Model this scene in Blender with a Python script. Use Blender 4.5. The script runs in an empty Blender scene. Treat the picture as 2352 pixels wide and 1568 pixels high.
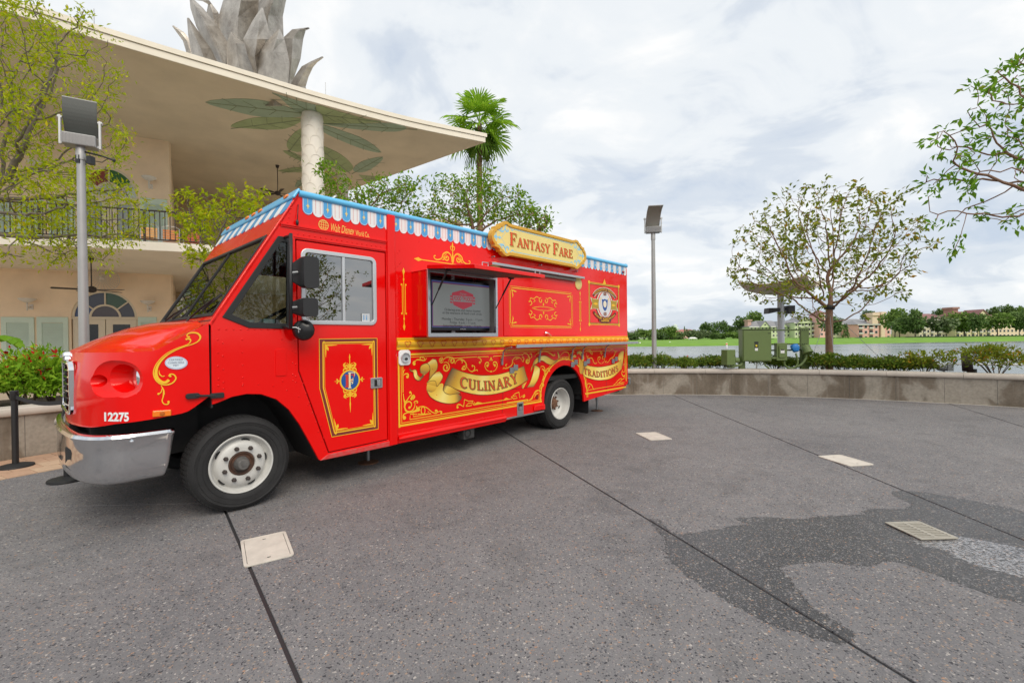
import bpy, bmesh, math, random
import numpy as np
from mathutils import Vector, Matrix
scene = bpy.context.scene
FOC = 1045.3            # focal length in units of a 2352 px wide picture (16 mm on 36 mm)
CAM_H = 1.6
ROLL = math.atan(0.0115); PITCH = -math.atan(7 / FOC)
_cp, _sp = math.cos(PITCH), math.sin(PITCH)
_f = Vector((0, _cp, _sp)); _u0 = Vector((0,-_sp, _cp)); _r0 = Vector((1,0,0))
_c, _s = math.cos(ROLL), math.sin(ROLL)
_r = _c * _r0 - _s * _u0; _u = _s * _r0 + _c * _u0
CAM = Vector((0,0, CAM_H))
cam_data = bpy.data.cameras.new('camera')
cam_data.sensor_width = 36.0; cam_data.lens = 36.0 * FOC / 2352.0
cam_data.clip_start = 0.05; cam_data.clip_end = 6000
cam = bpy.data.objects.new('camera', cam_data)
scene.collection.objects.link(cam)
_m = Matrix((( _r.x, _u.x, -_f.x),(_r.y, _u.y, -_f.y),(_r.z, _u.z, -_f.z))).to_4x4()
_m.translation = CAM
cam.matrix_world = _m
scene.camera = cam
scene.render.engine = 'CYCLES'
SUN_EL, SUN_AZ = 46.0,152.0      # degrees; azimuth clockwise from +Y: behind the camera
world = bpy.data.worlds.new('World'); scene.world = world; world.use_nodes = True
nt = world.node_tree; nt.nodes.clear()
def wn(t, **k):
    n = nt.nodes.new(t)
    for a, b in k.items(): setattr(n, a, b)
    return n
out = wn('ShaderNodeOutputWorld')
sky = wn('ShaderNodeTexSky', sky_type='NISHITA', sun_disc=False)
sky.sun_elevation = math.radians(SUN_EL); sky.sun_rotation = math.radians(SUN_AZ)
sky.air_density = 1.0; sky.dust_density = 1.5; sky.ozone_density = 1.0
bg1 = wn('ShaderNodeBackground'); bg1.inputs['Strength'].default_value = 0.11
nt.links.new(sky.outputs[0], bg1.inputs['Color'])
tc = wn('ShaderNodeTexCoord')
sep = wn('ShaderNodeSeparateXYZ'); nt.links.new(tc.outputs['Generated'], sep.inputs[0])
def wmath(op, a, b=None, c=None):
    n = wn('ShaderNodeMath', operation=op)
    for i, v in enumerate((a, b, c)):
        if v is None: continue
        if isinstance(v, (int, float)): n.inputs[i].default_value = v
        else: nt.links.new(v, n.inputs[i])
    return n.outputs[0]
zz = wmath('ADD', wmath('MAXIMUM', sep.outputs['Z'],0.0),0.30)
px = wmath('DIVIDE', sep.outputs['X'], zz); py = wmath('DIVIDE', sep.outputs['Y'], zz)
comb = wn('ShaderNodeCombineXYZ'); nt.links.new(px, comb.inputs[0]); nt.links.new(py, comb.inputs[1])
comb.inputs[2].default_value = 3.7
def wnoise(scale, detail, rough, dist, vec, off=(0,0,0), stretch=(1,1,1), rot=0.0):
    mp = wn('ShaderNodeMapping'); mp.inputs['Location'].default_value = off; mp.inputs['Scale'].default_value = stretch
    mp.inputs['Rotation'].default_value = (0,0, rot)
    nt.links.new(vec, mp.inputs['Vector'])
    n = wn('ShaderNodeTexNoise'); n.inputs['Scale'].default_value = scale; n.inputs['Detail'].default_value = detail
    n.inputs['Roughness'].default_value = rough; n.inputs['Distortion'].default_value = dist
    nt.links.new(mp.outputs[0], n.inputs['Vector']); return n.outputs['Fac']
big = wnoise(0.55,4,0.5,0.4, comb.outputs[0],(1.3,0.4,0))
puff = wnoise(3.3,9,0.55,0.6, comb.outputs[0],(0,2,0),(1.0,1.15,1),0.5)
wisp = wnoise(1.1,6,0.6,0.8, comb.outputs[0],(4,1,0),(0.9,1.3,1),0.35)
mixv = wmath('ADD', wmath('ADD', wmath('MULTIPLY', big, 0.42), wmath('MULTIPLY', puff, 0.34)), wmath('MULTIPLY', wisp, 0.30))
ramp = wn('ShaderNodeValToRGB'); nt.links.new(mixv, ramp.inputs[0])
cr = ramp.color_ramp; cr.interpolation = 'EASE'
cr.elements[0].position = 0.41; cr.elements[0].color = (0.56,0.63,0.735,1)
cr.elements[1].position = 0.62; cr.elements[1].color = (0.96,0.955,0.94,1)
e = cr.elements.new(0.475); e.color = (0.66,0.715,0.785,1)
e = cr.elements.new(0.53); e.color = (0.80,0.835,0.865,1)
bg2 = wn('ShaderNodeBackground'); bg2.inputs['Strength'].default_value = 0.73
nt.links.new(ramp.outputs[0], bg2.inputs['Color'])
mask = wn('ShaderNodeMapRange'); nt.links.new(mixv, mask.inputs['Value'])
mask.inputs['From Min'].default_value = 0.34; mask.inputs['From Max'].default_value = 0.50
mask.inputs['To Min'].default_value = 0.76; mask.inputs['To Max'].default_value = 0.97
mixs = wn('ShaderNodeMixShader')
nt.links.new(mask.outputs[0], mixs.inputs['Fac']); nt.links.new(bg1.outputs[0], mixs.inputs[1]); nt.links.new(bg2.outputs[0], mixs.inputs[2])
nt.links.new(mixs.outputs[0], out.inputs['Surface'])
sun = bpy.data.lights.new('sun', 'SUN'); sun.energy = 1.5; sun.angle = math.radians(40); sun.color = (1.0,0.92,0.80)
sun_o = bpy.data.objects.new('sun', sun); scene.collection.objects.link(sun_o)
_az, _el = math.radians(SUN_AZ), math.radians(SUN_EL)
_sd = Vector((math.sin(_az) * math.cos(_el), math.cos(_az) * math.cos(_el), math.sin(_el)))
sun_o.rotation_euler = _sd.to_track_quat('Z', 'Y').to_euler()
sun_o.location = (0,0,30)
vs = scene.view_settings
vs.view_transform = 'Standard'; vs.look = 'None'; vs.gamma = 1.0; vs.exposure = 0.60; vs.use_curve_mapping = False
def ray(x, y): return _f + _r * ((x - 1176) / FOC) + _u * ((784 - y) / FOC)
def G(x, y, z=0.0):
    d = ray(x, y); return CAM + d * ((z - CAM_H) / d.z)
def DP(x, y, Y):
    d = ray(x, y); return CAM + d * (Y / d.y)
def PL(x, y, nrm, off):
    d = ray(x, y); return CAM + d * ((off - nrm.dot(CAM)) / nrm.dot(d))
COL = scene.collection
def link(o, parent=None):
    COL.objects.link(o)
    if parent is not None: o.parent = parent
    return o
def tag(o, label, cat, group=None):
    o['label'] = label; o['category'] = cat
    if group: o['group'] = group
    return o
def struct(o): o['kind'] = 'structure'; return o
def stuff(o): o['kind'] = 'stuff'; return o
def thing(name, label, cat, loc=(0,0,0), rz=0.0, group=None):
    o = bpy.data.objects.new(name, None); o.empty_display_size = 0.2
    o.location = loc; o.rotation_euler = (0,0, rz)
    link(o); return tag(o, label, cat, group)
def inst(name, mesh, parent=None, loc=(0,0,0), rot=(0,0,0), sc=(1,1,1)):
    o = bpy.data.objects.new(name, mesh); o.location = loc; o.rotation_euler = rot
    o.scale = sc if hasattr(sc, '__len__') else (sc, sc, sc)
    return link(o, parent)
class MB:
    def __init__(s): s.v = []; s.f = []; s.mi = []; s.m = 0
    def add(s, vs_, fs):
        b = len(s.v); s.v.extend([tuple(p) for p in vs_])
        s.f.extend([tuple(b + i for i in f) for f in fs]); s.mi.extend([s.m] * len(fs)); return s
    def box(s, x0, x1, y0, y1, z0, z1):
        return s.add([(x0, y0, z0),(x1, y0, z0),(x1, y1, z0),(x0, y1, z0),(x0, y0, z1),(x1, y0, z1),(x1, y1, z1),(x0, y1, z1)],
                     [(0,3,2,1),(4,5,6,7),(0,1,5,4),(1,2,6,5),(2,3,7,6),(3,0,4,7)])
    def bar(s, a, b, w, h, up=(0,0,1)):
        a = Vector(a); b = Vector(b); d = (b - a).normalized(); upv = Vector(up)
        if abs(d.dot(upv)) > .98: upv = Vector((0,1,0))
        sd = d.cross(upv).normalized() * (w / 2); uu = sd.cross(d).normalized() * (h / 2)
        P = [a - sd - uu, a + sd - uu, a + sd + uu, a - sd + uu, b - sd - uu, b + sd - uu, b + sd + uu, b - sd + uu]
        return s.add(P, [(0,1,2,3),(7,6,5,4),(0,4,5,1),(1,5,6,2),(2,6,7,3),(3,7,4,0)])
    def tube(s, pts, r, n=8, cap=True, closed=False):
        pts = [Vector(p) for p in pts]; k = len(pts)
        rs = r if hasattr(r, '__len__') else [r] * k
        b = len(s.v); prev = None
        for i, p in enumerate(pts):
            if closed: d = pts[(i + 1) % k] - pts[i - 1]
            else: d = pts[min(i + 1, k - 1)] - pts[max(i - 1,0)]
            d = d.normalized() if d.length > 1e-9 else Vector((0,0,1))
            if prev is None:
                a = Vector((0,0,1)) if abs(d.z) < .9 else Vector((1,0,0)); x = d.cross(a).normalized()
            else:
                x = prev - d * prev.dot(d); x = x.normalized() if x.length > 1e-6 else d.orthogonal().normalized()
            prev = x; y = d.cross(x)
            for j in range(n):
                t = 2 * math.pi * j / n; s.v.append(tuple(p + (x * math.cos(t) + y * math.sin(t)) * rs[i]))
        m = k if closed else k - 1
        for i in range(m):
            i2 = (i + 1) % k
            for j in range(n):
                s.f.append((b + i * n + j, b + i * n + (j + 1) % n, b + i2 * n + (j + 1) % n, b + i2 * n + j)); s.mi.append(s.m)
        if cap and not closed:
            s.f.append(tuple(b + j for j in range(n - 1,-1,-1))); s.mi.append(s.m)
            s.f.append(tuple(b + (k - 1) * n + j for j in range(n))); s.mi.append(s.m)
        return s
    def lathe(s, prof, o=(0,0,0), ax=(0,0,1), n=32, closed=False, cap0=True):
        ax = Vector(ax).normalized(); o = Vector(o)
        x = ax.orthogonal().normalized(); y = ax.cross(x); b = len(s.v)
        for (r, h) in prof:
            for j in range(n):
                t = 2 * math.pi * j / n; s.v.append(tuple(o + ax * h + (x * math.cos(t) + y * math.sin(t)) * r))
        k = len(prof); m = k if closed else k - 1
        for i in range(m):
            i2 = (i + 1) % k
            for j in range(n):
                s.f.append((b + i * n + j, b + i * n + (j + 1) % n, b + i2 * n + (j + 1) % n, b + i2 * n + j)); s.mi.append(s.m)
        if not closed:
            if cap0 and prof[0][0] > 1e-6: s.f.append(tuple(b + j for j in range(n - 1,-1,-1))); s.mi.append(s.m)
            if prof[-1][0] > 1e-6: s.f.append(tuple(b + (k - 1) * n + j for j in range(n))); s.mi.append(s.m)
        return s
    def prism(s, pts, fn, d0, d1):
        k = len(pts); b = len(s.v)
        s.v.extend([tuple(fn(a, c, d0)) for a, c in pts]); s.v.extend([tuple(fn(a, c, d1)) for a, c in pts])
        fs = [tuple(b + i for i in range(k - 1,-1,-1)), tuple(b + k + i for i in range(k))]
        fs += [(b + i, b + (i + 1) % k, b + k + (i + 1) % k, b + k + i) for i in range(k)]
        s.f.extend(fs); s.mi.extend([s.m] * len(fs)); return s
    def ball(s, c, r, n=8, m=5, sc=(1,1,1)):
        b = len(s.v)
        for i in range(m + 1):
            th = math.pi * i / m
            for j in range(n):
                ph = 2 * math.pi * j / n
                s.v.append((c[0] + r * sc[0] * math.sin(th) * math.cos(ph), c[1] + r * sc[1] * math.sin(th) * math.sin(ph), c[2] + r * sc[2] * math.cos(th)))
        for i in range(m):
            for j in range(n):
                s.f.append((b + i * n + j, b + (i + 1) * n + j, b + (i + 1) * n + (j + 1) % n, b + i * n + (j + 1) % n)); s.mi.append(s.m)
        return s
    def mesh(s, name, mat, smooth=False):
        me = bpy.data.meshes.new(name); me.from_pydata(s.v, [], s.f)
        mats = mat if isinstance(mat, (list, tuple)) else [mat]
        for m_ in mats: me.materials.append(m_)
        if len(mats) > 1: me.polygons.foreach_set('material_index', s.mi)
        if smooth:
            me.polygons.foreach_set('use_smooth', [True] * len(me.polygons))
        me.update(); return me
    def build(s, name, mat, parent=None, smooth=False, bevel=0.0, seg=2, solid=0.0, fix=True, auto=None):
        me = s.mesh(name, mat, smooth)
        if fix:
            bm = bmesh.new(); bm.from_mesh(me); bmesh.ops.remove_doubles(bm, verts=bm.verts, dist=1e-5)
            bmesh.ops.recalc_face_normals(bm, faces=bm.faces); bm.to_mesh(me); bm.free()
        if auto is not None:
            me.polygons.foreach_set('use_smooth', [True] * len(me.polygons)); me.set_sharp_from_angle(angle=math.radians(auto))
        o = bpy.data.objects.new(name, me); link(o, parent)
        if solid:
            md = o.modifiers.new('solid', 'SOLIDIFY'); md.thickness = solid; md.offset = 0
        if bevel:
            md = o.modifiers.new('bevel', 'BEVEL'); md.width = bevel; md.segments = seg; md.limit_method = 'ANGLE'; md.angle_limit = math.radians(35)
        return o
def plate(name, mat, rings, fn, d0, d1, parent=None, bevel=0.0, auto=None):
    """flat sheet with holes: rings[0] outer, others holes, in (a,b); fn(a,b,d) -> xyz; faces at depth d0 and d1"""
    bm = bmesh.new(); edges = []
    for rg in rings:
        vs_ = [bm.verts.new((p[0], p[1],0)) for p in rg]
        for i in range(len(vs_)): edges.append(bm.edges.new((vs_[i], vs_[(i + 1) % len(vs_)])))
    bmesh.ops.triangle_fill(bm, use_beauty=True, use_dissolve=False, edges=edges, normal=(0,0,1))
    bmesh.ops.recalc_face_normals(bm, faces=bm.faces)
    bmesh.ops.dissolve_limit(bm, angle_limit=0.01, verts=bm.verts, edges=bm.edges)
    if abs(d1 - d0) > 1e-9:
        r = bmesh.ops.extrude_face_region(bm, geom=list(bm.faces))
        for g_ in r['geom']:
            if isinstance(g_, bmesh.types.BMVert): g_.co.z = 1
    for v in bm.verts:
        v.co = Vector(fn(v.co.x, v.co.y, d0 if v.co.z < .5 else d1))
    bmesh.ops.recalc_face_normals(bm, faces=bm.faces)
    me = bpy.data.meshes.new(name); bm.to_mesh(me); bm.free(); me.materials.append(mat)
    o = bpy.data.objects.new(name, me); link(o, parent)
    if bevel:
        md = o.modifiers.new('bevel', 'BEVEL'); md.width = bevel; md.segments = 2; md.limit_method = 'ANGLE'; md.angle_limit = math.radians(35)
    return o
def circ(cx, cy, rx, ry=None, n=24, a0=0, a1=360):
    ry = rx if ry is None else ry; full = abs(a1 - a0) >= 360
    return [(cx + rx * math.cos(math.radians(a0 + (a1 - a0) * i / (n if full else n - 1))),cy + ry * math.sin(math.radians(a0 + (a1 - a0) * i / (n if full else n - 1)))) for i in range(n)]
def rrect(x0, x1, y0, y1, r, n=5):
    P = []
    for cx, cy, a in ((x1 - r, y1 - r, 0),(x0 + r, y1 - r, 90),(x0 + r, y0 + r, 180),(x1 - r, y0 + r, 270)):
        P += [(cx + r * math.cos(math.radians(a + 90 * i / (n - 1))), cy + r * math.sin(math.radians(a + 90 * i / (n - 1)))) for i in range(n)]
    return P
def cat(pts, n=6, closed=False):
    """smooth curve through 2D/3D points"""
    P = [Vector(p) for p in pts]; k = len(P); R = []
    for i in range(k if closed else k - 1):
        p0 = P[(i - 1) % k] if closed or i > 0 else P[0] * 2 - P[1]; p1 = P[i]; p2 = P[(i + 1) % k]
        p3 = P[(i + 2) % k] if closed or i + 2 < k else P[-1] * 2 - P[-2]
        for j in range(n):
            t = j / n; t2 = t * t; t3 = t2 * t
            R.append(0.5 * ((2 * p1) + (p2 - p0) * t + (2 * p0 - 5 * p1 + 4 * p2 - p3) * t2 + (3 * p1 - p0 - 3 * p2 + p3) * t3))
    if not closed: R.append(P[-1])
    return R
MATS = {}
def M(name,col=(.5,.5,.5),rough=.5,metal=0.0,coat=0.0,var=0.0,vscale=4.0,bump=0.0,bscale=40.0,spec=.5,emit=0.0,col2=None,detail=6.0,stretch=(1,1,1),rvar=0.0):
    if name in MATS: return MATS[name]
    m = bpy.data.materials.new(name); m.use_nodes = True; t = m.node_tree; b = t.nodes['Principled BSDF']
    b.inputs['Base Color'].default_value = (*col, 1); b.inputs['Roughness'].default_value = rough
    b.inputs['Metallic'].default_value = metal; b.inputs['Specular IOR Level'].default_value = spec
    if coat: b.inputs['Coat Weight'].default_value = coat; b.inputs['Coat Roughness'].default_value = .03
    if emit:
        b.inputs['Emission Color'].default_value = (*col, 1); b.inputs['Emission Strength'].default_value = emit
    if var or bump or rvar:
        c = t.nodes.new('ShaderNodeTexCoord'); mp = t.nodes.new('ShaderNodeMapping'); mp.inputs['Scale'].default_value = stretch
        t.links.new(c.outputs['Object'], mp.inputs['Vector'])
    if var or rvar:
        n = t.nodes.new('ShaderNodeTexNoise'); n.inputs['Scale'].default_value = vscale; n.inputs['Detail'].default_value = detail; n.inputs['Roughness'].default_value = .6
        t.links.new(mp.outputs[0], n.inputs['Vector'])
        r = t.nodes.new('ShaderNodeMapRange'); r.inputs['From Min'].default_value = .3; r.inputs['From Max'].default_value = .7
        t.links.new(n.outputs['Fac'], r.inputs['Value'])
        if var:
            x = t.nodes.new('ShaderNodeMix'); x.data_type = 'RGBA'
            c2 = col2 or tuple(max(0, v * (1 - var)) for v in col); c1 = col if col2 else tuple(min(1, v * (1 + var * .6)) for v in col)
            x.inputs['A'].default_value = (*c2,1); x.inputs['B'].default_value = (*c1,1)
            t.links.new(r.outputs[0], x.inputs['Factor']); t.links.new(x.outputs['Result'], b.inputs['Base Color'])
        if rvar:
            r2 = t.nodes.new('ShaderNodeMapRange'); t.links.new(n.outputs['Fac'], r2.inputs['Value'])
            r2.inputs['From Min'].default_value = .3; r2.inputs['From Max'].default_value = .7
            r2.inputs['To Min'].default_value = max(0, rough - rvar); r2.inputs['To Max'].default_value = min(1, rough + rvar)
            t.links.new(r2.outputs[0], b.inputs['Roughness'])
    if bump:
        n2 = t.nodes.new('ShaderNodeTexNoise'); n2.inputs['Scale'].default_value = bscale; n2.inputs['Detail'].default_value = 5
        t.links.new(mp.outputs[0], n2.inputs['Vector'])
        bp = t.nodes.new('ShaderNodeBump'); bp.inputs['Strength'].default_value = bump; bp.inputs['Distance'].default_value = .02
        t.links.new(n2.outputs['Fac'], bp.inputs['Height']); t.links.new(bp.outputs[0], b.inputs['Normal'])
    MATS[name] = m; return m
def leafmat(name, c1, c2, c3=None, trans=.35):
    if name in MATS: return MATS[name]
    m = bpy.data.materials.new(name); m.use_nodes = True; t = m.node_tree; b = t.nodes['Principled BSDF']
    g = t.nodes.new('ShaderNodeNewGeometry'); r = t.nodes.new('ShaderNodeValToRGB')
    r.color_ramp.elements[0].color = (*c1,1); r.color_ramp.elements[1].color = (*c2,1)
    if c3 is not None:
        r.color_ramp.elements[1].position = .88; e_ = r.color_ramp.elements.new(1.0); e_.color = (*c3,1)
    t.links.new(g.outputs['Random Per Island'], r.inputs[0]); t.links.new(r.outputs[0], b.inputs['Base Color'])
    b.inputs['Roughness'].default_value = .65; b.inputs['Specular IOR Level'].default_value = .12
    tr = t.nodes.new('ShaderNodeBsdfTranslucent'); t.links.new(r.outputs[0], tr.inputs['Color'])
    mx = t.nodes.new('ShaderNodeMixShader'); mx.inputs[0].default_value = trans
    t.links.new(b.outputs[0], mx.inputs[1]); t.links.new(tr.outputs[0], mx.inputs[2])
    t.links.new(mx.outputs[0], t.nodes['Material Output'].inputs['Surface']); MATS[name] = m; return m
def glassmat(name, tint=(.8,.85,.85), refl_ior=1.5, dark=0.0, rough=0.0):
    if name in MATS: return MATS[name]
    m = bpy.data.materials.new(name); m.use_nodes = True; t = m.node_tree; t.nodes.remove(t.nodes['Principled BSDF'])
    tr = t.nodes.new('ShaderNodeBsdfTransparent'); tr.inputs[0].default_value = (*tint, 1)
    gl = t.nodes.new('ShaderNodeBsdfGlossy'); gl.inputs['Roughness'].default_value = rough
    fr = t.nodes.new('ShaderNodeFresnel'); fr.inputs['IOR'].default_value = refl_ior
    mx = t.nodes.new('ShaderNodeMixShader'); t.links.new(fr.outputs[0], mx.inputs[0]); t.links.new(tr.outputs[0], mx.inputs[1]); t.links.new(gl.outputs[0], mx.inputs[2])
    t.links.new(mx.outputs[0], t.nodes['Material Output'].inputs['Surface']); MATS[name] = m; return m
RED = M('truck_red_paint', (.80,.003,.003),.10, rvar=.04, vscale=3, spec=.8, bump=.10, bscale=1.6)
RED.node_tree.nodes['Principled BSDF'].inputs['Specular Tint'].default_value = (1,.52,.45,1)
RED2 = M('truck_red_vinyl', (.76,.012,.016),.38, coat=.35)
GOLD = M('gold_print', (.86,.50,.02),.4)
GOLDY = M('yellow_trim_paint', (.84,.47,.015),.35, coat=.4)
MAROON = M('maroon_print', (.19,.025,.02),.4)
BLUE = M('sky_blue_paint', (.07,.36,.70),.35, coat=.4)
BLUET = M('cyan_trim_paint', (.12,.50,.82),.35, coat=.4)
BLUED = M('deep_blue_print', (.01,.08,.32),.4)
LBLUE = M('pale_blue_print', (.28,.60,.80),.45)
WHITE = M('white_print', (.80,.80,.79),.4)
CREAM = M('cream_sign_paint', (.84,.68,.24),.45, var=.06, vscale=3)
BLACK = M('black_rubber', (.014,.014,.015),.6, bump=.1, bscale=120)
BLKP = M('black_plastic', (.02,.02,.021),.45)
DARK = M('dark_chassis', (.012,.012,.012),.75, var=.4, vscale=8)
TYRE = M('tyre_rubber', (.018,.0175,.018),.78, var=.35, vscale=6, bump=.25, bscale=90)
RIMW = M('white_wheel_paint', (.56,.55,.52),.4, var=.1, vscale=9)
CHROME = M('chrome', (.82,.83,.85),.06, metal=1.0)
CHROMEW = M('chrome_worn', (.72,.73,.75),.10, metal=1.0, bump=.03, bscale=4, rvar=.05, vscale=6)
ALU = M('aluminium', (.60,.60,.61),.33, metal=1.0, rvar=.08, vscale=12)
ALUP = M('pale_aluminium_frame', (.62,.64,.66),.4, metal=.6)
STEEL = M('galvanised_steel', (.36,.37,.38),.42, metal=.8, var=.2, vscale=10)
RUST = M('rusty_iron', (.16,.075,.04),.8, var=.5, vscale=18)
ORANGE = M('amber_lens', (.85,.20,.005),.2, coat=.6)
REDLENS = M('red_lens', (.30,.004,.006),.15, coat=.6)
GLASS = glassmat('window_glass', (.80,.85,.83),1.5)
GLASSD = glassmat('dark_window_glass', (.12,.13,.13),4.2)
GLASSW = glassmat('windscreen_glass', (.70,.74,.72),8.0)
PANE = M('dark_pane', (.01,.011,.012),.04)
# ================================================================== ground, plaza, water
CTR = Vector((3.0,0.7,0)); RW = 11.93
def pol(r, deg, z=0.0): return Vector((CTR.x + r * math.cos(math.radians(deg)), CTR.y + r * math.sin(math.radians(deg)), z))
def aggregate(name, wet=0.0, puddle=False):
    if name in MATS: return MATS[name]
    m = bpy.data.materials.new(name); m.use_nodes = True; t = m.node_tree; b = t.nodes['Principled BSDF']
    L = t.links.new; N = t.nodes.new
    c = N('ShaderNodeTexCoord')
    nz = N('ShaderNodeTexNoise'); nz.inputs['Scale'].default_value = 55; nz.inputs['Detail'].default_value = 2; L(c.outputs['Object'], nz.inputs['Vector'])
    ad = N('ShaderNodeMix'); ad.data_type = 'VECTOR'; ad.inputs['Factor'].default_value = .02
    L(c.outputs['Object'], ad.inputs['A']); L(nz.outputs['Color'], ad.inputs['B'])
    def stones(scale, keep):
        v = N('ShaderNodeTexVoronoi'); v.inputs['Scale'].default_value = scale; v.inputs['Randomness'].default_value = 1.0; L(ad.outputs['Result'], v.inputs['Vector'])
        sp = N('ShaderNodeSeparateColor'); L(v.outputs['Color'], sp.inputs[0])
        rp = N('ShaderNodeValToRGB'); rp.color_ramp.interpolation = 'CONSTANT'; L(sp.outputs[0], rp.inputs[0])
        els = rp.color_ramp.elements
        cols = [(0,(.055,.055,.062)),(.20,(.10,.10,.11)),(.36,(.19,.185,.19)),(.58,(.27,.255,.25)),(.70,(.31,.24,.19)),(.80,(.22,.21,.22)),(.9,(.40,.375,.35)),(.965,(.36,.22,.15))]
        els[0].color = (*cols[0][1],1); els[1].position = cols[1][0]; els[1].color = (*cols[1][1],1)
        for p_, c_ in cols[2:]: e_ = els.new(p_); e_.color = (*c_, 1)
        th = N('ShaderNodeMath'); th.operation = 'MULTIPLY_ADD'; L(sp.outputs[1], th.inputs[0]); th.inputs[1].default_value = .55; th.inputs[2].default_value = keep - .3
        lt = N('ShaderNodeMapRange'); L(v.outputs['Distance'], lt.inputs['Value']); lt.inputs['From Max'].default_value = .0
        df = N('ShaderNodeMath'); df.operation = 'SUBTRACT'; L(th.outputs[0], df.inputs[0]); L(v.outputs['Distance'], df.inputs[1])
        mk = N('ShaderNodeMapRange'); L(df.outputs[0], mk.inputs['Value']); mk.inputs['From Min'].default_value = -.02; mk.inputs['From Max'].default_value = .06
        return rp.outputs[0], mk.outputs[0]
    c1, m1 = stones(70,.33); c2, m2 = stones(130,.32)
    n1 = N('ShaderNodeTexNoise'); n1.inputs['Scale'].default_value = .55; n1.inputs['Detail'].default_value = 6; n1.inputs['Roughness'].default_value = .6; L(c.outputs['Object'], n1.inputs['Vector'])
    n3 = N('ShaderNodeTexNoise'); n3.inputs['Scale'].default_value = 9; n3.inputs['Detail'].default_value = 5; L(c.outputs['Object'], n3.inputs['Vector'])
    pr = N('ShaderNodeValToRGB'); pr.color_ramp.elements[0].position = .32; pr.color_ramp.elements[1].position = .70
    pr.color_ramp.elements[0].color = (.138,.138,.145,1); pr.color_ramp.elements[1].color = (.232,.226,.226,1)
    av = N('ShaderNodeMath'); av.operation = 'MULTIPLY_ADD'; L(n3.outputs['Fac'], av.inputs[0]); av.inputs[1].default_value = .35
    ml = N('ShaderNodeMath'); ml.operation = 'MULTIPLY'; L(n1.outputs['Fac'], ml.inputs[0]); ml.inputs[1].default_value = .65; L(ml.outputs[0], av.inputs[2]); L(av.outputs[0], pr.inputs[0])
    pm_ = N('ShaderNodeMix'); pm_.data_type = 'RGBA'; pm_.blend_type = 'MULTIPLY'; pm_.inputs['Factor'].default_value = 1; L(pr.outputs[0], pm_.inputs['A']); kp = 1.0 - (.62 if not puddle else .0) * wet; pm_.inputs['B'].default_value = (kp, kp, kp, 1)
    x1 = N('ShaderNodeMix'); x1.data_type = 'RGBA'; L(m2, x1.inputs['Factor']); L(pm_.outputs['Result'], x1.inputs['A']); L(c2, x1.inputs['B'])
    x2 = N('ShaderNodeMix'); x2.data_type = 'RGBA'; L(m1, x2.inputs['Factor']); L(x1.outputs['Result'], x2.inputs['A']); L(c1, x2.inputs['B'])
    sv = N('ShaderNodeTexVoronoi'); sv.inputs['Scale'].default_value = .75; L(c.outputs['Object'], sv.inputs['Vector'])
    tn = N('ShaderNodeTexNoise'); tn.inputs['Scale'].default_value = 1.7; tn.inputs['Detail'].default_value = 7; tn.inputs['Roughness'].default_value = .65; tn.inputs['Distortion'].default_value = 1.2; L(c.outputs['Object'], tn.inputs['Vector'])
    tr2 = N('ShaderNodeMapRange'); tr2.inputs['From Min'].default_value = .34; tr2.inputs['From Max'].default_value = .48; tr2.inputs['To Min'].default_value = .84; tr2.inputs['To Max'].default_value = 1.0; L(tn.outputs['Fac'], tr2.inputs['Value'])
    sr = N('ShaderNodeMapRange'); L(sv.outputs['Distance'], sr.inputs['Value']); sr.inputs['From Min'].default_value = .012; sr.inputs['From Max'].default_value = .03; sr.inputs['To Min'].default_value = .35; sr.inputs['To Max'].default_value = 1.0
    x3 = N('ShaderNodeMix'); x3.data_type = 'RGBA'; x3.blend_type = 'MULTIPLY'; x3.inputs['Factor'].default_value = 1; L(x2.outputs['Result'], x3.inputs['A'])
    sm_ = N('ShaderNodeMath'); sm_.operation = 'MULTIPLY'; L(sr.outputs[0], sm_.inputs[0]); L(tr2.outputs[0], sm_.inputs[1]); L(sm_.outputs[0], x3.inputs['B'])
    dk = N('ShaderNodeMix'); dk.data_type = 'RGBA'; dk.blend_type = 'MULTIPLY'; dk.inputs['Factor'].default_value = 1; L(x3.outputs['Result'], dk.inputs['A'])
    k = 1.0 - (.20 if not puddle else -.25) * wet; dk.inputs['B'].default_value = (k, k * .985, k * .98,1)  # puddle: base colour brightened to paint in the sky's pale reflection
    L(dk.outputs['Result'], b.inputs['Base Color'])
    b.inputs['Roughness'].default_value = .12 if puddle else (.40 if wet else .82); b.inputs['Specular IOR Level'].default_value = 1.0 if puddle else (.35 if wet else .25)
    hs = N('ShaderNodeMath'); hs.operation = 'ADD'; L(m1, hs.inputs[0]); L(n3.outputs['Fac'], hs.inputs[1])
    if not puddle:
        bp = N('ShaderNodeBump'); bp.inputs['Strength'].default_value = .35 if not wet else .3; bp.inputs['Distance'].default_value = .006; L(hs.outputs[0], bp.inputs['Height']); L(bp.outputs[0], b.inputs['Normal'])
    if wet:   # ragged, grainy rim of the wet area
        ea = N('ShaderNodeAttribute'); ea.attribute_name = 'edge'
        en = N('ShaderNodeTexNoise'); en.inputs['Scale'].default_value = 26 if not puddle else 40; en.inputs['Detail'].default_value = 5; en.inputs['Roughness'].default_value = .7; L(c.outputs['Object'], en.inputs['Vector'])
        er = N('ShaderNodeMapRange'); er.inputs['From Min'].default_value = .28; er.inputs['From Max'].default_value = .72; L(en.outputs['Fac'], er.inputs['Value'])
        gt = N('ShaderNodeMath'); gt.operation = 'SUBTRACT'; es = N('ShaderNodeMath'); es.operation = 'MULTIPLY'; L(ea.outputs['Fac'], es.inputs[0]); es.inputs[1].default_value = .56 if puddle else 1.25; L(es.outputs[0], gt.inputs[0]); L(er.outputs[0], gt.inputs[1])
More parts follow.
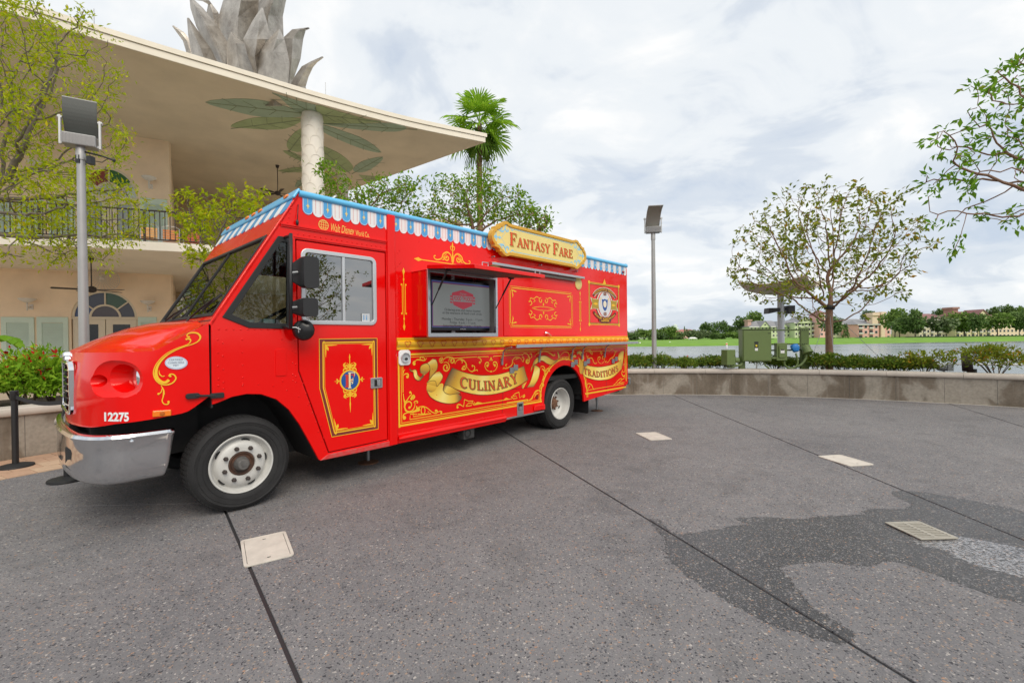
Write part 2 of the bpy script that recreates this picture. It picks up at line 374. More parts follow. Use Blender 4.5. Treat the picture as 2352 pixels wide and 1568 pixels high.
        st2 = N('ShaderNodeMapRange'); st2.inputs['From Min'].default_value = -.16; st2.inputs['From Max'].default_value = .16; L(gt.outputs[0], st2.inputs['Value'])
        tp = N('ShaderNodeBsdfTransparent'); mx = N('ShaderNodeMixShader'); L(st2.outputs[0], mx.inputs[0]); L(tp.outputs[0], mx.inputs[1]); L(b.outputs[0], mx.inputs[2]); L(mx.outputs[0], t.nodes['Material Output'].inputs['Surface'])
    MATS[name] = m; return m
AGG = aggregate('exposed_aggregate_concrete'); AGGW = aggregate('wet_aggregate_concrete', 1.0); PUD = aggregate('puddle_painted_sky_sheen', 1.0, True)
SEAL = M('joint_sealant', (.025,.025,.027),.55)
CONC = M('plain_concrete', (.34,.32,.29),.85, var=.2, vscale=5, bump=.15, bscale=50)
SOIL = M('planting_soil', (.06,.042,.03),.95, var=.5, vscale=9, bump=.6, bscale=25)
GRASSG = M('far_lawn', (.15,.30,.018),.9, var=.22, vscale=.25)
shore = [(-400,60),(-60,34),(-12,24),(2,18.5),(9,16.2),(14,12.5),(17,8.0),(19.5,2),(24,-6),(400,-60)]
land = [(-900,-900),(900,-900),(900,-60)] + shore[::-1] + [(-900,60)]
mb = MB(); mb.prism(land, lambda a, b, d: (a, b, d),-2.2,-0.035)
struct(mb.build('ground', M('ground_paving', (.16,.155,.155),.85, var=.2, vscale=.3)))
mb = MB(); mb.add([(-3000,-3000,-2.3),(3000,-3000,-2.3),(3000,3000,-2.3),(-3000,3000,-2.3)],[(0,1,2,3)])
struct(mb.build('lake_bed', M('lake_bed_mud', (.03,.035,.03),.9)))
wm = bpy.data.materials.new('lake_water'); wm.use_nodes = True; t = wm.node_tree; b = t.nodes['Principled BSDF']
b.inputs['Base Color'].default_value = (.17,.195,.205,1); b.inputs['Roughness'].default_value = .10; b.inputs['IOR'].default_value = 1.33
c = t.nodes.new('ShaderNodeTexCoord'); mp = t.nodes.new('ShaderNodeMapping'); mp.inputs['Scale'].default_value = (.22,1.0,1); t.links.new(c.outputs['Object'], mp.inputs[0])
n = t.nodes.new('ShaderNodeTexNoise'); n.inputs['Scale'].default_value = 1.1; n.inputs['Detail'].default_value = 5; t.links.new(mp.outputs[0], n.inputs['Vector'])
bp = t.nodes.new('ShaderNodeBump'); bp.inputs['Strength'].default_value = .5; bp.inputs['Distance'].default_value = .15; t.links.new(n.outputs['Fac'], bp.inputs['Height']); t.links.new(bp.outputs[0], b.inputs['Normal'])
n2 = t.nodes.new('ShaderNodeTexNoise'); n2.inputs['Scale'].default_value = .05; n2.inputs['Detail'].default_value = 4; t.links.new(mp.outputs[0], n2.inputs['Vector'])
r2 = t.nodes.new('ShaderNodeMapRange'); r2.inputs['From Min'].default_value = .42; r2.inputs['From Max'].default_value = .62; r2.inputs['To Min'].default_value = .16; r2.inputs['To Max'].default_value = .32
t.links.new(n2.outputs['Fac'], r2.inputs['Value']); t.links.new(r2.outputs[0], b.inputs['Roughness'])
mb = MB(); mb.add([(-2500,4,-1.0),(2500,4,-1.0),(2500,2500,-1.0),(-2500,2500,-1.0)],[(0,1,2,3)])
struct(mb.build('lake_water', wm))
def split(poly, p, q, gap=0.0):
    """convex polygon cut by line p->q: (left part, right part)"""
    d = Vector((q[0] - p[0], q[1] - p[1])).normalized(); nr = Vector((-d.y, d.x))
    res = []
    for sg in (1,-1):
        o = []; k = len(poly)
        dist = [sg * ((v[0] - p[0]) * nr.x + (v[1] - p[1]) * nr.y) - gap for v in poly]
        for i in range(k):
            a, b_ = poly[i], poly[(i + 1) % k]; da, db = dist[i], dist[(i + 1) % k]
            if da >= 0: o.append(a)
            if (da >= 0) != (db >= 0):
                t_ = da / (da - db); o.append((a[0] + (b_[0] - a[0]) * t_, a[1] + (b_[1] - a[1]) * t_))
        res.append(o if len(o) > 2 else None)
    return res
disc = [tuple(pol(RW + .02, a).xy) for a in range(0,360,4)]
RAD = [((-1.01,2.12),(-2.67,4.22)),((1.83,2.08),(-.22,8.04)),((3.93,3.5),(4.39,12.64)),((8.67,7.71),(9.84,10.15))]
GP = .011
rest = disc; secs = []
for p, q in RAD:
    l, r_ = split(rest, p, q, GP); secs.append(l); rest = r_
secs.append(rest)
slabs = []
def chop(poly, lines, gap):
    cur = [poly]
    for p, q in lines:
        nx = []
        for pg in cur: nx += [s_ for s_ in split(pg, p, q, gap) if s_]
        cur = nx
    return cur
slabs += chop(secs[0],[((-5.04,4.46),(-2.94,4.51)),((-5,-1.5),(5,-1.5))],.0025)
slabs += chop(secs[1],[((-5,-2),(5,-2.0)),((-2,7.1),(1,6.15))],.0025)
slabs += chop(secs[2],[((.19,6.34),(3.61,5.46)),((1.24,4.03),(3.07,3.72)),((1.83,8.63),(3.27,9.0)),((0,-2),(9,-2))],.0025)
slabs += chop(secs[3],[((3,5.3),(9,5.1)),((4,8.7),(9,9.9)),((0,-2),(9,-2))],.0025)
slabs += chop(secs[4],[((8,8.6),(12,7.4)),((4,-2),(14,-2))],.0025)
mb = MB(); mb.prism(disc, lambda a, b, d: (a, b, d),-.03,-.009)
plaza = struct(mb.build('plaza_pavement', SEAL))
for pg in slabs:
    mb = MB(); mb.prism(pg, lambda a, b, d: (a, b, d),-.028,0.0)
    mb.build('paving_slab', AGG, plaza, bevel=.004)
def blob(name, mat, pts, z, seed=1, n=6, fw=.05):
    rnd = random.Random(seed); P = [(p.x + rnd.gauss(0,.006), p.y + rnd.gauss(0,.006)) for p in cat([(p[0], p[1]) for p in pts], n, True)]
    bm = bmesh.new(); ly = bm.verts.layers.float.new('edge')
    def offs(e_):
        k = len(P); R = []
        ar = sum(P[i][0] * P[(i + 1) % k][1] - P[(i + 1) % k][0] * P[i][1] for i in range(k)); sg = 1 if ar > 0 else -1
        for i in range(k):
            d_ = Vector((P[(i + 1) % k][0] - P[i - 1][0],P[(i + 1) % k][1] - P[i - 1][1])).normalized(); R.append((P[i][0] + d_.y * sg * e_,P[i][1] - d_.x * sg * e_))
        return R
    vi = [bm.verts.new((x, y, z)) for x, y in P]; vo = [bm.verts.new((x, y, z - .0003 - .0004 * rnd.random())) for x, y in offs(fw)]
    for v in vi: v[ly] = 1.0
    k = len(P); ed = [bm.edges.new((vi[i], vi[(i + 1) % k])) for i in range(k)]
    bmesh.ops.triangle_fill(bm, use_beauty=True, edges=ed, normal=(0,0,1))
    for i in range(k):
        try: bm.faces.new((vi[i], vi[(i + 1) % k], vo[(i + 1) % k], vo[i]))
        except ValueError: pass
    for p, q in RAD:   # water does not bridge the open joints
        d = Vector((q[0] - p[0], q[1] - p[1],0)).normalized(); nr = Vector((-d.y, d.x, 0)); keep = []
        for sg in (1,-1):
            b2 = bm.copy()
            bmesh.ops.bisect_plane(b2,geom=b2.verts[:] + b2.edges[:] + b2.faces[:],plane_co=Vector((p[0],p[1],0)) + nr * sg * .012,plane_no=nr * sg,clear_inner=True)
            keep.append(b2)
        bm.clear(); ly = bm.verts.layers.float.get('edge') or bm.verts.layers.float.new('edge')
        for b2 in keep:
            mp_ = {}; l2 = b2.verts.layers.float.get('edge')
            for v in b2.verts: nv = bm.verts.new(v.co); nv[ly] = v[l2]; mp_[v] = nv
            for f in b2.faces:
                try: bm.faces.new([mp_[v] for v in f.verts])
                except ValueError: pass
            b2.free()
    for f in bm.faces:
        f.normal_update()
        if f.normal.z < 0: f.normal_flip()
    me = bpy.data.meshes.new(name); bm.to_mesh(me); bm.free(); me.materials.append(mat)
    o = bpy.data.objects.new(name, me); link(o); return struct(o)
g = lambda x, y: tuple(G(x, y).xy)
wetpx = [(1500,1190),(1545,1230),(1640,1222),(1700,1212),(1745,1200),(1700,1193),(1760,1192),(1850,1196),(1905,1190),(1990,1185),(2010,1172),(2090,1172),(2110,1158),(2085,1148),(2060,1132),(2110,1132),(2180,1142),(2270,1160),(2352,1178),(2520,1235),(2560,1420),(2352,1378),(2290,1365),(2240,1345),(2160,1318),(2090,1292),(2020,1280),(1980,1292),(1890,1283),(1830,1287),(1775,1296),(1795,1325),(1825,1362),(1850,1395),(1905,1430),(1945,1458),(1900,1462),(1830,1440),(1765,1420),(1700,1385),(1640,1350),(1580,1310),(1545,1275),(1540,1240)]
blob('wet_patch', AGGW, [g(*p) for p in wetpx],.0010,3,6,.07)
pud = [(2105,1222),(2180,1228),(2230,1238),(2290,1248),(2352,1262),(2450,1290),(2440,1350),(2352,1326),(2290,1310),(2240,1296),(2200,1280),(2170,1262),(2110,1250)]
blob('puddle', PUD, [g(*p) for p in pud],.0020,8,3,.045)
mb = MB()
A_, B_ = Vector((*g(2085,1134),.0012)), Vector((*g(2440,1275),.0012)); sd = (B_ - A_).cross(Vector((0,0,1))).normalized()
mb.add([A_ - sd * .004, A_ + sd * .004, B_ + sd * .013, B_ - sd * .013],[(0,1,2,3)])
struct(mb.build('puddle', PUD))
COVER = M('polymer_cover', (.60,.55,.48),.75, var=.15, vscale=7, bump=.15, bscale=60)
def lid(px, label, seed):
    P = [Vector((*g(*p),0)) for p in px]; c_ = sum(P, Vector()) / 4
    ex = ((P[1] - P[0]) + (P[2] - P[3])) / 2; ey = ((P[0] - P[3]) + (P[1] - P[2])) / 2
    a = math.atan2(ex.y, ex.x); w = ex.length; h = ey.length
    t_ = thing('utility_cover', label, 'utility cover', (c_.x, c_.y, 0), a)
    plate('frame', COVER, [rrect(-w / 2, w / 2,-h / 2, h / 2,.03), rrect(-w / 2 + .022, w / 2 - .022,-h / 2 + .022, h / 2 - .022,.02)], lambda x, y, d: (x, y, d),.0005,.012, t_, .002)
    plate('lid', COVER, [rrect(-w / 2 + .025, w / 2 - .025,-h / 2 + .025, h / 2 - .025,.018), rrect(-.012,.012,-h / 2 + .06,-h / 2 + .085,.004,3), rrect(-.012,.012, h / 2 - .085, h / 2 - .06,.004,3)], lambda x, y, d: (x, y, d),.001,.011, t_, .002)
    mb = MB(); mb.box(-w / 2 + .02, w / 2 - .02,-h / 2 + .02, h / 2 - .02,.0005,.004); mb.build('recess', DARK, t_)
lid([(541,1245),(648,1224),(685,1272),(572,1303)], 'pale rectangular utility cover in the paving beside the truck front wheel', 1)
lid([(1464,995),(1514,993),(1537,1009),(1488,1012)], 'pale utility cover set clear of any joint, in line with the truck rear wheel', 2)
lid([(1883,1048),(1938,1045),(2001,1068),(1945,1072)], 'pale utility cover straddling the long paving joint towards the drain', 3)
px = [(2033,1202),(2108,1200),(2206,1239),(2113,1242)]
P = [Vector((*g(*p),0)) for p in px]; c_ = sum(P, Vector()) / 4
ex = ((P[1] - P[0]) + (P[2] - P[3])) / 2; ey = ((P[0] - P[3]) + (P[1] - P[2])) / 2; w = ex.length; h = ey.length
dr = thing('drain_grate', 'tan slotted drain grate in the wet paving beside a puddle', 'drain grate', (c_.x, c_.y, 0), math.atan2(ex.y, ex.x))
TANP = M('tan_grate', (.36,.335,.28),.6, var=.15, vscale=9)
plate('frame', TANP, [rrect(-w / 2, w / 2,-h / 2, h / 2,.006,3), rrect(-w / 2 + .03, w / 2 - .03,-h / 2 + .03, h / 2 - .03,.004,3)], lambda x, y, d: (x, y, d),.0068,.016, dr, .002)
mb = MB(); mb.box(-w / 2 + .02, w / 2 - .02,-h / 2 + .02, h / 2 - .02,.0064,.0072); mb.build('pit', DARK, dr)
nb = 9
bar = MB(); bar.box(-w / 2 + .03, w / 2 - .03,-.0075,.0075,.0072,.0150); bme = bar.mesh('bar', TANP)
for i in range(nb): inst('bar', bme, dr, (0,-h / 2 + .045 + (h - .09) * i / (nb - 1),0))
mb = MB(); mb.box(-.014,.014,-h / 2 + .03, h / 2 - .03,.0074,.0155); mb.build('cross_bar', TANP, dr)
# ================================================================== retaining walls
def wallmat():
    m = bpy.data.materials.new('stained_concrete'); m.use_nodes = True; t = m.node_tree; b = t.nodes['Principled BSDF']; N = t.nodes.new; L = t.links.new
    c = N('ShaderNodeTexCoord'); mp = N('ShaderNodeMapping'); mp.inputs['Scale'].default_value = (1.5,1.5,1.0); L(c.outputs['Object'], mp.inputs[0])
    n = N('ShaderNodeTexNoise'); n.inputs['Scale'].default_value = 1.0; n.inputs['Detail'].default_value = 4; n.inputs['Distortion'].default_value = .6; L(mp.outputs[0], n.inputs['Vector'])
    r = N('ShaderNodeValToRGB'); e_ = r.color_ramp.elements; e_[0].position = .40; e_[0].color = (.135,.108,.078,1); e_[1].position = .60; e_[1].color = (.32,.285,.235,1)
    x = e_.new(.50); x.color = (.185,.152,.115,1); x = e_.new(.55); x.color = (.28,.25,.205,1)
    L(n.outputs['Fac'], r.inputs[0])
    n2 = N('ShaderNodeTexNoise'); n2.inputs['Scale'].default_value = 22; n2.inputs['Detail'].default_value = 6; L(c.outputs['Object'], n2.inputs['Vector'])
    mx = N('ShaderNodeMix'); mx.data_type = 'RGBA'; mx.blend_type = 'OVERLAY'; mx.inputs['Factor'].default_value = .35; L(r.outputs[0], mx.inputs['A']); L(n2.outputs['Fac'], mx.inputs['B'])
    mp2 = N('ShaderNodeMapping'); mp2.inputs['Scale'].default_value = (9,9,.35); L(c.outputs['Object'], mp2.inputs[0])
    n3 = N('ShaderNodeTexNoise'); n3.inputs['Scale'].default_value = 1.2; n3.inputs['Detail'].default_value = 4; L(mp2.outputs[0], n3.inputs['Vector'])
    mr = N('ShaderNodeMapRange'); mr.inputs['From Min'].default_value = .55; mr.inputs['From Max'].default_value = .75; mr.inputs['To Max'].default_value = .4; L(n3.outputs['Fac'], mr.inputs['Value'])
    m3 = N('ShaderNodeMix'); m3.data_type = 'RGBA'; L(mr.outputs[0], m3.inputs['Factor']); L(mx.outputs['Result'], m3.inputs['A']); m3.inputs['B'].default_value = (.36,.33,.29,1)
    L(m3.outputs['Result'], b.inputs['Base Color']); b.inputs['Roughness'].default_value = .8
    bp = N('ShaderNodeBump'); bp.inputs['Strength'].default_value = .15; bp.inputs['Distance'].default_value = .02; L(n2.outputs['Fac'], bp.inputs['Height']); L(bp.outputs[0], b.inputs['Normal'])
    return m
STAIN = wallmat()
CAPM = M('wall_cap_concrete', (.50,.445,.385),.75, var=.12, vscale=4, bump=.1, bscale=60)
def ringseg(mb, r0, r1, a0, a1, z0, z1, n):
    for i in range(n):
        b0 = a0 + (a1 - a0) * i / n; b1 = a0 + (a1 - a0) * (i + 1) / n
        q = [pol(r0, b0), pol(r1, b0), pol(r1, b1), pol(r0, b1)]
        V = [(p.x, p.y, z0) for p in q] + [(p.x, p.y, z1) for p in q]
        fs = [(3,2,1,0),(4,5,6,7),(1,5,6,2),(0,3,7,4)]
        if i == 0: fs.append((0,4,5,1))
        if i == n - 1: fs.append((3,2,6,7))
        mb.add(V, fs)
def arc_wall(label, r, joints, zc, zt, thick=.3):
    w_ = thing('retaining_wall', label, 'retaining wall', (0,0,0))
    for i in range(len(joints) - 1):
        a0, a1 = joints[i], joints[i + 1]; g_ = math.degrees(.004 / r) * (1 if a1 > a0 else -1)
        mb = MB(); ringseg(mb, r, r + thick, a0 + g_, a1 - g_, -.03, zc, max(2, int(abs(a1 - a0) / 1.5))); mb.build('panel', STAIN, w_)
    mb = MB(); ringseg(mb, r + .012, r + thick - .01, joints[0], joints[-1],-.03, zc - .004,30); mb.build('core', CONC, w_)
    a = joints[0]; sgn = 1 if joints[-1] > a else -1; da = math.degrees(1.35 / r)
    while (joints[-1] - a) * sgn > .5:
        b_ = a + sgn * da
        if (joints[-1] - b_) * sgn < .5: b_ = joints[-1]
        g_ = sgn * math.degrees(.003 / r); n = 4; mb = MB(); ra = r - .05; rb = r + thick + .04
        prof = [(ra + .03, zc),(ra + .008, zc + .015),(ra, zc + .045),(ra + .002, zt - .045),(ra + .012, zt - .015),(ra + .04, zt),(rb, zt),(rb, zc)]
        kk = len(prof)
        for i in range(n + 1):
            an = (a + g_) + (b_ - g_ - a - g_) * i / n
            for rr, z in prof: p = pol(rr, an); mb.v.append((p.x, p.y, z))
        for i in range(n):
            for j in range(kk): mb.f.append((i * kk + j, i * kk + (j + 1) % kk, (i + 1) * kk + (j + 1) % kk, (i + 1) * kk + j)); mb.mi.append(0)
        mb.f.append(tuple(range(kk))); mb.f.append(tuple(n * kk + j for j in range(kk))); mb.mi += [0,0]
        mb.build('cap_stone', CAPM, w_); a = b_
    return w_
def ang_at(x, y):
    p = G(x, y); return math.degrees(math.atan2(p.y - CTR.y, p.x - CTR.x))
jx = [(1452.5,905),(1524,906),(1602,907),(1681,908),(1766,910),(1855,912),(1950.5,915),(2056,919),(2168,925),(2290,932)]
js = [118,112,107,102,97,92.5] + [ang_at(*p) for p in jx]
js += [js[-1] - 6, js[-1] - 12, js[-1] - 18, js[-1] - 24, js[-1] - 30]
arc_wall('long curved concrete wall with damp stains and pale cap, lake side of plaza', RW, js, .585,.70)
arc_wall('concrete planter wall with pale cap below red flowering shrubs and building', 11.4,[126,132,138,144,150,156,162,168,176],.60,.715)
mb = MB(); ringseg(mb, RW - .035, RW + .01,112,8,.0005,.007,60); struct(mb.build('joint_caulk', M('pale_caulk', (.50,.47,.42),.8)))
mb = MB(); ringseg(mb, RW + .28, RW + 2.6,118,10,-.03,.56,60); struct(mb.build('planting_bed', SOIL))
mb = MB(); ringseg(mb, 11.65,14.5,126,176,-.03,.58,40); struct(mb.build('planting_bed', SOIL))
mb = MB(); mb.prism([(-30,8.5),(-11.9,2),(-10.6,7.6),(-7.4,11.5),(-3.6,13.6),(2,15.2),(2,40),(-30,40)], lambda a, b, d: (a, b, d),-.034,-.02); struct(mb.build('terrace_bounce_paving', M('pale_bounce_paving', (.52,.43,.33),.85, var=.12, vscale=1.2)))  # pale paving added by the cafe to bounce light up at the soffit
PAV = [M('tan_paver_a', (.46,.29,.19),.8, var=.15, vscale=12), M('tan_paver_b', (.52,.36,.24),.8, var=.15, vscale=12), M('tan_paver_c', (.42,.26,.17),.8, var=.15, vscale=12)]
mb = MB(); ringseg(mb, 10.17,11.41,138,166,-.02,.0035,20)
band = struct(mb.build('paver_band', M('paver_mortar', (.36,.28,.21),.9)))
rnd = random.Random(4)
for k in range(4):
    r0 = 10.175 + k * .306
    for i in range(18):
        a0 = 139 + i * 1.5 + (k % 2) * .75; mb = MB(); ringseg(mb, r0 + .004, r0 + .302, a0 + .02, a0 + 1.48,.0036,.009 + rnd.random() * .001,1)
        mb.build('paver', rnd.choice(PAV), band)
# ================================================================== food truck
TA = math.atan((2137 - 1176) / FOC); TD = -4.79
TU = Vector((math.sin(TA), math.cos(TA),0)); TN = Vector((math.cos(TA),-math.sin(TA),0))
truck = thing('food_truck', 'bright red food truck with blue and white scalloped awning trim and gold scrollwork', 'food truck', TN * TD, math.pi / 2 - TA)
def S(x, y, t=0.0):
    p = PL(x, y, TN, TD + t); return (p.dot(TU), p.z)
def CR(x0, y0, sc):
    return lambda cx, cy, t=0.0: S((x0 + cx * sc) * .6125,(y0 + cy * sc) * .6125, t)
SF = lambda a, b, d: (a, -d, b)
_dz = [0.0]
def lay(base):
    _dz[0] = (_dz[0] + .00012) % .0012; return base + _dz[0]
def ribbon(mb, pts, w, d, closed=False, sm=0, taper=True):
    """flat painted stroke on the truck side"""
    P = [Vector((p[0], p[1])) for p in (cat(pts, sm, closed) if sm else pts)]; k = len(P)
    if k < 2: return
    ws = w if hasattr(w, '__len__') else [w] * k
    if hasattr(w, '__len__') and len(w) != k: ws = [np.interp(i / (k - 1), np.linspace(0,1, len(w)), w) for i in range(k)]
    b = len(mb.v); dd = lay(d)
    for i in range(k):
        if closed: t_ = P[(i + 1) % k] - P[i - 1]
        else: t_ = P[min(i + 1, k - 1)] - P[max(i - 1,0)]
        if t_.length < 1e-9: t_ = Vector((1,0))
        t_.normalize(); nr = Vector((-t_.y, t_.x)) * ws[i] / 2
        for q in (P[i] + nr, P[i] - nr): mb.v.append(SF(q.x, q.y, dd))
    for i in range(k if closed else k - 1):
        j = (i + 1) % k; mb.f.append((b + 2 * i, b + 2 * i + 1, b + 2 * j + 1, b + 2 * j)); mb.mi.append(mb.m)
def dot(mb, c_, r, d, n=10, ry=None):
    P = circ(c_[0], c_[1], r, ry, n); b = len(mb.v); dd = lay(d); mb.v += [SF(x, y, dd) for x, y in P]; mb.f.append(tuple(range(b, b + n))); mb.mi.append(mb.m)
def shape(mb, pts, d):
    """filled painted outline"""
    bm = bmesh.new(); vs_ = [bm.verts.new((p[0], p[1],0)) for p in pts]
    ed = [bm.edges.new((vs_[i], vs_[(i + 1) % len(vs_)])) for i in range(len(vs_))]
    bmesh.ops.triangle_fill(bm, use_beauty=True, edges=ed, normal=(0,0,1)); bm.verts.index_update()
    dd = lay(d); mb.add([SF(v.co.x, v.co.y, dd) for v in bm.verts],[tuple(v.index for v in f.verts) for f in bm.faces]); bm.free()
def scroll(mb, c_, r, a0, turns, d, w=.012, tail=None, ball=True):
    """spiral from the outside (radius r, angle a0) into a ball"""
    n = int(14 * abs(turns)) + 4; pts = []
    for i in range(n):
        f = i / (n - 1); a = math.radians(a0 + 360 * turns * f); rr = r * (1 - .72 * f); pts.append((c_[0] + rr * math.cos(a), c_[1] + rr * math.sin(a)))
    if tail: pts = [tuple(p) for p in cat(list(tail) + [pts[0], pts[1]],6)][:-1] + pts[1:]
    ribbon(mb, pts, [w * .4, w * .9, w * 1.1, w * .8, w * .7], d)
    if ball: dot(mb, pts[-1], w * .95, d)
def face(o):   # painted sheets all look outwards
    me = o.data; bm = bmesh.new(); bm.from_mesh(me)
    for f in bm.faces:
        f.normal_update()
        if f.normal.y > 0: f.normal_flip()
    bm.to_mesh(me); bm.free(); return o
def paint(mb, name, mat, parent=truck): return face(mb.build(name, mat, parent, fix=False))
def paint_split(mb, name, mat, parent=truck, tol=.012):
    """one painted object per ornament: strokes that touch belong together"""
    par = list(range(len(mb.v)))
    def fd(i):
        while par[i] != i: par[i] = par[par[i]]; i = par[i]
        return i
    for f in mb.f:
        for j in f[1:]: par[fd(j)] = fd(f[0])
    isl = {}
    for i in range(len(mb.v)): isl.setdefault(fd(i),[]).append(i)
    keys = list(isl); V = np.array(mb.v)[:, [0,2]]; pts = [V[isl[k]] for k in keys]; g_ = list(range(len(keys)))
    def fg(i):
        while g_[i] != i: g_[i] = g_[g_[i]]; i = g_[i]
        return i
    bb = [(p.min(0) - tol, p.max(0) + tol) for p in pts]
    for i in range(len(keys)):
        for j in range(i):
            if fg(i) == fg(j) or (bb[i][0] > bb[j][1]).any() or (bb[j][0] > bb[i][1]).any(): continue
            if np.min(np.linalg.norm(pts[i][:, None] - pts[j][None], axis=2)) < tol * 2.2: g_[fg(i)] = fg(j)
    gi = {}
    for i, k in enumerate(keys): gi.setdefault(fg(i),[]).extend(isl[k])
    for ids in gi.values():
        idx = {v: i for i,v in enumerate(ids)}; m2 = MB(); m2.add([mb.v[v] for v in ids],[tuple(idx[v] for v in f) for f in mb.f if f[0] in idx]); paint(m2,name,mat,parent)
W = 2.40; ZT = 3.15
archF = [(1.19,1.03),(1.24,1.045),(1.35,1.085),(1.47,1.10),(1.60,1.085),(1.74,1.02),(1.86,.90),(1.96,.74),(2.05,.56),(2.16,.33)]
cabpts = [(1.203,1.80),(1.99,3.128),(3.055,3.128),(3.055,.345),(2.16,.33)] + archF[::-1][1:] + [(1.19,1.10),(1.19,1.785)]
qwin = [S(*p) for p in ((515,727),(572,750),(669,753),(669,549),(640,545))]
door = [(1.944,2.645),(3.0,2.648),(3.0,.40),(2.262,.385),(1.956,1.289)]
dwin = rrect(2.0,2.86,1.775,2.56,.07)
def grow(poly, e_):
    c_ = Vector((sum(p[0] for p in poly) / len(poly), sum(p[1] for p in poly) / len(poly))); k = len(poly); R = []
    area = sum(poly[i][0] * poly[(i + 1) % k][1] - poly[(i + 1) % k][0] * poly[i][1] for i in range(k)); sg = 1 if area > 0 else -1
    for i in range(k):
        a = Vector(poly[i - 1][:2]); b_ = Vector(poly[i][:2]); c2 = Vector(poly[(i + 1) % k][:2])
        d1 = (b_ - a).normalized(); d2 = (c2 - b_).normalized(); n1 = Vector((d1.y, -d1.x)) * sg; n2 = Vector((d2.y, -d2.x)) * sg
        m_ = (n1 + n2); m_ = m_ / max(.3, m_.dot(n1)) if m_.length > 1e-6 else n1
        q = b_ + m_ * e_; R.append((q.x, q.y))
    return R
plate('cab_side', RED, [cabpts, qwin, door], SF, -.035,0, truck, .006)
dr_ = plate('door', RED, [grow(door, -.012), grow(dwin, -.01)], SF, -.04,-.003, truck, .004)
plate('door_seal', BLACK, [grow(door, .04), grow(dwin, .02)], SF, -.06,-.044, truck)
wf = plate('window_frame', ALUP, [grow(dwin, .004), grow(dwin, -.04)], SF, -.02,.012, dr_, .006)
mb = MB(); mb.box(2.445,2.475,-.008,.015,1.80,2.53); mb.build('window_mullion', ALUP, dr_, bevel=.003)
mb = MB(); mb.prism(grow(dwin, -.03), SF, -.016,-.010); mb.build('window_glass', GLASSD, dr_)
mb = MB(); mb.box(2.675,2.775,-.0,.004,1.81,1.905); mb.build('window_sticker', M('pale_sticker', (.55,.58,.60),.5), dr_)
for i, xx in enumerate((2.70,2.735)):
    mb = MB(); dot(mb, (xx, 1.88),.007,.0012); ribbon(mb, [(xx, 1.868),(xx, 1.832)],.012,.0012); paint(mb, 'sticker_figure', M('sticker_blue', (.08,.3,.6),.5), dr_)
plate('quarter_window_gasket', BLACK, [grow(qwin, .012), grow(qwin, -.042)], SF, -.03,.012, truck, .004)
mb = MB(); mb.prism(grow(qwin, -.03), SF, -.014,-.009); mb.build('quarter_window_glass', GLASS, truck)
FS = lambda a, b, d: (a, W + d, b)
plate('cab_side', RED, [cabpts, qwin, dwin], FS, -.035,0, truck)
mb = MB(); mb.prism(grow(qwin, -.004), FS, -.02,-.015); mb.build('quarter_window_glass', GLASS, truck)
mb = MB(); mb.prism(grow(dwin, -.004), FS, -.02,-.015); mb.build('window_glass', GLASS, truck)
ra = [(6.585 + .59 * math.cos(math.radians(a)),.52 + .59 * math.sin(math.radians(a))) for a in range(180,-1,-8)]
bodypts = [(3.065,3.105),(8.84,3.105),(8.88,3.06),(8.88,.62),(8.84,.585),(8.74,.575),(8.66,.50),(7.19,.40)] + ra[::-1][0:] + [(5.99,.40),(5.03,.345),(3.065,.345)]
boxwin = [(3.38,1.66),(4.55,1.66),(4.55,2.43),(3.38,2.43)]
plate('body_side', RED, [bodypts, boxwin], SF, -.04,0, truck, .006)
plate('body_side', RED, [[(3.065,3.105),(8.88,3.105),(8.88,.5),(7.19,.40)] + ra[::-1] + [(5.99,.4),(3.065,.345)]], FS, -.04,0, truck)
mb = MB(); mb.box(8.84,8.878,.04, W - .04,.55,3.10); mb.build('rear_wall', RED, truck)
mb = MB(); mb.box(2.0,8.88,.02, W - .02,3.09,3.135); mb.build('roof', M('white_roof', (.72,.72,.70),.6), truck)
mb = MB(); mb.box(2.2,8.8,.05, W - .05,.86,.93); mb.box(1.25,2.2,.63, W - .63,.86,.93); mb.build('floor', DARK, truck)
mb = MB(); mb.box(3.06,3.09,.05,.55,.9,3.08); mb.box(3.06,3.09,1.2, W - .05,.9,3.08); mb.box(3.06,3.09,.55,1.2,2.7,3.08); mb.build('bulkhead', M('bulkhead_grey', (.10,.10,.105),.6), truck)
mb = MB(); mb.box(3.5,8.7,1.6,1.63,.93,3.08); mb.box(6.2,6.23,.05,1.6,.93,3.08); mb.build('galley_wall', M('galley_grey', (.30,.30,.30),.5), truck)
mb = MB(); mb.box(2.0,3.05,.04, W - .04,3.04,3.09); mb.build('headliner', M('headliner', (.12,.12,.12),.8), truck)
mb = MB(); mb.prism([(3.0,-.02),(3.012,.022),(3.03,.03),(3.10,.03),(3.118,.022),(3.125,-.02)], lambda a, b, d: (a, -b, d),.335,3.10); mb.build('corner_post', RED, truck, bevel=.004)
mb = MB(); mb.box(1.80,3.0,-.022,.0,2.765,2.785); mb.box(1.80,3.0,-.014,.0,2.75,2.765); mb.build('drip_rail', RED, truck, bevel=.003)
mb = MB(); mb.box(1.93,3.0,-.008,0,2.662,2.672); mb.build('door_header', RED, truck, bevel=.002)
plate('access_cover', RED, [rrect(*(lambda a, b: (a[0], b[0], b[1], a[1]))(S(632,802), S(658,862)),.015)], SF, -.001,.008, truck, .003)
mb = MB(); mb.prism([(2.165,.325),(3.06,.325),(3.06,.385),(2.25,.375)], SF, -.06,.012); mb.build('door_sill', M('scuffed_red', (.66,.01,.012),.45, var=.25, vscale=30, col2=(.50,.10,.09)), truck, bevel=.006)
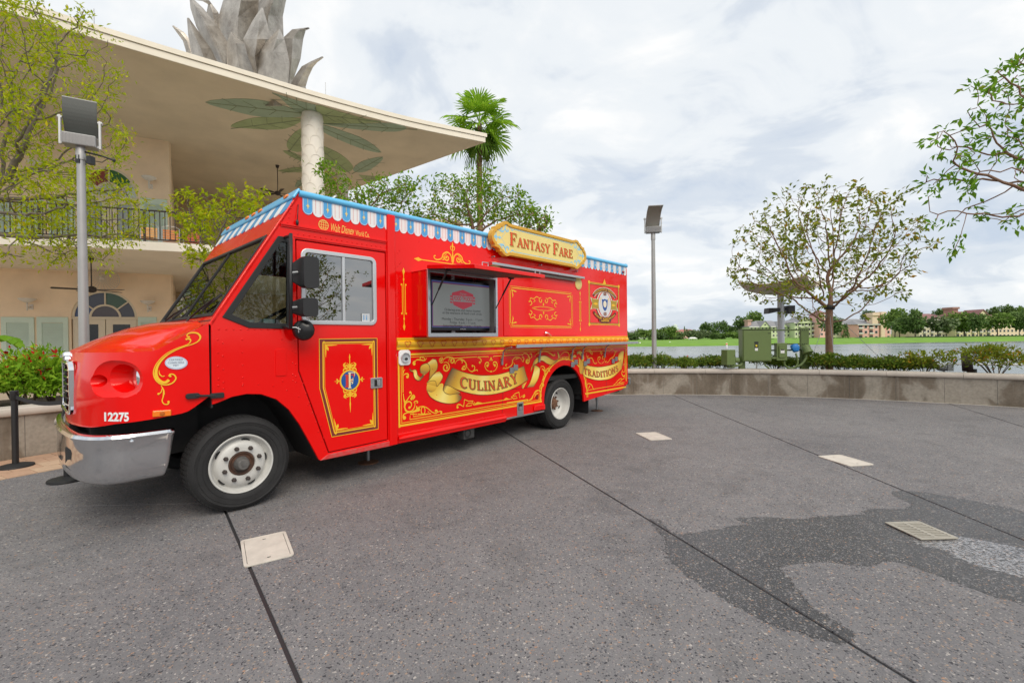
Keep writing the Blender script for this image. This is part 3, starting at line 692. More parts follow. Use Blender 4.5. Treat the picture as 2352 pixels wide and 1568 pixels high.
rp = [(-.03,.455),(.006,.455),(.012,.445),(.010,.43),(.03,.415),(.042,.395),(.036,.375),(.018,.362),(.02,.35),(.012,.335),(-.03,.335)]
mb = MB(); mb.prism(rp, lambda a, b, d: (d, -a, b),3.13,5.03); mb.build('rocker_moulding', RED, truck, auto=40)
mb = MB(); mb.box(5.06,5.99,-.004,0,.36,.385); mb.build('tread_strip', ALU, truck)
mb = MB(); mb.prism([(5.70,.41),(5.72,.50),(5.98,.50),(5.985,.40)], SF, 0,.035); mb.build('filler_cover', RED, truck, bevel=.015)
yp = [(-.01,1.475),(.012,1.475),(.014,1.502),(.006,1.506),(.012,1.512),(.030,1.53),(.036,1.553),(.030,1.578),(.014,1.592),(.008,1.596),(.016,1.60),(.018,1.622),(-.01,1.624)]
mb = MB(); mb.prism(yp, lambda a, b, d: (d, -a, b),3.128,8.86); mb.build('waist_moulding', GOLDY, truck, auto=35)
tre = MB(); rr_ = .032
for ang in (90,210,330):
    ca = (rr_ * .75 * math.cos(math.radians(ang + 180)), rr_ * .75 * math.sin(math.radians(ang + 180)))
    tre.tube([(ca[0] + rr_ * .7 * math.cos(math.radians(a)),0,ca[1] + rr_ * .7 * math.sin(math.radians(a))) for a in range(ang + 180 - 118,ang + 180 + 119,24)],.0045,4)
tme = tre.mesh('trefoil', M('moulding_red_print', (.55,.06,.01),.5))
for i in range(30): inst('trefoil', tme, truck, (3.27 + i * .187,-.037,1.548),(0,0,0),(1.0,.5,.9))
rv = MB(); rvp = []
for z in (1.70,1.86,2.02,2.18,2.34,2.5,2.66): rvp += [(3.16, z),(3.19, z + .03)]
for i in range(36): rvp.append((3.2 + i * .052,.462)); 
for i in range(30): rvp.append((1.25 + i * .06 if i < 12 else 1.97 + (i - 12) * .06,1.715 if i < 12 else 2.70))
for z in (1.62,1.50,1.38,1.26,1.20): rvp += [(1.24, z),(1.28, z - .03),(1.44, z),(1.80, z),(1.90, z),(1.93, z - .02)]
for i in range(9): a = math.radians(95 - i * 11); rvp.append((1.50 + .72 * math.cos(a),.47 + .72 * math.sin(a)))
for i in range(8): rvp.append((2.0 + i * .031,1.16 - i * .105))
for i in range(22): rvp.append((3.3 + (i * .37) % 2.9,.6 + (i * .613) % .75))
for i in range(14): rvp.append((3.2 + (i * .71) % 5.4,2.55 + (i * .337) % .3))
for i in range(18): rvp.append((3.2 + i * .31,1.488))
for i in range(6): rvp += [(1.97 + i * .012 - .10,2.80 + i * .05)]
for (a, z) in rvp: rv.ball((a, -.002, z),.008,6,4,(1,.5,1))
stuff(rv.build('rivets', RED, truck, smooth=True))
SLX, SLZ = .5098,.8603
FR = lambda y, h, d: (1.2 + h * SLX - d * SLZ, y, 1.8 + h * SLZ + d * SLX)
HT = 1.5695; h0, h1 = .05,.985
wsr = [(.075, h0),(W - .075, h0),(W - .075, h1),(.075, h1)]
plate('windscreen_surround', RED, [[(0.0,-.05),(W, -.05),(W, HT - .02),(0.0, HT - .02)], wsr], FR, -.03,.004, truck, .006)
plate('windscreen_gasket', BLACK, [grow(wsr, .008), grow(wsr, -.03)], FR, -.02,.014, truck, .003)
for a, b_ in ((.1,1.2),(1.2, W - .1)):
    mb = MB(); mb.prism([(a, h0 + .02),(b_, h0 + .02),(b_, h1 - .02),(a, h1 - .02)], FR, -.008,-.003); mb.build('windscreen_glass', GLASSW, truck)
mb = MB(); mb.prism([(1.192, h0),(1.208, h0),(1.208, h1),(1.192, h1)], FR, -.012,.010); mb.build('windscreen_divider', BLACK, truck)
for (pv, tip) in (((.62,.02),(.17,.26)),((1.75,.03),(1.30,.2))):
    wp = MB(); wp.tube([FR(pv[0],pv[1] - .06,.06),FR(pv[0],pv[1],.05),FR((pv[0] + tip[0]) / 2 + .06,(pv[1] + tip[1]) / 2,.045),FR(tip[0] + .12,tip[1] - .02,.03)],.009,6)
    wp.bar(FR(tip[0] + .34, tip[1] - .13,.022), FR(tip[0], tip[1] + .02,.022),.012,.022); wp.build('wiper', BLACK, truck)
tr_ = [(0.0,3.085),(.018,3.09),(.03,3.108),(.03,3.13),(.016,3.15),(-.02,3.162),(-.06,3.164),(-.06,3.13)]
mb = MB(); mb.prism(tr_, lambda a, b, d: (d, -a, b),1.985,8.86); mb.build('roof_trim', BLUET, truck, auto=50)
mb = MB(); mb.prism(tr_, lambda a, b, d: (d, W + a, b),1.985,8.86); mb.build('roof_trim', BLUET, truck, auto=50)
plate('front_roof_trim', BLUET, [[(-.02, HT - .115),(W + .02, HT - .115),(W + .02, HT + .01),(-.02, HT + .01)]], FR, .004,.03, truck, .012)
mb = MB(); mb.prism([(8.80,3.1),(8.895,3.1),(8.895,3.13),(8.87,3.16),(8.80,3.164)], lambda a, b, d: (a, d, b),-.02, W + .02); mb.build('rear_roof_trim', BLUET, truck, bevel=.01)
sw = .1065; SL = .172
def scal(mat, wdt, L):
    pts = [(-wdt / 2,0),(-wdt / 2,-(L - wdt / 2))] + [(wdt / 2 * math.cos(math.radians(a)),-(L - wdt / 2) + wdt / 2 * math.sin(math.radians(a))) for a in range(190,351,16)] + [(wdt / 2,-(L - wdt / 2)),(wdt / 2,0)]
    mb = MB(); mb.prism(pts, SF, .0,.005); return mb.mesh('scallop', mat)
bme, wme = scal(BLUE, sw - .001, SL), scal(WHITE, sw - .001, SL + .006)
ed = MB(); hw = (sw - .012) / 2; Lc = SL - sw / 2
ribbon(ed,[(-hw,-.01),(-hw,-Lc)] + [(hw * math.cos(math.radians(a)),-Lc + hw * math.sin(math.radians(a))) for a in range(190,351,16)] + [(hw,-Lc),(hw,-.01)],.004,.0062)
edge_me = ed.mesh('scallop_edge', WHITE)
st = MB(); ribbon(st,[(0,-.005),(0,-.05)],.005,.0063); shape(st,[(0,-.05),(.006,-.07),(.017,-.082),(.006,-.094),(0,-.122),(-.006,-.094),(-.017,-.082),(-.006,-.07)],.0066)
star_me = st.mesh('star_pendant', M('pale_gold_print', (.80,.62,.20),.4))
ln = MB(); ribbon(ln, [(-.024,-.004),(-.024,-.145)],.0028,.0064); ribbon(ln, [(.024,-.004),(.024,-.145)],.0028,.0064)
line_me = ln.mesh('red_stripes', M('red_print', (.60,.02,.02),.4))
ns = 64
for i in range(ns):
    a = 2.075 + i * sw
    if a > 8.85: break
    o = inst('scallop', bme if i % 2 == 0 else wme, truck, (a, 0,3.088))
    if i % 2 == 0: inst('scallop_edge', edge_me, o); inst('star_pendant', star_me, o)
    else: inst('red_stripes', line_me, o)
rake = math.atan2(SLX, SLZ)
fb, fw = scal(BLUE, .1485,.19), scal(WHITE, .1485,.196)
for i in range(16):
    y = .09 + i * .148; p = FR(y, HT - .115,.0045)
    o = inst('scallop', fb if i % 2 == 0 else fw, truck); o.matrix_local = Matrix(((0, SLZ, SLX, p[0]),(-1,0,0, p[1]),(0,-SLX, SLZ, p[2]),(0,0,0,1)))
mk = MB(); mk.ball((0,0,0),.045,10,6,(.35,1.35,.62)); mkme = mk.mesh('marker_lamp', ORANGE, True)
for y in (.22,.98,1.2,1.42,2.18): inst('marker_lamp', mkme, truck, FR(y, HT - .05,.035),(0, rake, 0))
mk = MB(); mk.ball((0,0,0),.03,10,6,(1.5,.8,.9)); mk.build('rear_marker_lamp', REDLENS, truck, smooth=True).location = (8.70,-.012,2.975)
mb = MB(); mb.prism(rrect(4.05,5.0,.75,1.55,.12), lambda a, b, d: (a, b, d),3.13,3.27); mb.build('roof_hatch', M('white_plastic', (.78,.78,.76),.4), truck, bevel=.05, seg=3)
mb = MB(); mb.lathe([(.36,3.13),(.36,3.24),(.40,3.245),(.40,3.275),(.30,3.33),(0,3.345)],(5.5,.95,0),(0,0,1),32); mb.build('roof_vent', STEEL, truck, auto=40)
plan = [(1.172,.0),(1.05,.0),(.92,.006),(.80,.03),(.69,.085),(.60,.16),(.52,.265),(.455,.38),(.402,.51),(.362,.65),(.336,.80),(.312,1.0),(.304,1.2)]
plan = [(p.x, p.y) for p in cat(plan, 3)]
def zb(s): return float(np.interp(s, [.30,.42,.55,.98,1.02,1.195],[.875,.885,.925,.985,1.0,1.13]))
def zsh(s): return float(np.interp(s, [.29,.40,.60,.78,1.0,1.195],[1.515,1.52,1.52,1.53,1.665,1.785]))
def zc(s): return float(np.interp(s, [.29,.37,.46,.60,.75,.95,1.195],[1.525,1.565,1.62,1.69,1.748,1.80,1.83]))
def zhood(s, y):
    ye = float(np.interp(s, [p[0] for p in plan[::-1]],[p[1] for p in plan[::-1]]))
    q = max(0, min(1,(y - ye) / max(1e-6,1.2 - ye))); f = 1 - (1 - q) ** 2.1
    return zsh(s) + (zc(s) - zsh(s)) * f - .035 * math.exp(-((q - .16) / .09) ** 2) * max(0, min(1,(s - .45) / .3))
hb = MB(); K = len(plan); full = plan + [(p[0], W - p[1]) for p in plan[::-1][1:]]; KF = len(full); NZ = 7
for k in range(NZ):
    f = k / (NZ - 1)
    for (s_, y_) in full:
        yy = y_ if y_ <= 1.2 else W - y_
        z = zb(s_) + (zsh(s_) - zb(s_)) * f; lean = .03 * f * f * (1.0 if s_ < .6 else max(0,1 - (s_ - .6) / .3))
        bul = -.012 * math.sin(math.pi * f)
        hb.v.append((s_ + lean + (bul if s_ < .6 else 0), y_, z))
for k in range(NZ - 1):
    for i in range(KF - 1): hb.f.append((k * KF + i, k * KF + i + 1,(k + 1) * KF + i + 1,(k + 1) * KF + i)); hb.mi.append(0)
top0 = (NZ - 1) * KF; NI = 12; rows = [[top0 + i for i in range(K)]]
rowsR = [[top0 + KF - 1 - i for i in range(K)]]
def prow(j, mirror):
    R = []
    for i, (s_, y_) in enumerate(plan):
        q = j / NI; ye = y_ + (1.2 - y_) * q; lean = .03 * (1.0 if s_ < .6 else max(0,1 - (s_ - .6) / .3))
        hb.v.append((s_ + lean, (W - ye) if mirror else ye, zhood(s_, ye))); R.append(len(hb.v) - 1)
    return R
for j in range(1, NI + 1): rows.append(prow(j, False))
for j in range(1, NI): rowsR.append(prow(j, True))
rowsR.append(rows[-1])
for RR in (rows, rowsR):
    for j in range(NI):
        for i in range(K - 1): hb.f.append((RR[j][i], RR[j][i + 1], RR[j + 1][i + 1], RR[j + 1][i])); hb.mi.append(0)
hb.f.append(tuple(range(KF)))                                            # underside
hb.f.append(tuple([k * KF for k in range(NZ)] + [r_[0] for r_ in rows[1:]] + [r_[0] for r_ in rowsR[::-1][1:-1]] + [k * KF + KF - 1 for k in range(NZ - 1,-1,-1)]))
hb.mi += [0,0]
hood = hb.build('hood', RED, truck)
bmh = bmesh.new(); bmh.from_mesh(hood.data); bmesh.ops.remove_doubles(bmh,verts=bmh.verts,dist=1e-4); bmesh.ops.dissolve_degenerate(bmh,edges=bmh.edges,dist=1e-4)
bmesh.ops.holes_fill(bmh, edges=bmh.edges, sides=0); bmesh.ops.recalc_face_normals(bmh, faces=bmh.faces); bmh.to_mesh(hood.data); bmh.free()
def cut(o, cutters):
    for cb in cutters:
        c_ = cb.build('cutter', RED, o.parent); md = o.modifiers.new('b', 'BOOLEAN'); md.object = c_; md.operation = 'DIFFERENCE'; md.solver = 'EXACT'
    bpy.context.view_layer.update(); dg = bpy.context.evaluated_depsgraph_get()
    me = bpy.data.meshes.new_from_object(o.evaluated_get(dg)); old = o.data; cs = [m_.object for m_ in o.modifiers]
    o.modifiers.clear(); o.data = me
    for c_ in cs:
        m_ = c_.data; bpy.data.objects.remove(c_); bpy.data.meshes.remove(m_)
    return o
HLc = (.215,1.295); 
def dish(sy, sz, r, sc): b_ = MB(); b_.ball((0,0,0), r, 36,20, sc); b_.v = [(x + sy[0], y + sy[1], z + sz) for x, y, z in b_.v]; return b_
cuts = []
for mir in (0,1):
    Y = lambda y: (W - y) if mir else y
    c1 = MB(); c1.ball((0,0,0),1.0,36,20)
    c1.v = [(.555 + x * .045 * -.8 + y * .27 * .6, Y(.245 + x * .045 * -.6 - y * .27 * .8),1.29 + z * .165) for x, y, z in c1.v]; cuts.append(c1)
    c2 = MB(); c2.lathe([(.120,.2),(.120,.71)],(0, Y(.228),1.30),(1,0,0),40); cuts.append(c2)
    c3 = MB(); c3.lathe([(.052,.2),(.052,.63)],(0, Y(.415),1.28),(1,0,0),24); cuts.append(c3)
grl = MB(); grl.prism(rrect(.80,1.60,.985,1.425,.07), lambda a, b, d: (d, a, b),.2,.42); cuts.append(grl)
cut(hood, cuts)
hood.data.polygons.foreach_set('use_smooth', [True] * len(hood.data.polygons)); hood.data.set_sharp_from_angle(angle=math.radians(22))
for mir in (0,1):
    Y = (lambda y: W - y) if mir else (lambda y: y)
    mb = MB(); mb.lathe([(.0,.670),(.06,.675),(.10,.685),(.119,.698),(.119,.706)],(0, Y(.228),1.30),(1,0,0),32); mb.build('headlight', M('headlight_glass', (.75,.78,.8),.08, metal=.9), truck, smooth=True)
    mb = MB(); mb.lathe([(.0,.60),(.045,.605),(.05,.62)],(0, Y(.415),1.28),(1,0,0),20); mb.build('turn_lamp', REDLENS, truck, smooth=True)
grille = plate('grille', CHROME, [rrect(.78,1.62,.965,1.445,.08), rrect(.812,1.588,.997,1.413,.06)], lambda a, b, d: (d + .030 * ((a - 1.2) / .4) ** 2, a, b),.272,.312, truck, .008)
mb = MB(); yy_ = np.linspace(.795,1.605,12)
for y in yy_: q_ = .030 * ((y - 1.2) / .4) ** 2; mb.v += [(.328 + q_, y, .98),(.328 + q_, y, 1.43)]
for i in range(11): mb.f.append((2 * i, 2 * i + 2,2 * i + 3,2 * i + 1)); mb.mi.append(0)
mb.build('grille_back', DARK, grille, fix=False)
mb = MB(); mb.box(.300,.318,1.185,1.215,.99,1.42); mb.build('grille_rib', CHROME, grille)
for i in range(6):
    z = 1.045 + i * .063; mb = MB()
    pts = [(.304 + .030 * ((y - 1.2) / .4) ** 2, y, z) for y in np.linspace(.81,1.59,11)]
    for j in range(10): mb.bar(pts[j], pts[j + 1],.024,.013)
    mb.build('grille_bar', CHROME, grille)
mb = MB(); mb.lathe([(0,-.022),(.03,-.018),(.04,-.006),(.042,.03)],(.306,1.2,1.484),(1,0,0),24); mb.build('badge', CHROME, truck, auto=30)
L1, L2 = S(433,910,.02), S(512,907,.02)
mb = MB(); mb.prism(rrect(L1[0] - .02,L1[0] + .085,L1[1] - .024,L1[1] + .024,.02),SF,0,.03); mb.prism(rrect(L2[0] - .10,L2[0] + .01,L2[1] - .024,L2[1] + .024,.01),SF,0,.03)
mb.prism([(L1[0] + .05, L1[1] - .010),(L2[0] - .06, L2[1] - .010),(L2[0] - .06, L2[1] + .010),(L1[0] + .05, L1[1] + .010)], SF, .012,.034); mb.build('hood_latch', BLACK, truck, bevel=.005)
def onhood(x, y, d=.004):
    """point of the fender side under a picture point"""
    t_ = 0.0
    for _ in range(14):
        s_, z_ = S(x, y, t_); t_ = -float(np.interp(s_, [p[0] for p in plan[::-1]],[p[1] for p in plan[::-1]]))
    return Vector((s_, -t_, z_))
def fender_ribbon(mb, crop, pts, w, off=.006, sm=5):
    P = [onhood((crop[0] + p[0] * crop[2]) * .6125,(crop[1] + p[1] * crop[2]) * .6125) for p in cat(pts, sm)]
    k = len(P); ws = [np.interp(i / (k - 1), np.linspace(0,1, len(w)), w) for i in range(k)]; b_ = len(mb.v); off = lay(off)
    for i in range(k):
        t_ = (P[min(i + 1, k - 1)] - P[max(i - 1,0)]).normalized(); ds = .01
        ye = lambda s_: float(np.interp(s_, [p[0] for p in plan[::-1]],[p[1] for p in plan[::-1]]))
        tg = Vector((1,(ye(P[i].x + ds) - ye(P[i].x - ds)) / (2 * ds),0)).normalized(); nrm = Vector((tg.y, -tg.x, 0))
        if nrm.y > 0: nrm = -nrm
        sd = nrm.cross(t_).normalized() * ws[i] / 2
        mb.v += [tuple(P[i] + sd + nrm * off), tuple(P[i] - sd + nrm * off)]
    for i in range(k - 1): mb.f.append((b_ + 2 * i, b_ + 2 * i + 1, b_ + 2 * i + 3, b_ + 2 * i + 2)); mb.mi.append(0)
N1 = (200,1180,620 / 2315)
fs_ = MB()
for pts,w_ in [([(1900,315),(1870,300),(1885,265),(1950,250),(2020,262),(2055,310),(2030,365),(1950,410),(1820,450),(1680,510),(1560,590),(1470,700),(1440,800),(1455,880),(1510,935),(1570,945),(1620,910)],[.012,.012,.018,.022,.012,.010,.014,.024,.032,.03,.03]),
                ([(1850,345),(1890,335),(1920,355),(1900,400),(1840,430),(1700,480),(1560,560),(1450,680),(1405,800),(1430,900),(1500,965),(1590,978),(1670,950),(1715,890),(1690,840),(1640,830),(1620,860)],[.02,.02,.01,.008,.008,.009,.012,.014,.015,.014,.014,.02]),
                ([(1480,775),(1490,830),(1525,860),(1560,855)],[.004,.012,.010,.008]),
                ([(1510,985),(1545,1060),(1540,1140),(1525,1200),(1550,1245),(1600,1250),(1618,1222)],[.006,.016,.010,.010,.012,.016]),
                ([(1530,1010),(1510,1080),(1475,1105)],[.006,.010,.010]),([(1545,1080),(1560,1110)],[.014,.006])]:
    fender_ribbon(fs_, N1, pts, [x * .72 for x in w_])
for c_ in ((1895,310),(1612,1215),(1637,858),(1475,1105)):
    fender_ribbon(fs_, N1,[(c_[0] - 16, c_[1]),(c_[0], c_[1]),(c_[0] + 16, c_[1])],[.009,.018,.009])
fs_.build('fender_scroll', GOLD, truck)
def fender_oval(name, mat, crop, cx, cy, rx, ry, off, n=24):
    mb = MB(); P = [onhood((crop[0] + (cx + rx * math.cos(a)) * crop[2]) * .6125,(crop[1] + (cy + ry * math.sin(a)) * crop[2]) * .6125) for a in np.linspace(0,2 * math.pi,n,endpoint=False)]
    mb.add([p + Vector((-.3,-.95,0)) * off for p in P],[tuple(range(n))]); return mb.build(name, mat, truck)
fender_oval('oval_sticker', M('sticker_lilac', (.50,.52,.68),.35), N1,1722,672,160,92,.006)
fender_oval('oval_sticker_field', M('sticker_pale', (.66,.74,.80),.35), N1,1722,672,142,76,.008)
def txt(body, size, font=None, shear=0, offset=0.0, space=1.0):
    cu = bpy.data.curves.new('t', 'FONT'); cu.body = body; cu.size = size; cu.align_x = 'CENTER'; cu.align_y = 'CENTER'; cu.shear = shear; cu.offset = offset; cu.space_character = space
    o = bpy.data.objects.new('t', cu); COL.objects.link(o); dg = bpy.context.evaluated_depsgraph_get()
    me = bpy.data.meshes.new_from_object(o.evaluated_get(dg)); v = [(p.co.x, p.co.y) for p in me.vertices]; f = [tuple(p.vertices) for p in me.polygons]
    bpy.data.objects.remove(o); bpy.data.curves.remove(cu); bpy.data.meshes.remove(me); return v, f
def put_text(mb, body, size, mapf, **k):
    v, f = txt(body, size, **k); mb.add([mapf(x, y) for x, y in v], f)
def hood_text(body, px, size, mat, name, off=.006, **k):
    c_ = onhood(*px); mb = MB()
    ye = lambda s_: float(np.interp(s_, [p[0] for p in plan[::-1]],[p[1] for p in plan[::-1]]))
    tg = Vector((1,(ye(c_.x + .05) - ye(c_.x - .05)) / .1,0)).normalized(); nrm = Vector((tg.y, -tg.x, 0)); nrm = -nrm if nrm.y > 0 else nrm
    def mf(x, y):
        p = c_ + tg * x; return (p.x + nrm.x * off, ye(p.x) + nrm.y * off, c_.z + y)
    put_text(mb, body, size, mf, **k); return mb.build(name, mat, truck)
hood_text('12275', (268,958),.098, WHITE, 'fleet_number', offset=.004, space=1.0)
for i, (b_, yy) in enumerate((('CERTIFIED', 826),('CLEAN IDLE', 832.5),('MET', 839))):
    hood_text(b_, (404, yy),.021, M('sticker_ink', (.12,.15,.25),.5), 'sticker_lettering', .010)
mb = MB(); c0 = onhood(350,950); c1_ = onhood(393,947)
mb.bar(c0 + Vector((0,-.008,0)), c1_ + Vector((0,-.008,0)),.024,.052); mb.build('side_marker', ORANGE, truck, bevel=.006)
mb = MB(); mb.lathe([(0,.012),(.016,.010),(.018,0)], tuple((c0 + c1_) / 2 + Vector((0,-.02,0))),(0,-1,0),12); mb.build('marker_reflector', M('amber_dark', (.5,.12,.01),.3), truck)
mb = MB(); mb.prism([(1.185,1.0),(1.20,1.0),(1.235,1.79),(1.19,1.80)], lambda a, b, d: (a, d, b),.02, W - .02); mb.build('cowl', BLACK, truck)
mb = MB(); mb.prism([(.42,.5),(1.2,.55),(1.2,1.05),(.42,.90)], lambda a, b, d: (a, d, b),.55, W - .55); mb.build('engine_bay', DARK, truck)
bp_ = [(.905,-.01),(.70,-.012),(.55,-.005),(.44,.05),(.36,.16),(.30,.33),(.275,.52),(.255,.8),(.245,1.2)]
bp_ = [(p.x, p.y) for p in cat(bp_, 4)]; bp_ = bp_ + [(a, W - b_) for a, b_ in bp_[::-1][1:]]
prof = [(.10,.845),(.03,.862),(.0,.855),(-.012,.835),(.0,.81),(.005,.70),(.0,.58),(.012,.50),(.05,.465),(.10,.46)]
mb = MB(); kk = len(prof)
for i, (a, b_) in enumerate(bp_):
    q0 = bp_[max(i - 1,0)]; q1 = bp_[min(i + 1, len(bp_) - 1)]; tg = Vector((q1[0] - q0[0], q1[1] - q0[1])).normalized(); inn = Vector((tg.y, -tg.x))
    if inn.x < 0 and abs(b_ - 1.2) < 1.0: inn = -inn
    if b_ < .2 and inn.y < 0: inn = -inn
    if b_ > W - .2 and inn.y > 0: inn = -inn
    endf = max(0,(a - .80) / .105)
    for d, z in prof: mb.v.append((a + inn.x * d - endf * (.85 - z) * .16, b_ + inn.y * d, z))
for i in range(len(bp_) - 1):
    for j in range(kk - 1): mb.f.append((i * kk + j, (i + 1) * kk + j, (i + 1) * kk + j + 1, i * kk + j + 1)); mb.mi.append(0)
bumper = mb.build('bumper', CHROMEW, truck, auto=40, solid=.006)
for y in (.50, W - .5):
    mb = MB(); mb.prism(rrect(y - .11, y + .11,.56,.73,.03), lambda a, b, d: (float(np.interp(abs(a - 1.2),[0,.4,.68,.87,1.04],[.245,.255,.275,.30,.36])) + d, a, b),-.004,.03); mb.build('bumper_vent', DARK, bumper)
mb = MB(); mb.lathe([(0,.012),(.012,.01),(.016,0)],(.62,-.02,.80),(0,-1,0),12); mb.build('bumper_bolt', CHROME, bumper)
def lug_ring(mb, r, y, n, rad, h, ph=0):
    for i in range(n):
        a = 2 * math.pi * i / n + ph; mb.lathe([(rad * 1.25,0),(rad * 1.25,h * .3),(rad,h * .32),(rad,h),(rad * .55,h * 1.15)],(r * math.cos(a),y,r * math.sin(a)),(0,-1,0),6)
def wheel(s_, front, y0=.035):
    w_ = bpy.data.objects.new('wheel', None); w_.location = (s_, y0,.44); link(w_, truck)
    tp = [(.277,.0),(.285,.010),(.31,.018),(.35,.022),(.385,.017),(.392,.022),(.41,.010),(.428,-.012),(.437,-.035),(.44,-.06),(.44,-.20),(.43,-.24),(.40,-.265),(.31,-.275),(.277,-.24)]
    mb = MB(); mb.lathe(tp, (0,0,0),(0,-1,0),72, closed=True)
    ty = mb.build('tyre', TYRE, w_, auto=50)
    for k_, rr in enumerate((.325,.368)):
        mb = MB(); mb.tube([(rr * math.cos(t_),-.0215, rr * math.sin(t_)) for t_ in np.linspace(0,2 * math.pi, 60, endpoint=False)],.0022,4, closed=True); mb.build('sidewall_ring', TYRE, ty)
    tread = MB()
    nl = 60 if front else 52
    for i in range(nl):
        a = 2 * math.pi * i / nl
        for (ya, yb) in (((-.0,.045),(.06,.10),(.115,.15),(.165,.205)) if front else ((-.005,.075),(.085,.13),(.14,.215))):
            r0, r1 = (.436,.446) if front else (.432,.4475); da = .042 if front else .038
            P = []
            for rr in (r0, r1):
                for yy in (ya, yb):
                    for s2 in (-1,1):
                        r_e = rr - (.012 if (yy < .02) else 0); P.append((r_e * math.cos(a + s2 * da), yy + .012, r_e * math.sin(a + s2 * da)))
            tread.add(P, [(0,1,3,2),(4,6,7,5),(0,4,5,1),(2,3,7,6),(0,2,6,4),(1,5,7,3)])
    stuff(tread.build('tread', TYRE, ty))
    if front:
        rp_ = [(.278,.006),(.272,.012),(.262,.008),(.255,-.012),(.243,-.05),(.232,-.058),(.222,-.045),(.205,-.018),(.185,-.004),(.15,0),(.118,0),(.112,-.015),(.108,-.05)]
        mb = MB(); mb.lathe(rp_, (0,0,0),(0,-1,0),64, cap0=False); rim = mb.build('rim', RIMW, w_, auto=45)
        mb = MB(); mb.lathe([(.118,-.04),(.112,-.012),(.10,-.008),(.085,-.02),(.06,-.02)],(0,0,0),(0,-1,0),40); mb.build('hub_flange', M('hub_black', (.03,.018,.013),.6, var=.5, vscale=14, col2=(.12,.05,.025)), rim)
        mb = MB(); mb.lathe([(.07,-.03),(.062,.012),(.052,.022),(.050,.045),(.044,.052),(.02,.052),(.018,.06),(0,.06)],(0,0,0),(0,-1,0),32); mb.build('hub_cap', M('dirty_hub', (.20,.19,.18),.5, metal=.6, var=.3, vscale=20), rim, auto=40)
        lg = MB(); lg.lathe([(.021,0),(.021,.01),(.0165,.011),(.0165,.036),(.009,.044)],(0,0,0),(0,-1,0),6); lme = lg.mesh('lug_nut', M('lug_steel', (.07,.055,.05),.5, metal=.5))
        for i in range(8): a = 2 * math.pi * i / 8 + .3; inst('lug_nut', lme, rim, (.155 * math.cos(a),0,.155 * math.sin(a)))
        hh = MB(); hh.lathe([(0,.002),(.5,.002),(.5,-.01)],(0,0,0),(0,-1,0),16); hme = hh.mesh('hand_hole', DARK)
        for i in range(5):
            a = math.radians(78 + 72 * i); inst('hand_hole', hme, rim, (.2185 * math.cos(a),.038,.2185 * math.sin(a)),(0,-a, 0),(.028,1,.075))
    else:
        rp_ = [(.278,.006),(.272,.012),(.262,.006),(.258,-.02),(.250,-.035),(.243,-.05),(.238,-.11),(.225,-.135),(.20,-.15),(.17,-.155),(.08,-.155),(.075,-.17)]
        mb = MB(); mb.lathe(rp_, (0,0,0),(0,-1,0),64, cap0=False); rim = mb.build('rim', RIMW, w_, auto=45)
        mb = MB(); mb.lathe([(.075,-.165),(.07,-.16),(0,-.16)],(0,0,0),(0,-1,0),24); mb.build('hub_hole', DARK, rim)
        mb = MB(); lug_ring(mb, .11,.155,8,.015,.03,.2)
        mb.lathe([(.10,-.155),(.095,-.10),(.07,-.075),(.045,-.07),(0,-.07)],(-.05,0,0),(0,-1,0),20); mb.build('hub', RUST, rim, auto=40)
        hme = MB().lathe([(0,.002),(.5,.002),(.5,-.01)],(0,0,0),(0,-1,0),16).mesh('hand_hole', DARK)
        for a in (60,150,240,330): inst('hand_hole', hme, rim, (.19 * math.cos(math.radians(a)),.149,.19 * math.sin(math.radians(a))),(0,-math.radians(a),0),(.03,1,.06))
    return w_
wheel(1.435, True)
wheel(6.49, False)
w2 = wheel(6.49, False, .355)
for s_ in (1.435,6.49):
    mb = MB(); mb.lathe([(.277,0),(.31,.02),(.39,.02),(.43,-.01),(.44,-.05),(.44,-.20),(.40,-.26),(.30,-.27),(.277,-.24)],(s_,W - .035,.44),(0,1,0),40,closed=True)
    mb.lathe([(.277,.0),(.1,-.1),(0,-.1)],(s_, W - .035,.44),(0,1,0),40); mb.build('wheel', TYRE, truck, auto=40)
mb = MB(); mb.box(.5,8.7,.72,.86,.55,.80); mb.box(.5,8.7, W - .86, W - .72,.55,.80)
mb.tube([(1.435,.3,.42),(1.435,2.1,.42)],.06,10); mb.tube([(6.49,.3,.44),(6.49,2.1,.44)],.09,10)
mb.ball((6.49,1.2,.44),.22,12,8); mb.box(2.3,3.0,.3,.7,.45,.85); mb.box(4.0,5.6,.95,1.6,.36,.80); mb.box(7.3,8.5,.35,2.0,.55,.86)
mb.build('chassis', DARK, truck)
wh = [(1.20,1.02)] + archF[1:]
mb = MB(); o2 = [(a, b_) for a, b_ in archF]
for i in range(len(o2) - 1):
    a, b_ = o2[i], o2[i + 1]; mb.add([(a[0],.03, a[1]),(b_[0],.03, b_[1]),(b_[0],.62, b_[1]),(a[0],.62, a[1])],[(0,1,2,3)])
mb.add([(x, .62, z) for x, z in o2] + [(2.16,.62,.33),(1.17,.62,.33)],[tuple(range(len(o2) + 2))])
mb.build('wheel_well', DARK, truck)
mb = MB()
rr2 = [(6.585 + .60 * math.cos(math.radians(a)),.52 + .60 * math.sin(math.radians(a))) for a in range(180,-1,-10)]
for i in range(len(rr2) - 1):
    a, b_ = rr2[i], rr2[i + 1]; mb.add([(a[0],.03, a[1]),(b_[0],.03, b_[1]),(b_[0],.95, b_[1]),(a[0],.95, a[1])],[(0,1,2,3)])
mb.add([(x, .95, z) for x, z in rr2],[tuple(range(len(rr2)))]); mb.build('wheel_well', DARK, truck)
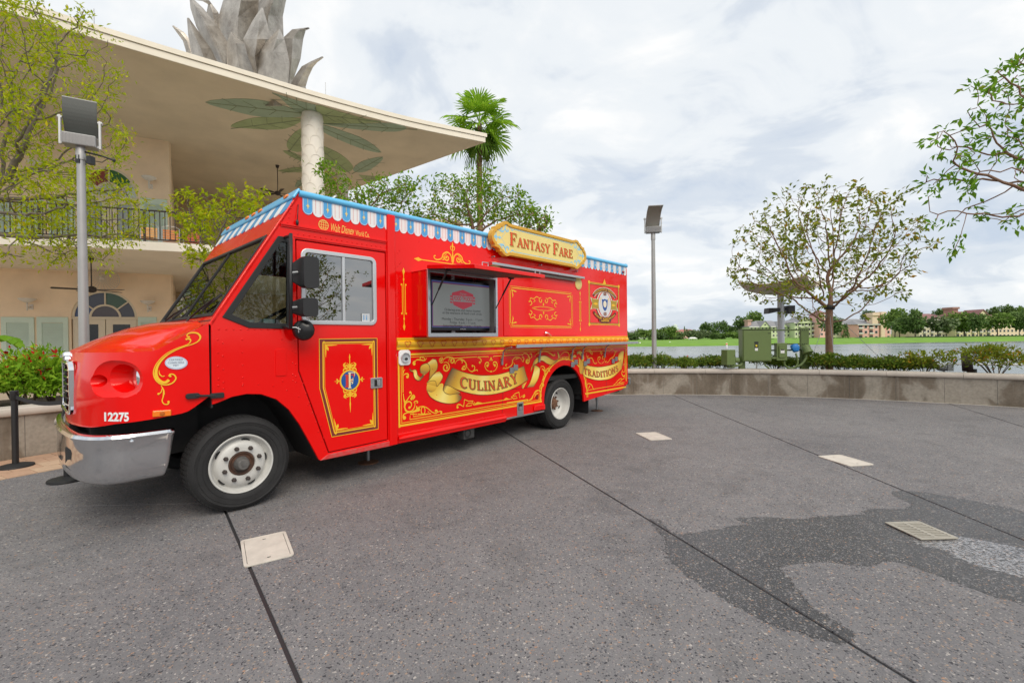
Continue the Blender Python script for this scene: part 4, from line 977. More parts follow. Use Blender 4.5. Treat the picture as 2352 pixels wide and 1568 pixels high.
mb = MB(); mb.box(3.1,5.95,.06,.10,.40,.86); mb.box(7.22,8.6,.06,.10,.45,.86); mb.build('skirt', DARK, truck)
mb = MB(); mb.prism(rrect(*(.06,.62),.14,.66,.03), lambda a, b, d: (d, a, b),7.42,7.435); mb.build('mud_flap', BLACK, truck)
mb = MB(); mb.prism(rrect(.06,.62,.40,.66,.01), lambda a, b, d: (d, a, b),7.41,7.419); mb.build('mud_flap_bracket', STEEL, truck)
for (sx, yy) in [((lambda p_: (p_.dot(TU),-(p_.dot(TN) - TD)))(G(x_, y_))) for x_, y_ in ((846,1062),(1371,943))]:
    mb = MB(); mb.tube([(sx, yy, .03),(sx, yy, .60)],.022,10); mb.tube([(sx, yy, .22),(sx, yy, .5)],.03,10); jk = mb.build('levelling_jack', STEEL, truck, auto=40)
    mb = MB(); mb.lathe([(.13,0.001),(.13,.012),(.05,.03),(0,.03)],(sx, yy, 0),(0,0,1),18); mb.build('jack_foot', RUST, jk, auto=30)
e0 = S(1072,992,-.05)
mb = MB(); mb.prism([(-.10,-.09),(.10,-.09),(.10,.09),(-.10,.09)], lambda a, b, d: (e0[0] + .02 + a, .10 + d, e0[1] + b),-.08,.05); ex_ = mb.build('exhaust_bracket', M('sooty_steel', (.07,.07,.07),.5, metal=.5, var=.3, vscale=9), truck, bevel=.006)
mb = MB(); mb.lathe([(.045,.35),(.045,0),(.058,0),(.058,.35)],(e0[0] - .01,-.0 + .01, e0[1] - .01),(0,1,0),20, closed=True); mb.lathe([(0,.12),(.045,.12)],(e0[0] - .01,.01, e0[1] - .01),(0,1,0),20); mb.build('tail_pipe', DARK, ex_, auto=40)
mb = MB(); mb.box(8.80,9.05,.10,.18,.60,.66); mb.build('rear_step_arm', BLACK, truck)
mb = MB(); mb.box(9.03,9.12,.06,.24,.56,.70); mb.build('rear_step', STEEL, truck, bevel=.008)
CABG = M('cab_plastic', (.035,.035,.037),.6)
mb = MB(); mb.prism([(1.22,1.2),(1.75,1.3),(1.75,1.6),(1.62,1.74),(1.22,1.78)], lambda a, b, d: (a, d, b),.06, W - .06); mb.build('dashboard', CABG, truck, bevel=.03)
sc_ = Vector((1.95,.62,1.86)); ax = Vector((-.55,0,.83)); ux = Vector((.83,0,.55))
mb = MB(); mb.tube([sc_ + ux * .23 * math.cos(t_) + Vector((0,1,0)) * .23 * math.sin(t_) for t_ in np.linspace(0,2 * math.pi,32,endpoint=False)],.018,8,closed=True)
for t_ in (0.3,2.3,4.4): mb.tube([sc_ - ax * .03, sc_ + ux * .22 * math.cos(t_) + Vector((0,.22 * math.sin(t_),0))],.013,6)
mb.tube([sc_ - ax * .02, sc_ - ax * .35],.03,8); mb.build('steering_wheel', BLKP, truck, smooth=True)
for yy in (.62,1.8):
    mb = MB(); mb.prism(rrect(2.25,2.75,1.30,1.44,.06),lambda a,b,d: (a,d,b),yy - .24,yy + .24); mb.prism([(2.66,1.40),(2.80,1.40),(2.95,2.15),(2.84,2.18)],lambda a,b,d: (a,d,b),yy - .23,yy + .23)
    mb.prism([(2.88,2.18),(2.95,2.18),(2.98,2.36),(2.90,2.37)], lambda a, b, d: (a, d, b), yy - .13, yy + .13); mb.build('driver_seat', M('seat_cloth', (.03,.03,.034),.9), truck, bevel=.04, seg=3)
mb = MB(); mb.box(1.62,1.80,.10,.22,1.735,1.775); mb.build('yellow_box', M('yellow_card', (.75,.62,.05),.6), truck)
mb = MB(); mb.lathe([(.06,0),(.085,.06),(.082,.06),(.055,.005)],(1.52,.17,1.75),(0,0,1),20); mb.build('paper_bowl', M('paper_white', (.7,.72,.68),.7), truck)
mb = MB(); mb.box(1.72,1.83,.26,.36,1.74,1.83); mb.build('dash_carton', M('pale_blue_card', (.45,.58,.65),.6), truck)
mb = MB(); mb.tube([FR(.2,.2,-.06), FR(.95,.05,-.06)],.014,6); mb.tube([FR(.2,.2,-.06), FR(.16,.9,-.05)],.012,6); mb.build('grab_handle', STEEL, truck)
def at_t(x, y, t_): s_, z_ = S(x, y, t_); return Vector((s_, -t_, z_))
mb = MB(); mb.tube([at_t(655,545,.02),at_t(668,541,.20),at_t(668,536,.20)],.016,8); mb.tube([at_t(668,536,.20),at_t(668,755,.20)],.016,10); mb.tube([at_t(668,752,.20),at_t(652,750,.02)],.016,8)
arm = mb.build('mirror_arm', BLKP, truck, smooth=True)
def mhead(x0, x1, y0, y1, t_):
    a = S(x0, y1, t_); b_ = S(x1, y0, t_); mb = MB()
    out_ = rrect(a[0] + .02,b_[0],a[1],b_[1],.035); inn = [(p[0] * .6 + (a[0] + b_[0]) * .2,p[1] * .66 + (a[1] + b_[1]) * .17) for p in out_]; k = len(out_)
    mb.v += [(p[0] + .03,-t_ - .02 - .08, p[1]) for p in out_] + [(p[0] + .02,-t_ - .02, p[1]) for p in out_] + [(p[0] - .05,-t_ + .05, p[1]) for p in inn]
    for r_ in range(2):
        for i in range(k): mb.f.append((r_ * k + i, r_ * k + (i + 1) % k, (r_ + 1) * k + (i + 1) % k, (r_ + 1) * k + i))
    mb.f.append(tuple(range(k))); mb.f.append(tuple(2 * k + i for i in range(k))); mb.mi += [0] * (2 * k + 2)
    mb.build('mirror_head', BLKP, arm, auto=40)
    mb = MB(); c_ = at_t(668,(y0 + y1) / 2,.2); mb.tube([c_, (a[0] + .03,-t_, (a[1] + b_[1]) / 2)],.014,6); mb.build('mirror_clamp', STEEL, arm)
mhead(677,716,593,661,.2); mhead(675,714,686,727,.2)
c_ = at_t(697,758,.16)
mb = MB(); mb.lathe([(0,.04),(.05,.035),(.085,.02),(.105,0),(.10,-.012),(0,-.012)], c_, (-.55,-.83,0),28); mb.build('convex_mirror', M('mirror_back_black', (.012,.012,.013),.25), arm, smooth=True)
mb = MB(); mb.tube([at_t(668,752,.2), at_t(680,752,.22), at_t(690,757,.24)],.007,6); mb.tube([at_t(686,750,.23), at_t(686,764,.23)],.006,6); mb.build('mirror_bracket', STEEL, arm)
mb = MB(); a_ = S(680,512); mb.tube([(S(684,470)[0],-.01, S(684,470)[1]),(a_[0],-.03, a_[1] + .02)],.004,5); mb.ball((a_[0],-.03, a_[1]),.02,8,6,(.8,.8,1.5)); mb.build('antenna', BLKP, truck, smooth=True)
BX0, BX1, BZ0, BZ1, BP = 3.362,4.556,1.632,2.448,.33
mb = MB(); mb.box(BX0,BX0 + .018,-BP,0,BZ0,BZ1); mb.box(BX1 - .018,BX1,-BP,0,BZ0,BZ1); mb.box(BX0,BX1,-BP,0,BZ1 - .018,BZ1 - .0005); mb.box(BX0,BX1,-BP,0,BZ0 + .0005,BZ0 + .018)
hbx = mb.build('menu_hatch', RED, truck)
IN = lambda a, b, d: (a, -BP - d, b)
plate('hatch_frame', ALU, [[(BX0 - .004, BZ0 - .004),(BX1 + .004, BZ0 - .004),(BX1 + .004, BZ1 + .004),(BX0 - .004, BZ1 + .004)],[(BX0 + .035, BZ0 + .045),(BX1 - .035, BZ0 + .045),(BX1 - .035, BZ1 - .03),(BX0 + .035, BZ1 - .03)]], IN, -.03,.006, hbx, .003)
mb = MB(); mb.box(BX0 + .02, BX1 - .02,.10,.12, BZ0 + .02, BZ1 - .02); mb.box(BX0 + .02, BX0 + .03,-BP + .03,.1, BZ0 + .02, BZ1 - .02); mb.box(BX1 - .03, BX1 - .02,-BP + .03,.1, BZ0 + .02, BZ1 - .02); mb.build('hatch_lining', M('hatch_lining', (.22,.215,.20),.5, var=.3, vscale=5), hbx)
mb = MB()
for xx in (3.5,4.02,4.42): mb.box(xx, xx + .06,.02,.05, BZ0 + .02, BZ1 - .02)
mb.build('screen_mount', ALU, hbx)
NB = CR(1580,980,320 / 1673); tvt = BP - .13
def TV(cx, cy): return NB(cx, cy, tvt)
c4 = [TV(185,1345), TV(1385,1345), TV(1385,440), TV(150,305)]
tx0, tx1, tz0, tz1 = c4[0][0] - .01, c4[1][0], c4[0][1] - .005, c4[3][1]
mb = MB(); mb.box(tx0, tx1,-tvt + .004,-tvt + .07, tz0, tz1); tv = mb.build('menu_screen', M('screen_bezel', (.008,.008,.01),.3), hbx, bevel=.004)
TVF = lambda a, b, d: (a, -tvt - d, b)
def scr(name, col, x0, x1, z0, z1, d):
    m_ = M('screen_' + name, col, .25, spec=.4, emit=.55); mb = MB(); mb.add([TVF(x0, z0, d), TVF(x1, z0, d), TVF(x1, z1, d), TVF(x0, z1, d)],[(0,1,2,3)]); mb.build('screen_' + name, m_, tv)
m_ = .03; scr('violet_edge', (.035,.045,.12), tx0 + m_, tx1 - m_, tz0 + m_ + .01, tz1 - m_, .001)
scr('magenta_edge', (.10,.01,.04), tx0 + m_ + .008, tx1 - m_ - .006, tz0 + m_ + .025, tz1 - m_ - .022,.002)
scr('grey_field', (.125,.132,.128), tx0 + m_ + .016, tx1 - m_ - .01, tz0 + m_ + .032, tz1 - m_ - .032,.003)
sw_, sh_ = tx1 - tx0, tz1 - tz0; scx = (tx0 + tx1) / 2
INK = M('screen_ink', (.015,.012,.012),.4); SRED = M('screen_red', (.26,.015,.03),.3, emit=.5); SGR = M('screen_grey2', (.125,.132,.128),.3, emit=.55)
def scr_text(body, fx, fz, size, mat, d=.005, **k):
    mb = MB(); wd_ = {31: .58,37: .64,35: .66,24: .42,33: .62}.get(len(body),.6) * sw_; vx = [p[0] for p in txt(body, size, **k)[0]]; kx = wd_ / (max(vx) - min(vx)); put_text(mb, body, size, lambda x, y: TVF(scx + fx * sw_ + x * kx, tz0 + fz * sh_ + y, d), **k); stuff(mb.build('screen_text', mat, tv))
scr_text('Ordering area and menus located', 0,.405,.044, INK); scr_text('at the entrance of food truck circle.', 0,.345,.044, INK)
scr_text('Monday - Thursday  5 p.m. - 11 p.m.', 0,.225,.044, INK); scr_text('Friday  4 p.m. - 11 p.m.', 0,.158,.044, INK); scr_text('Saturday/Sunday  1 p.m. - 11 p.m.', 0,.095,.044, INK)
lx, lz = scx, tz0 + .62 * sh_; u_ = sw_ / 10
def poly_tv(pts, mat, d, name='screen_logo'):
    mb = MB(); mb.add([TVF(lx + p[0] * u_, lz + p[1] * u_, d) for p in pts],[tuple(range(len(pts)))]); mb.build(name, mat, tv)
poly_tv([(-1.7,.75),(0,1.2),(1.7,.75),(1.75,.5),(1.5,-.7),(0,-1.2),(-1.5,-.7),(-1.75,.5)], SRED, .004)
poly_tv([(-1.6,.42),(1.6,.42),(1.5,-.28),(-1.5,-.28)], SGR, .0046)
for sx in (-1,1):
    for k_ in range(3): poly_tv([(sx * 1.7,.4 - .35 * k_),(sx * 2.05,.4 - .35 * k_),(sx * 2.0,.2 - .35 * k_),(sx * 1.6,.2 - .35 * k_)][::sx],SRED,.0042)
mb = MB(); put_text(mb, 'FOOD TRUCKS', u_ * .5, lambda x, y: TVF(lx + x * .86, lz + .07 * u_ + y * 1.35,.0055), offset=.002); mb.build('screen_text', SRED, tv)
mb = MB(); put_text(mb, 'Disney', u_ * .40, lambda x, y: TVF(lx + x, lz + .68 * u_ + y, .0055), shear=.3); mb.build('screen_text', SGR, tv)
mb = MB(); put_text(mb, 'SAMSUNG', .022, lambda x, y: TVF(scx + x, tz0 + .02 + y, .002)); mb.build('brand_lettering', WHITE, tv)
L_ = .85; fz1 = S(1094.7,617, BP + L_)[1]
FL = lambda a, b, d: (a, -BP - b * .995, BZ1 + .004 + (fz1 - BZ1) * b / L_ + d)
mb = MB(); mb.prism([(BX0 - .01,0),(BX1 + .01,0),(BX1 + .01, L_),(BX0 - .01, L_)], FL, 0,.045); flap = mb.build('hatch_flap', RED, truck, bevel=.004)
plate('flap_lining', M('flap_lining', (.06,.052,.045),.6),[[(BX0 + .03,.03),(BX1 - .03,.03),(BX1 - .03, L_ - .03),(BX0 + .03, L_ - .03)]], FL, -.004,-.001, flap)
for xx, dx in ((BX0 + .06,.0),(BX1 - .03,.0)):
    a = Vector(FL(xx, .30,-.01)); b_ = Vector((xx, -BP - .0,2.02)); mb = MB(); md_ = a.lerp(b_, .55); mb.tube([a, md_],.012,8); mb.tube([md_, b_],.007,8); mb.box(xx - .04, xx + .04, a.y - .02, a.y + .02, a.z - .01, a.z + .012); mb.build('gas_strut', BLACK, flap)
for xx in (BX0 + .12, BX1 - .16):
    mb = MB(); p0 = Vector(FL(xx, L_ - .02,.045)); mb.tube([p0, p0 + Vector((0,0,.035)), p0 + Vector((.09,0,.035)), p0 + Vector((.09,0,0))],.006,6); mb.build('flap_handle', ALU, flap)
r0, r1 = S(1125.6,601,.05), S(1338,637,.05)
mb = MB(); mb.prism([(0,0),(.05,0),(.10,-.012),(.10,-.05),(0,-.06)], lambda a, b, d: (d, -a, (r0[1] + r1[1]) / 2 + b + .01), r0[0], r1[0]); mb.build('awning_rail', ALU, truck, bevel=.004)
r0, r1 = S(1152,613,.04), S(1322,641,.04)
mb = MB(); mb.prism([(0,0),(.05,0),(.06,-.03),(.05,-.05),(0,-.05)], lambda a, b, d: (d, -a, (r0[1] + r1[1]) / 2 + b), r0[0], r1[0]); mb.build('lower_rail', M('dull_rail', (.25,.24,.22),.5, metal=.5), truck, bevel=.004)
for cx, cy in ((1006,566),(1778,705)):
    c_ = S(888.1 + cx * .2474,477.8 + cy * .2474); mb = MB(); mb.lathe([(.105,0),(.105,.012),(.095,.018),(0,.018)],(c_[0],0, c_[1]),(0,-1,0),28); mb.build('round_cover', CREAM, truck, auto=40)
c5 = lambda cx, cy, t_=0.0: S(888.1 + cx * .2474,477.75 + cy * .2474, t_)
h_a, h_b = c5(1085,1195), c5(1760,1195)
plate('closed_hatch', RED, [[(h_a[0],1.640),(h_b[0],1.640),(h_b[0],2.50),(h_a[0],2.50)]], SF, .0005,.012, truck, .004)
hl = c5(1475,1165); mb = MB(); mb.tube([(hl[0] - .05,-.02, hl[1] + .01),(hl[0],-.05, hl[1] + .01),(hl[0] + .10,-.05, hl[1] - .04)],.010,8); mb.lathe([(.022,0),(.022,.03),(0,.03)],(hl[0] - .03,-.012, hl[1] + .01),(0,-1,0),14); mb.build('hatch_handle', CHROME, truck, smooth=True)
sx0 = c5(1085,1290)[0]; szt = c5(1215,1270,.26)[1]
mb = MB(); mb.box(sx0,8.82,-.25,-.03, szt - .022, szt - .006); sh = mb.build('counter_shelf', RED, truck)
mb = MB(); mb.box(sx0,8.84,-.275,-.25, szt - .045, szt + .004); mb.build('shelf_edge', ALU, sh, bevel=.004)
for cx in (1115,1460,1760,1857,2065):
    s_ = c5(cx, 1330,.12)[0]; mb = MB(); mb.tube([(s_, -.22, szt - .03),(s_, -.12, szt - .05),(s_, -.05, szt - .10),(s_, -.03, szt - .24)],.012,6); mb.box(s_ - .018, s_ + .018,-.03,-.006, szt - .30, szt - .20); mb.build('shelf_bracket', STEEL, sh)
c7 = lambda cx, cy, t_=0.0: S(888.1 + cx * .2474,735 + cy * .2474, t_)
for (cx, cy) in ((1157,465),(1192,440),(1722,412),(1752,390),(1838,402),(1866,382),(2098,380),(2126,360)):
    p = c7(cx, cy); mb = MB(); mb.box(p[0] - .05, p[0] + .05,-.022,-.006, p[1] - .045, p[1] + .045); mb.build('shelf_catch', STEEL, truck, bevel=.004)
p = c7(160,348); mb = MB(); mb.prism(rrect(p[0] - .085, p[0] + .085, p[1] - .095, p[1] + .095,.04), SF, 0,.025); lo = mb.build('inlet_housing', WHITE, truck, bevel=.01)
mb = MB(); mb.lathe([(.065,.0),(.06,.03),(.05,.012),(.03,.006),(0,.008)],(p[0],-.02, p[1]),(0,-1,0),24); mb.build('inlet_socket', ALUP, lo, auto=40)
mb = MB(); mb.lathe([(.018,0),(.016,.022),(0,.024)],(p[0] + .012,-.026, p[1] - .015),(0,-1,0),12); mb.build('inlet_pin', BLKP, lo)
p = c7(1238,822); mb = MB(); mb.prism(rrect(p[0] - .075, p[0] + .075, p[1] - .105, p[1] + .105,.015), SF, 0,.012); lt = mb.build('locker_latch', ALU, truck, bevel=.004)
mb = MB(); mb.box(p[0] - .045, p[0] + .045,-.014,-.012, p[1] - .02, p[1] + .08); mb.build('latch_recess', DARK, lt)
mb = MB(); mb.box(p[0] - .04, p[0] + .03,-.024,-.012, p[1] - .015, p[1] + .04); mb.build('latch_paddle', CHROME, lt)
p = S(864,879); mb = MB(); mb.prism(rrect(p[0] - .078, p[0] + .078, p[1] - .062, p[1] + .062,.015), SF, -.003,.014); dl = mb.build('door_latch', CHROME, dr_, bevel=.004)
mb = MB(); mb.box(p[0] - .03, p[0] + .055,-.0155,-.0135, p[1] - .04, p[1] + .04); mb.build('latch_recess', DARK, dl)
mb = MB(); mb.box(p[0] + .0, p[0] + .045,-.026,-.014, p[1] - .036, p[1] + .036); mb.build('latch_paddle', ALU, dl, bevel=.003)
mb = MB(); mb.lathe([(.011,0),(.011,.004),(0,.004)],(p[0] - .055,-.014, p[1] - .02),(0,-1,0),12); mb.build('key_lock', STEEL, dl)
SEAM = M('panel_seam', (.10,.002,.002),.6)
for pts in ([c7(1062,632), c7(1080,655), c7(1070,905)],[c7(1085,650), c7(1300,628)],[c7(2038,530), c7(2042,680)],[c7(1700,408), c7(1905,400)]):
    mb = MB(); ribbon(mb, pts, .007,.0022); paint(mb, 'panel_seam', SEAM)
p = c7(1395,712); mb = MB(); mb.lathe([(.035,0),(.033,.012),(0,.014)],(p[0],0, p[1]),(0,-1,0),18); mb.build('red_reflector', REDLENS, truck)
# ================================================================== painted artwork on the truck side
TK, TH = .17,.075
def arc_(cx,cy,rx,ry,a0,a1,n=12): return [(cx + rx * math.cos(math.radians(a0 + (a1 - a0) * i / (n - 1))),cy + ry * math.sin(math.radians(a0 + (a1 - a0) * i / (n - 1)))) for i in range(n)]
def sf(x, y, w=.30): return ([(x - w / 2, y),(x + w / 2, y)],[.06])
def GL(ch):
    st_ = lambda x: ([(x, .02),(x, .98)],[TK]); tn = lambda x: ([(x, .02),(x, .98)],[TH])
    B, T_ = .03,.97
    if ch == 'A': return .86,[([(.12,.02),(.43,1)],[TH]),([(.43,1),(.73,.02)],[TK]),([(.22,.34),(.62,.34)],[TH]), sf(.12, B, .26), sf(.73, B, .30)]
    if ch == 'C': return .76,[(arc_(.43,.5,.37,.49,48,312,18),[.05,.10,.17,.17,.17,.10,.05]),([(.70,.96),(.70,.70)],[.06,.03])]
    if ch == 'D': return .84,[st_(.16),(arc_(.20,.5,.55,.47,90,-90,16),[.06,.10,.18,.10,.06]), sf(.14, B), sf(.14, T_)]
    if ch == 'E': return .70,[st_(.16),([(.03, T_),(.60, T_)],[.06]),([(.03, B),(.63, B)],[.06]),([(.16,.52),(.46,.52)],[.06]),([(.60,.99),(.60,.76)],[.07,.03]),([(.63,.01),(.63,.25)],[.07,.03]),([(.46,.62),(.46,.42)],[.05])]
    if ch == 'F': return .68,[st_(.16),([(.03, T_),(.62, T_)],[.06]), sf(.16, B),([(.16,.52),(.46,.52)],[.06]),([(.62,.99),(.62,.74)],[.08,.03]),([(.46,.64),(.46,.40)],[.05])]
    if ch == 'G': return .82,[(arc_(.43,.5,.37,.49,48,340,18),[.05,.10,.17,.17,.17,.10,.06]),([(.70,.96),(.70,.70)],[.06,.03]),([(.70,.06),(.70,.42)],[.13]), sf(.70,.43,.28)]
    if ch == 'H': return .88,[st_(.16), st_(.70),([(.16,.52),(.70,.52)],[.07]), sf(.16, B), sf(.70, B), sf(.16, T_), sf(.70, T_)]
    if ch == 'I': return .38,[st_(.18), sf(.18, B, .34), sf(.18, T_, .34)]
    if ch == 'K': return .86,[st_(.16),([(.22,.42),(.66,.97)],[TH]),([(.34,.56),(.74,.02)],[TK]), sf(.16, B), sf(.16, T_), sf(.66, T_, .24), sf(.76, B, .24)]
    if ch == 'L': return .66,[st_(.16),([(.03, B),(.60, B)],[.06]), sf(.16, T_),([(.60,.01),(.60,.28)],[.08,.03])]
    if ch == 'M': return 1.0,[tn(.13),([(.13,.98),(.48,.05)],[TK]),([(.48,.05),(.82,.98)],[TH]), st_(.82), sf(.13, B, .24), sf(.82, B), sf(.10, T_, .2), sf(.86, T_, .22)]
    if ch == 'N': return .86,[tn(.13),([(.13,.98),(.68,.02)],[TK]), tn(.68), sf(.13, B, .26), sf(.68, T_, .28), sf(.10, T_, .2)]
    if ch == 'O': return .84,[(arc_(.42,.5,.36,.48,0,360,24),[.17,.07,.17,.07,.17])]
    if ch == 'R': return .82,[st_(.16),(arc_(.20,.74,.38,.235,90,-90,12),[.06,.10,.16,.10,.06]),([(.34,.50),(.70,.02)],[TK]), sf(.16, B), sf(.14, T_), sf(.74, B, .2)]
    if ch == 'S': return .62,[(cat([(.52,.80),(.40,.95),(.26,.96),(.12,.84),(.14,.66),(.30,.54),(.46,.42),(.52,.26),(.42,.08),(.26,.03),(.10,.14),(.07,.26)],3),[.04,.07,.09,.13,.17,.17,.13,.09,.07,.04])]
    if ch == 'T': return .74,[([(.36,.02),(.36,.98)],[TK]),([(.04, T_),(.68, T_)],[.06]), sf(.36, B),([(.05,.99),(.05,.74)],[.07,.03]),([(.67,.99),(.67,.74)],[.07,.03])]
    if ch == 'U': return .84,[([(.16,.98),(.16,.30)],[TK]),(arc_(.42,.30,.26,.27,180,360,10),[.17,.12,.08,.075,.075]),([(.68,.30),(.68,.98)],[TH]), sf(.16, T_), sf(.68, T_, .26)]
    if ch == 'Y': return .82,[([(.10,.98),(.40,.46)],[TK]),([(.70,.98),(.40,.46)],[TH]),([(.40,.02),(.40,.50)],[TK]), sf(.40, B), sf(.10, T_, .26), sf(.70, T_, .24)]
    return .40,[]
def lettering(mb, word, mapf, d, small=None, fat=0.0, shift=(0,0), track=.05):
    """mapf(fx, fy) -> (s, z); fx runs 0..1 over the word"""
    items = []; x = 0
    for i, ch in enumerate(word):
        k = 1.0 if (small is None or i in small) else .74
        w_, st_ = GL(ch); items.append((x, k, st_)); x += (w_ + track) * k
    for (x0, k, st_) in items:
        for pts, ws in st_:
            P = [Vector((p[0], p[1])) for p in pts]
            if len(P) == 2: P = [P[0].lerp(P[1], t_) for t_ in (0,.5,1)]
            n = len(P); wl = [np.interp(i / (n - 1), np.linspace(0,1, len(ws)), ws) if len(ws) > 1 else ws[0] for i in range(n)]
            b = len(mb.v); dd = lay(d)
            for i in range(n):
                t_ = P[min(i + 1, n - 1)] - P[max(i - 1,0)]; t_.normalize(); nr = Vector((-t_.y, t_.x)) * (wl[i] / 2 + fat)
                ext = t_ * fat * (1 if i == n - 1 else -1 if i == 0 else 0)
                for q in (P[i] + nr + ext, P[i] - nr + ext):
                    m_ = mapf((x0 + (q.x + shift[0]) * k) / x, (q.y + shift[1]) * k); mb.v.append(SF(m_[0], m_[1], dd))
            for i in range(n - 1): mb.f.append((b + 2 * i, b + 2 * i + 1, b + 2 * i + 3, b + 2 * i + 2)); mb.mi.append(0)
def two_curves(base, top):
    Bc = cat(base, 8); Tc = cat(top, 8)
    def at(C, f):
        L = [0]
        for i in range(len(C) - 1): L.append(L[-1] + (C[i + 1] - C[i]).length)
        d = f * L[-1]; i = max(0,min(len(C) - 2,int(np.searchsorted(L,d)) - 1)); t_ = (d - L[i]) / max(1e-9,L[i + 1] - L[i]); return C[i].lerp(C[i + 1],t_)
    return lambda fx, fy: tuple(at(Bc, fx).lerp(at(Tc, fx), fy))
gm = bpy.data.materials.new('gold_ribbon_print'); gm.use_nodes = True; t = gm.node_tree; b = t.nodes['Principled BSDF']; b.inputs['Roughness'].default_value = .4
at_ = t.nodes.new('ShaderNodeAttribute'); at_.attribute_name = 'print'; t.links.new(at_.outputs['Color'], b.inputs['Base Color'])
gd = {'k': (.16,.08,.03), 'b': (.34,.20,.05), 'm': (.62,.34,.03), 'g': (.82,.51,.06), 'l': (.90,.65,.12), 'h': (.95,.78,.24)}
class RB:
    def __init__(s): s.v = []; s.f = []; s.c = []
    def strip(s, A, B, cols, d, sm=4):
        A = cat(A, sm); B = cat(B, sm); n = max(len(A), len(B))
        rs = lambda C: [C[min(len(C) - 1, int(round(i * (len(C) - 1) / (n - 1))))] for i in range(n)]
        A, B = rs(A), rs(B); b_ = len(s.v); dd = lay(d)
        cl = [gd[k] for k in cols]
        for i in range(n):
            c_ = [np.interp(i / (n - 1), np.linspace(0,1, len(cl)),[q[j] for q in cl]) for j in range(3)]
            s.v += [SF(A[i].x, A[i].y, dd), SF(B[i].x, B[i].y, dd)]; s.c += [(*c_, 1)] * 2
        s.f += [(b_ + 2 * i, b_ + 2 * i + 1, b_ + 2 * i + 3, b_ + 2 * i + 2) for i in range(n - 1)]
    def build(s, name):
        me = bpy.data.meshes.new(name); me.from_pydata(s.v, [], s.f); me.materials.append(gm)
        a = me.color_attributes.new('print', 'FLOAT_COLOR', 'POINT')
        for i, c_ in enumerate(s.c): a.data[i].color = c_
        o = bpy.data.objects.new(name, me); link(o, truck); return face(o)
X3 = CR(1500,1280,540 / 2352); X4 = CR(1900,1280,480 / 2352); X5 = CR(1450,780,950 / 2352); X6 = CR(2140,960,240 / 1344); X7 = CR(1160,1260,280 / 1098); X4c = CR(600,680,900 / 1960); X8 = CR(1450,1200,950 / 2352)
q3 = lambda L: [X3(*p) for p in L]; q4 = lambda L: [X4(*p) for p in L]; q5 = lambda L: [X5(*p) for p in L]; q6 = lambda L: [X6(*p) for p in L]; q7 = lambda L: [X7(*p) for p in L]
OUT = M('dark_outline_print', (.10,.045,.01),.5)
d1 = .0032
rb = RB()
top = [(850,430),(925,460),(1020,495),(1150,530),(1300,552),(1450,552),(1600,538),(1780,490),(1930,437),(2020,400)]
bot = [(715,712),(800,725),(920,780),(1060,825),(1230,862),(1400,870),(1570,850),(1770,795),(1950,712),(2085,625)]
rb.strip(q3([(640,690),(700,690),(705,780),(760,850),(860,855),(940,850),(1000,905)]), q3([(440,815),(490,900),(600,970),(740,1008),(860,1008),(950,980),(1000,925)]), 'gglhlgbk', d1)
rb.strip(q3([(722,715),(800,728),(890,775),(975,822)]), q3([(698,790),(735,838),(810,866),(975,850)]), 'klgmb', d1 + .0006)
rb.strip(q3([(535,283),(585,300),(610,370),(605,440),(575,495),(530,555),(440,665)]), q3([(500,310),(445,360),(470,395),(485,450),(485,540),(470,625),(435,672)]), 'lhgmmbb', d1)
rb.strip(q3([(445,360),(475,400),(480,465),(430,520),(385,560)]), q3([(400,362),(345,392),(324,440),(330,500),(372,535)]), 'lgmbm', d1 + .0003)
rb.strip(q3([(150,425),(185,470),(235,455),(268,478),(282,540),(330,580),(378,528)]), q3([(155,470),(182,490),(212,500),(222,560),(250,615),(315,638),(385,565)]), 'kmglhgbk', d1 + .0006)
rb.strip(q3([(640,488),(690,550),(682,615),(600,735)]), q3([(590,500),(520,570),(455,645),(430,690)]), 'mhlgm', d1 + .0006)
rb.strip(q3([(575,650),(600,735),(565,805),(500,830)]), q3([(500,642),(440,700),(432,780),(432,798)]), 'mgmb', d1 + .0009)
rb.strip(q3(top), q3(bot), 'kbmgllhlllgmb', d1 + .0012)
rb.strip(q4([(275,795),(335,760),(372,728)]), q4([(277,850),(300,862),(330,810)]), 'bgm', d1 + .0009)
rb.strip(q4([(500,425),(580,470),(606,520),(575,680),(492,828)]), q4([(495,440),(495,520),(480,600),(430,740),(368,842)]), 'bglhlgb', d1 + .0009)
rb.strip(q4([(500,360),(560,350),(600,350),(545,410)]), q4([(440,560),(455,470),(500,425),(545,420)]), 'gmbb', d1 + .0003)
rb.strip(q4([(500,352),(560,290),(640,264),(720,266),(800,312),(870,345),(925,332)]), q4([(470,430),(540,400),(600,355),(660,355),(740,405),(810,427),(890,390)]), 'bglhlgmb', d1 + .0006)
rb.strip(q4([(890,390),(950,320),(968,270),(938,180)]), q4([(925,332),(945,300),(938,250),(925,195)]), 'bmlg', d1 + .0006)
rb.build('ribbon_banner')
r2 = RB()
r2.strip(q4([(1285,188),(1350,175),(1402,225),(1420,310),(1400,372)]), q4([(1288,238),(1325,225),(1355,260),(1365,310),(1385,372)]), 'bglgm', d1)
r2.strip(q4([(1195,290),(1240,245),(1275,262)]), q4([(1200,295),(1262,292),(1280,275)]), 'mgb', d1)
r2.strip(q4([(1318,290),(1360,340),(1400,380),(1452,428)]), q4([(1330,420),(1335,540),(1352,590),(1398,592)]), 'gmmb', d1)
r2.strip(q4([(2100,182),(2125,178),(2150,185),(2142,300),(2120,450)]), q4([(2060,225),(2045,290),(2055,345),(2080,400),(2100,470)]), 'mglgb', d1)
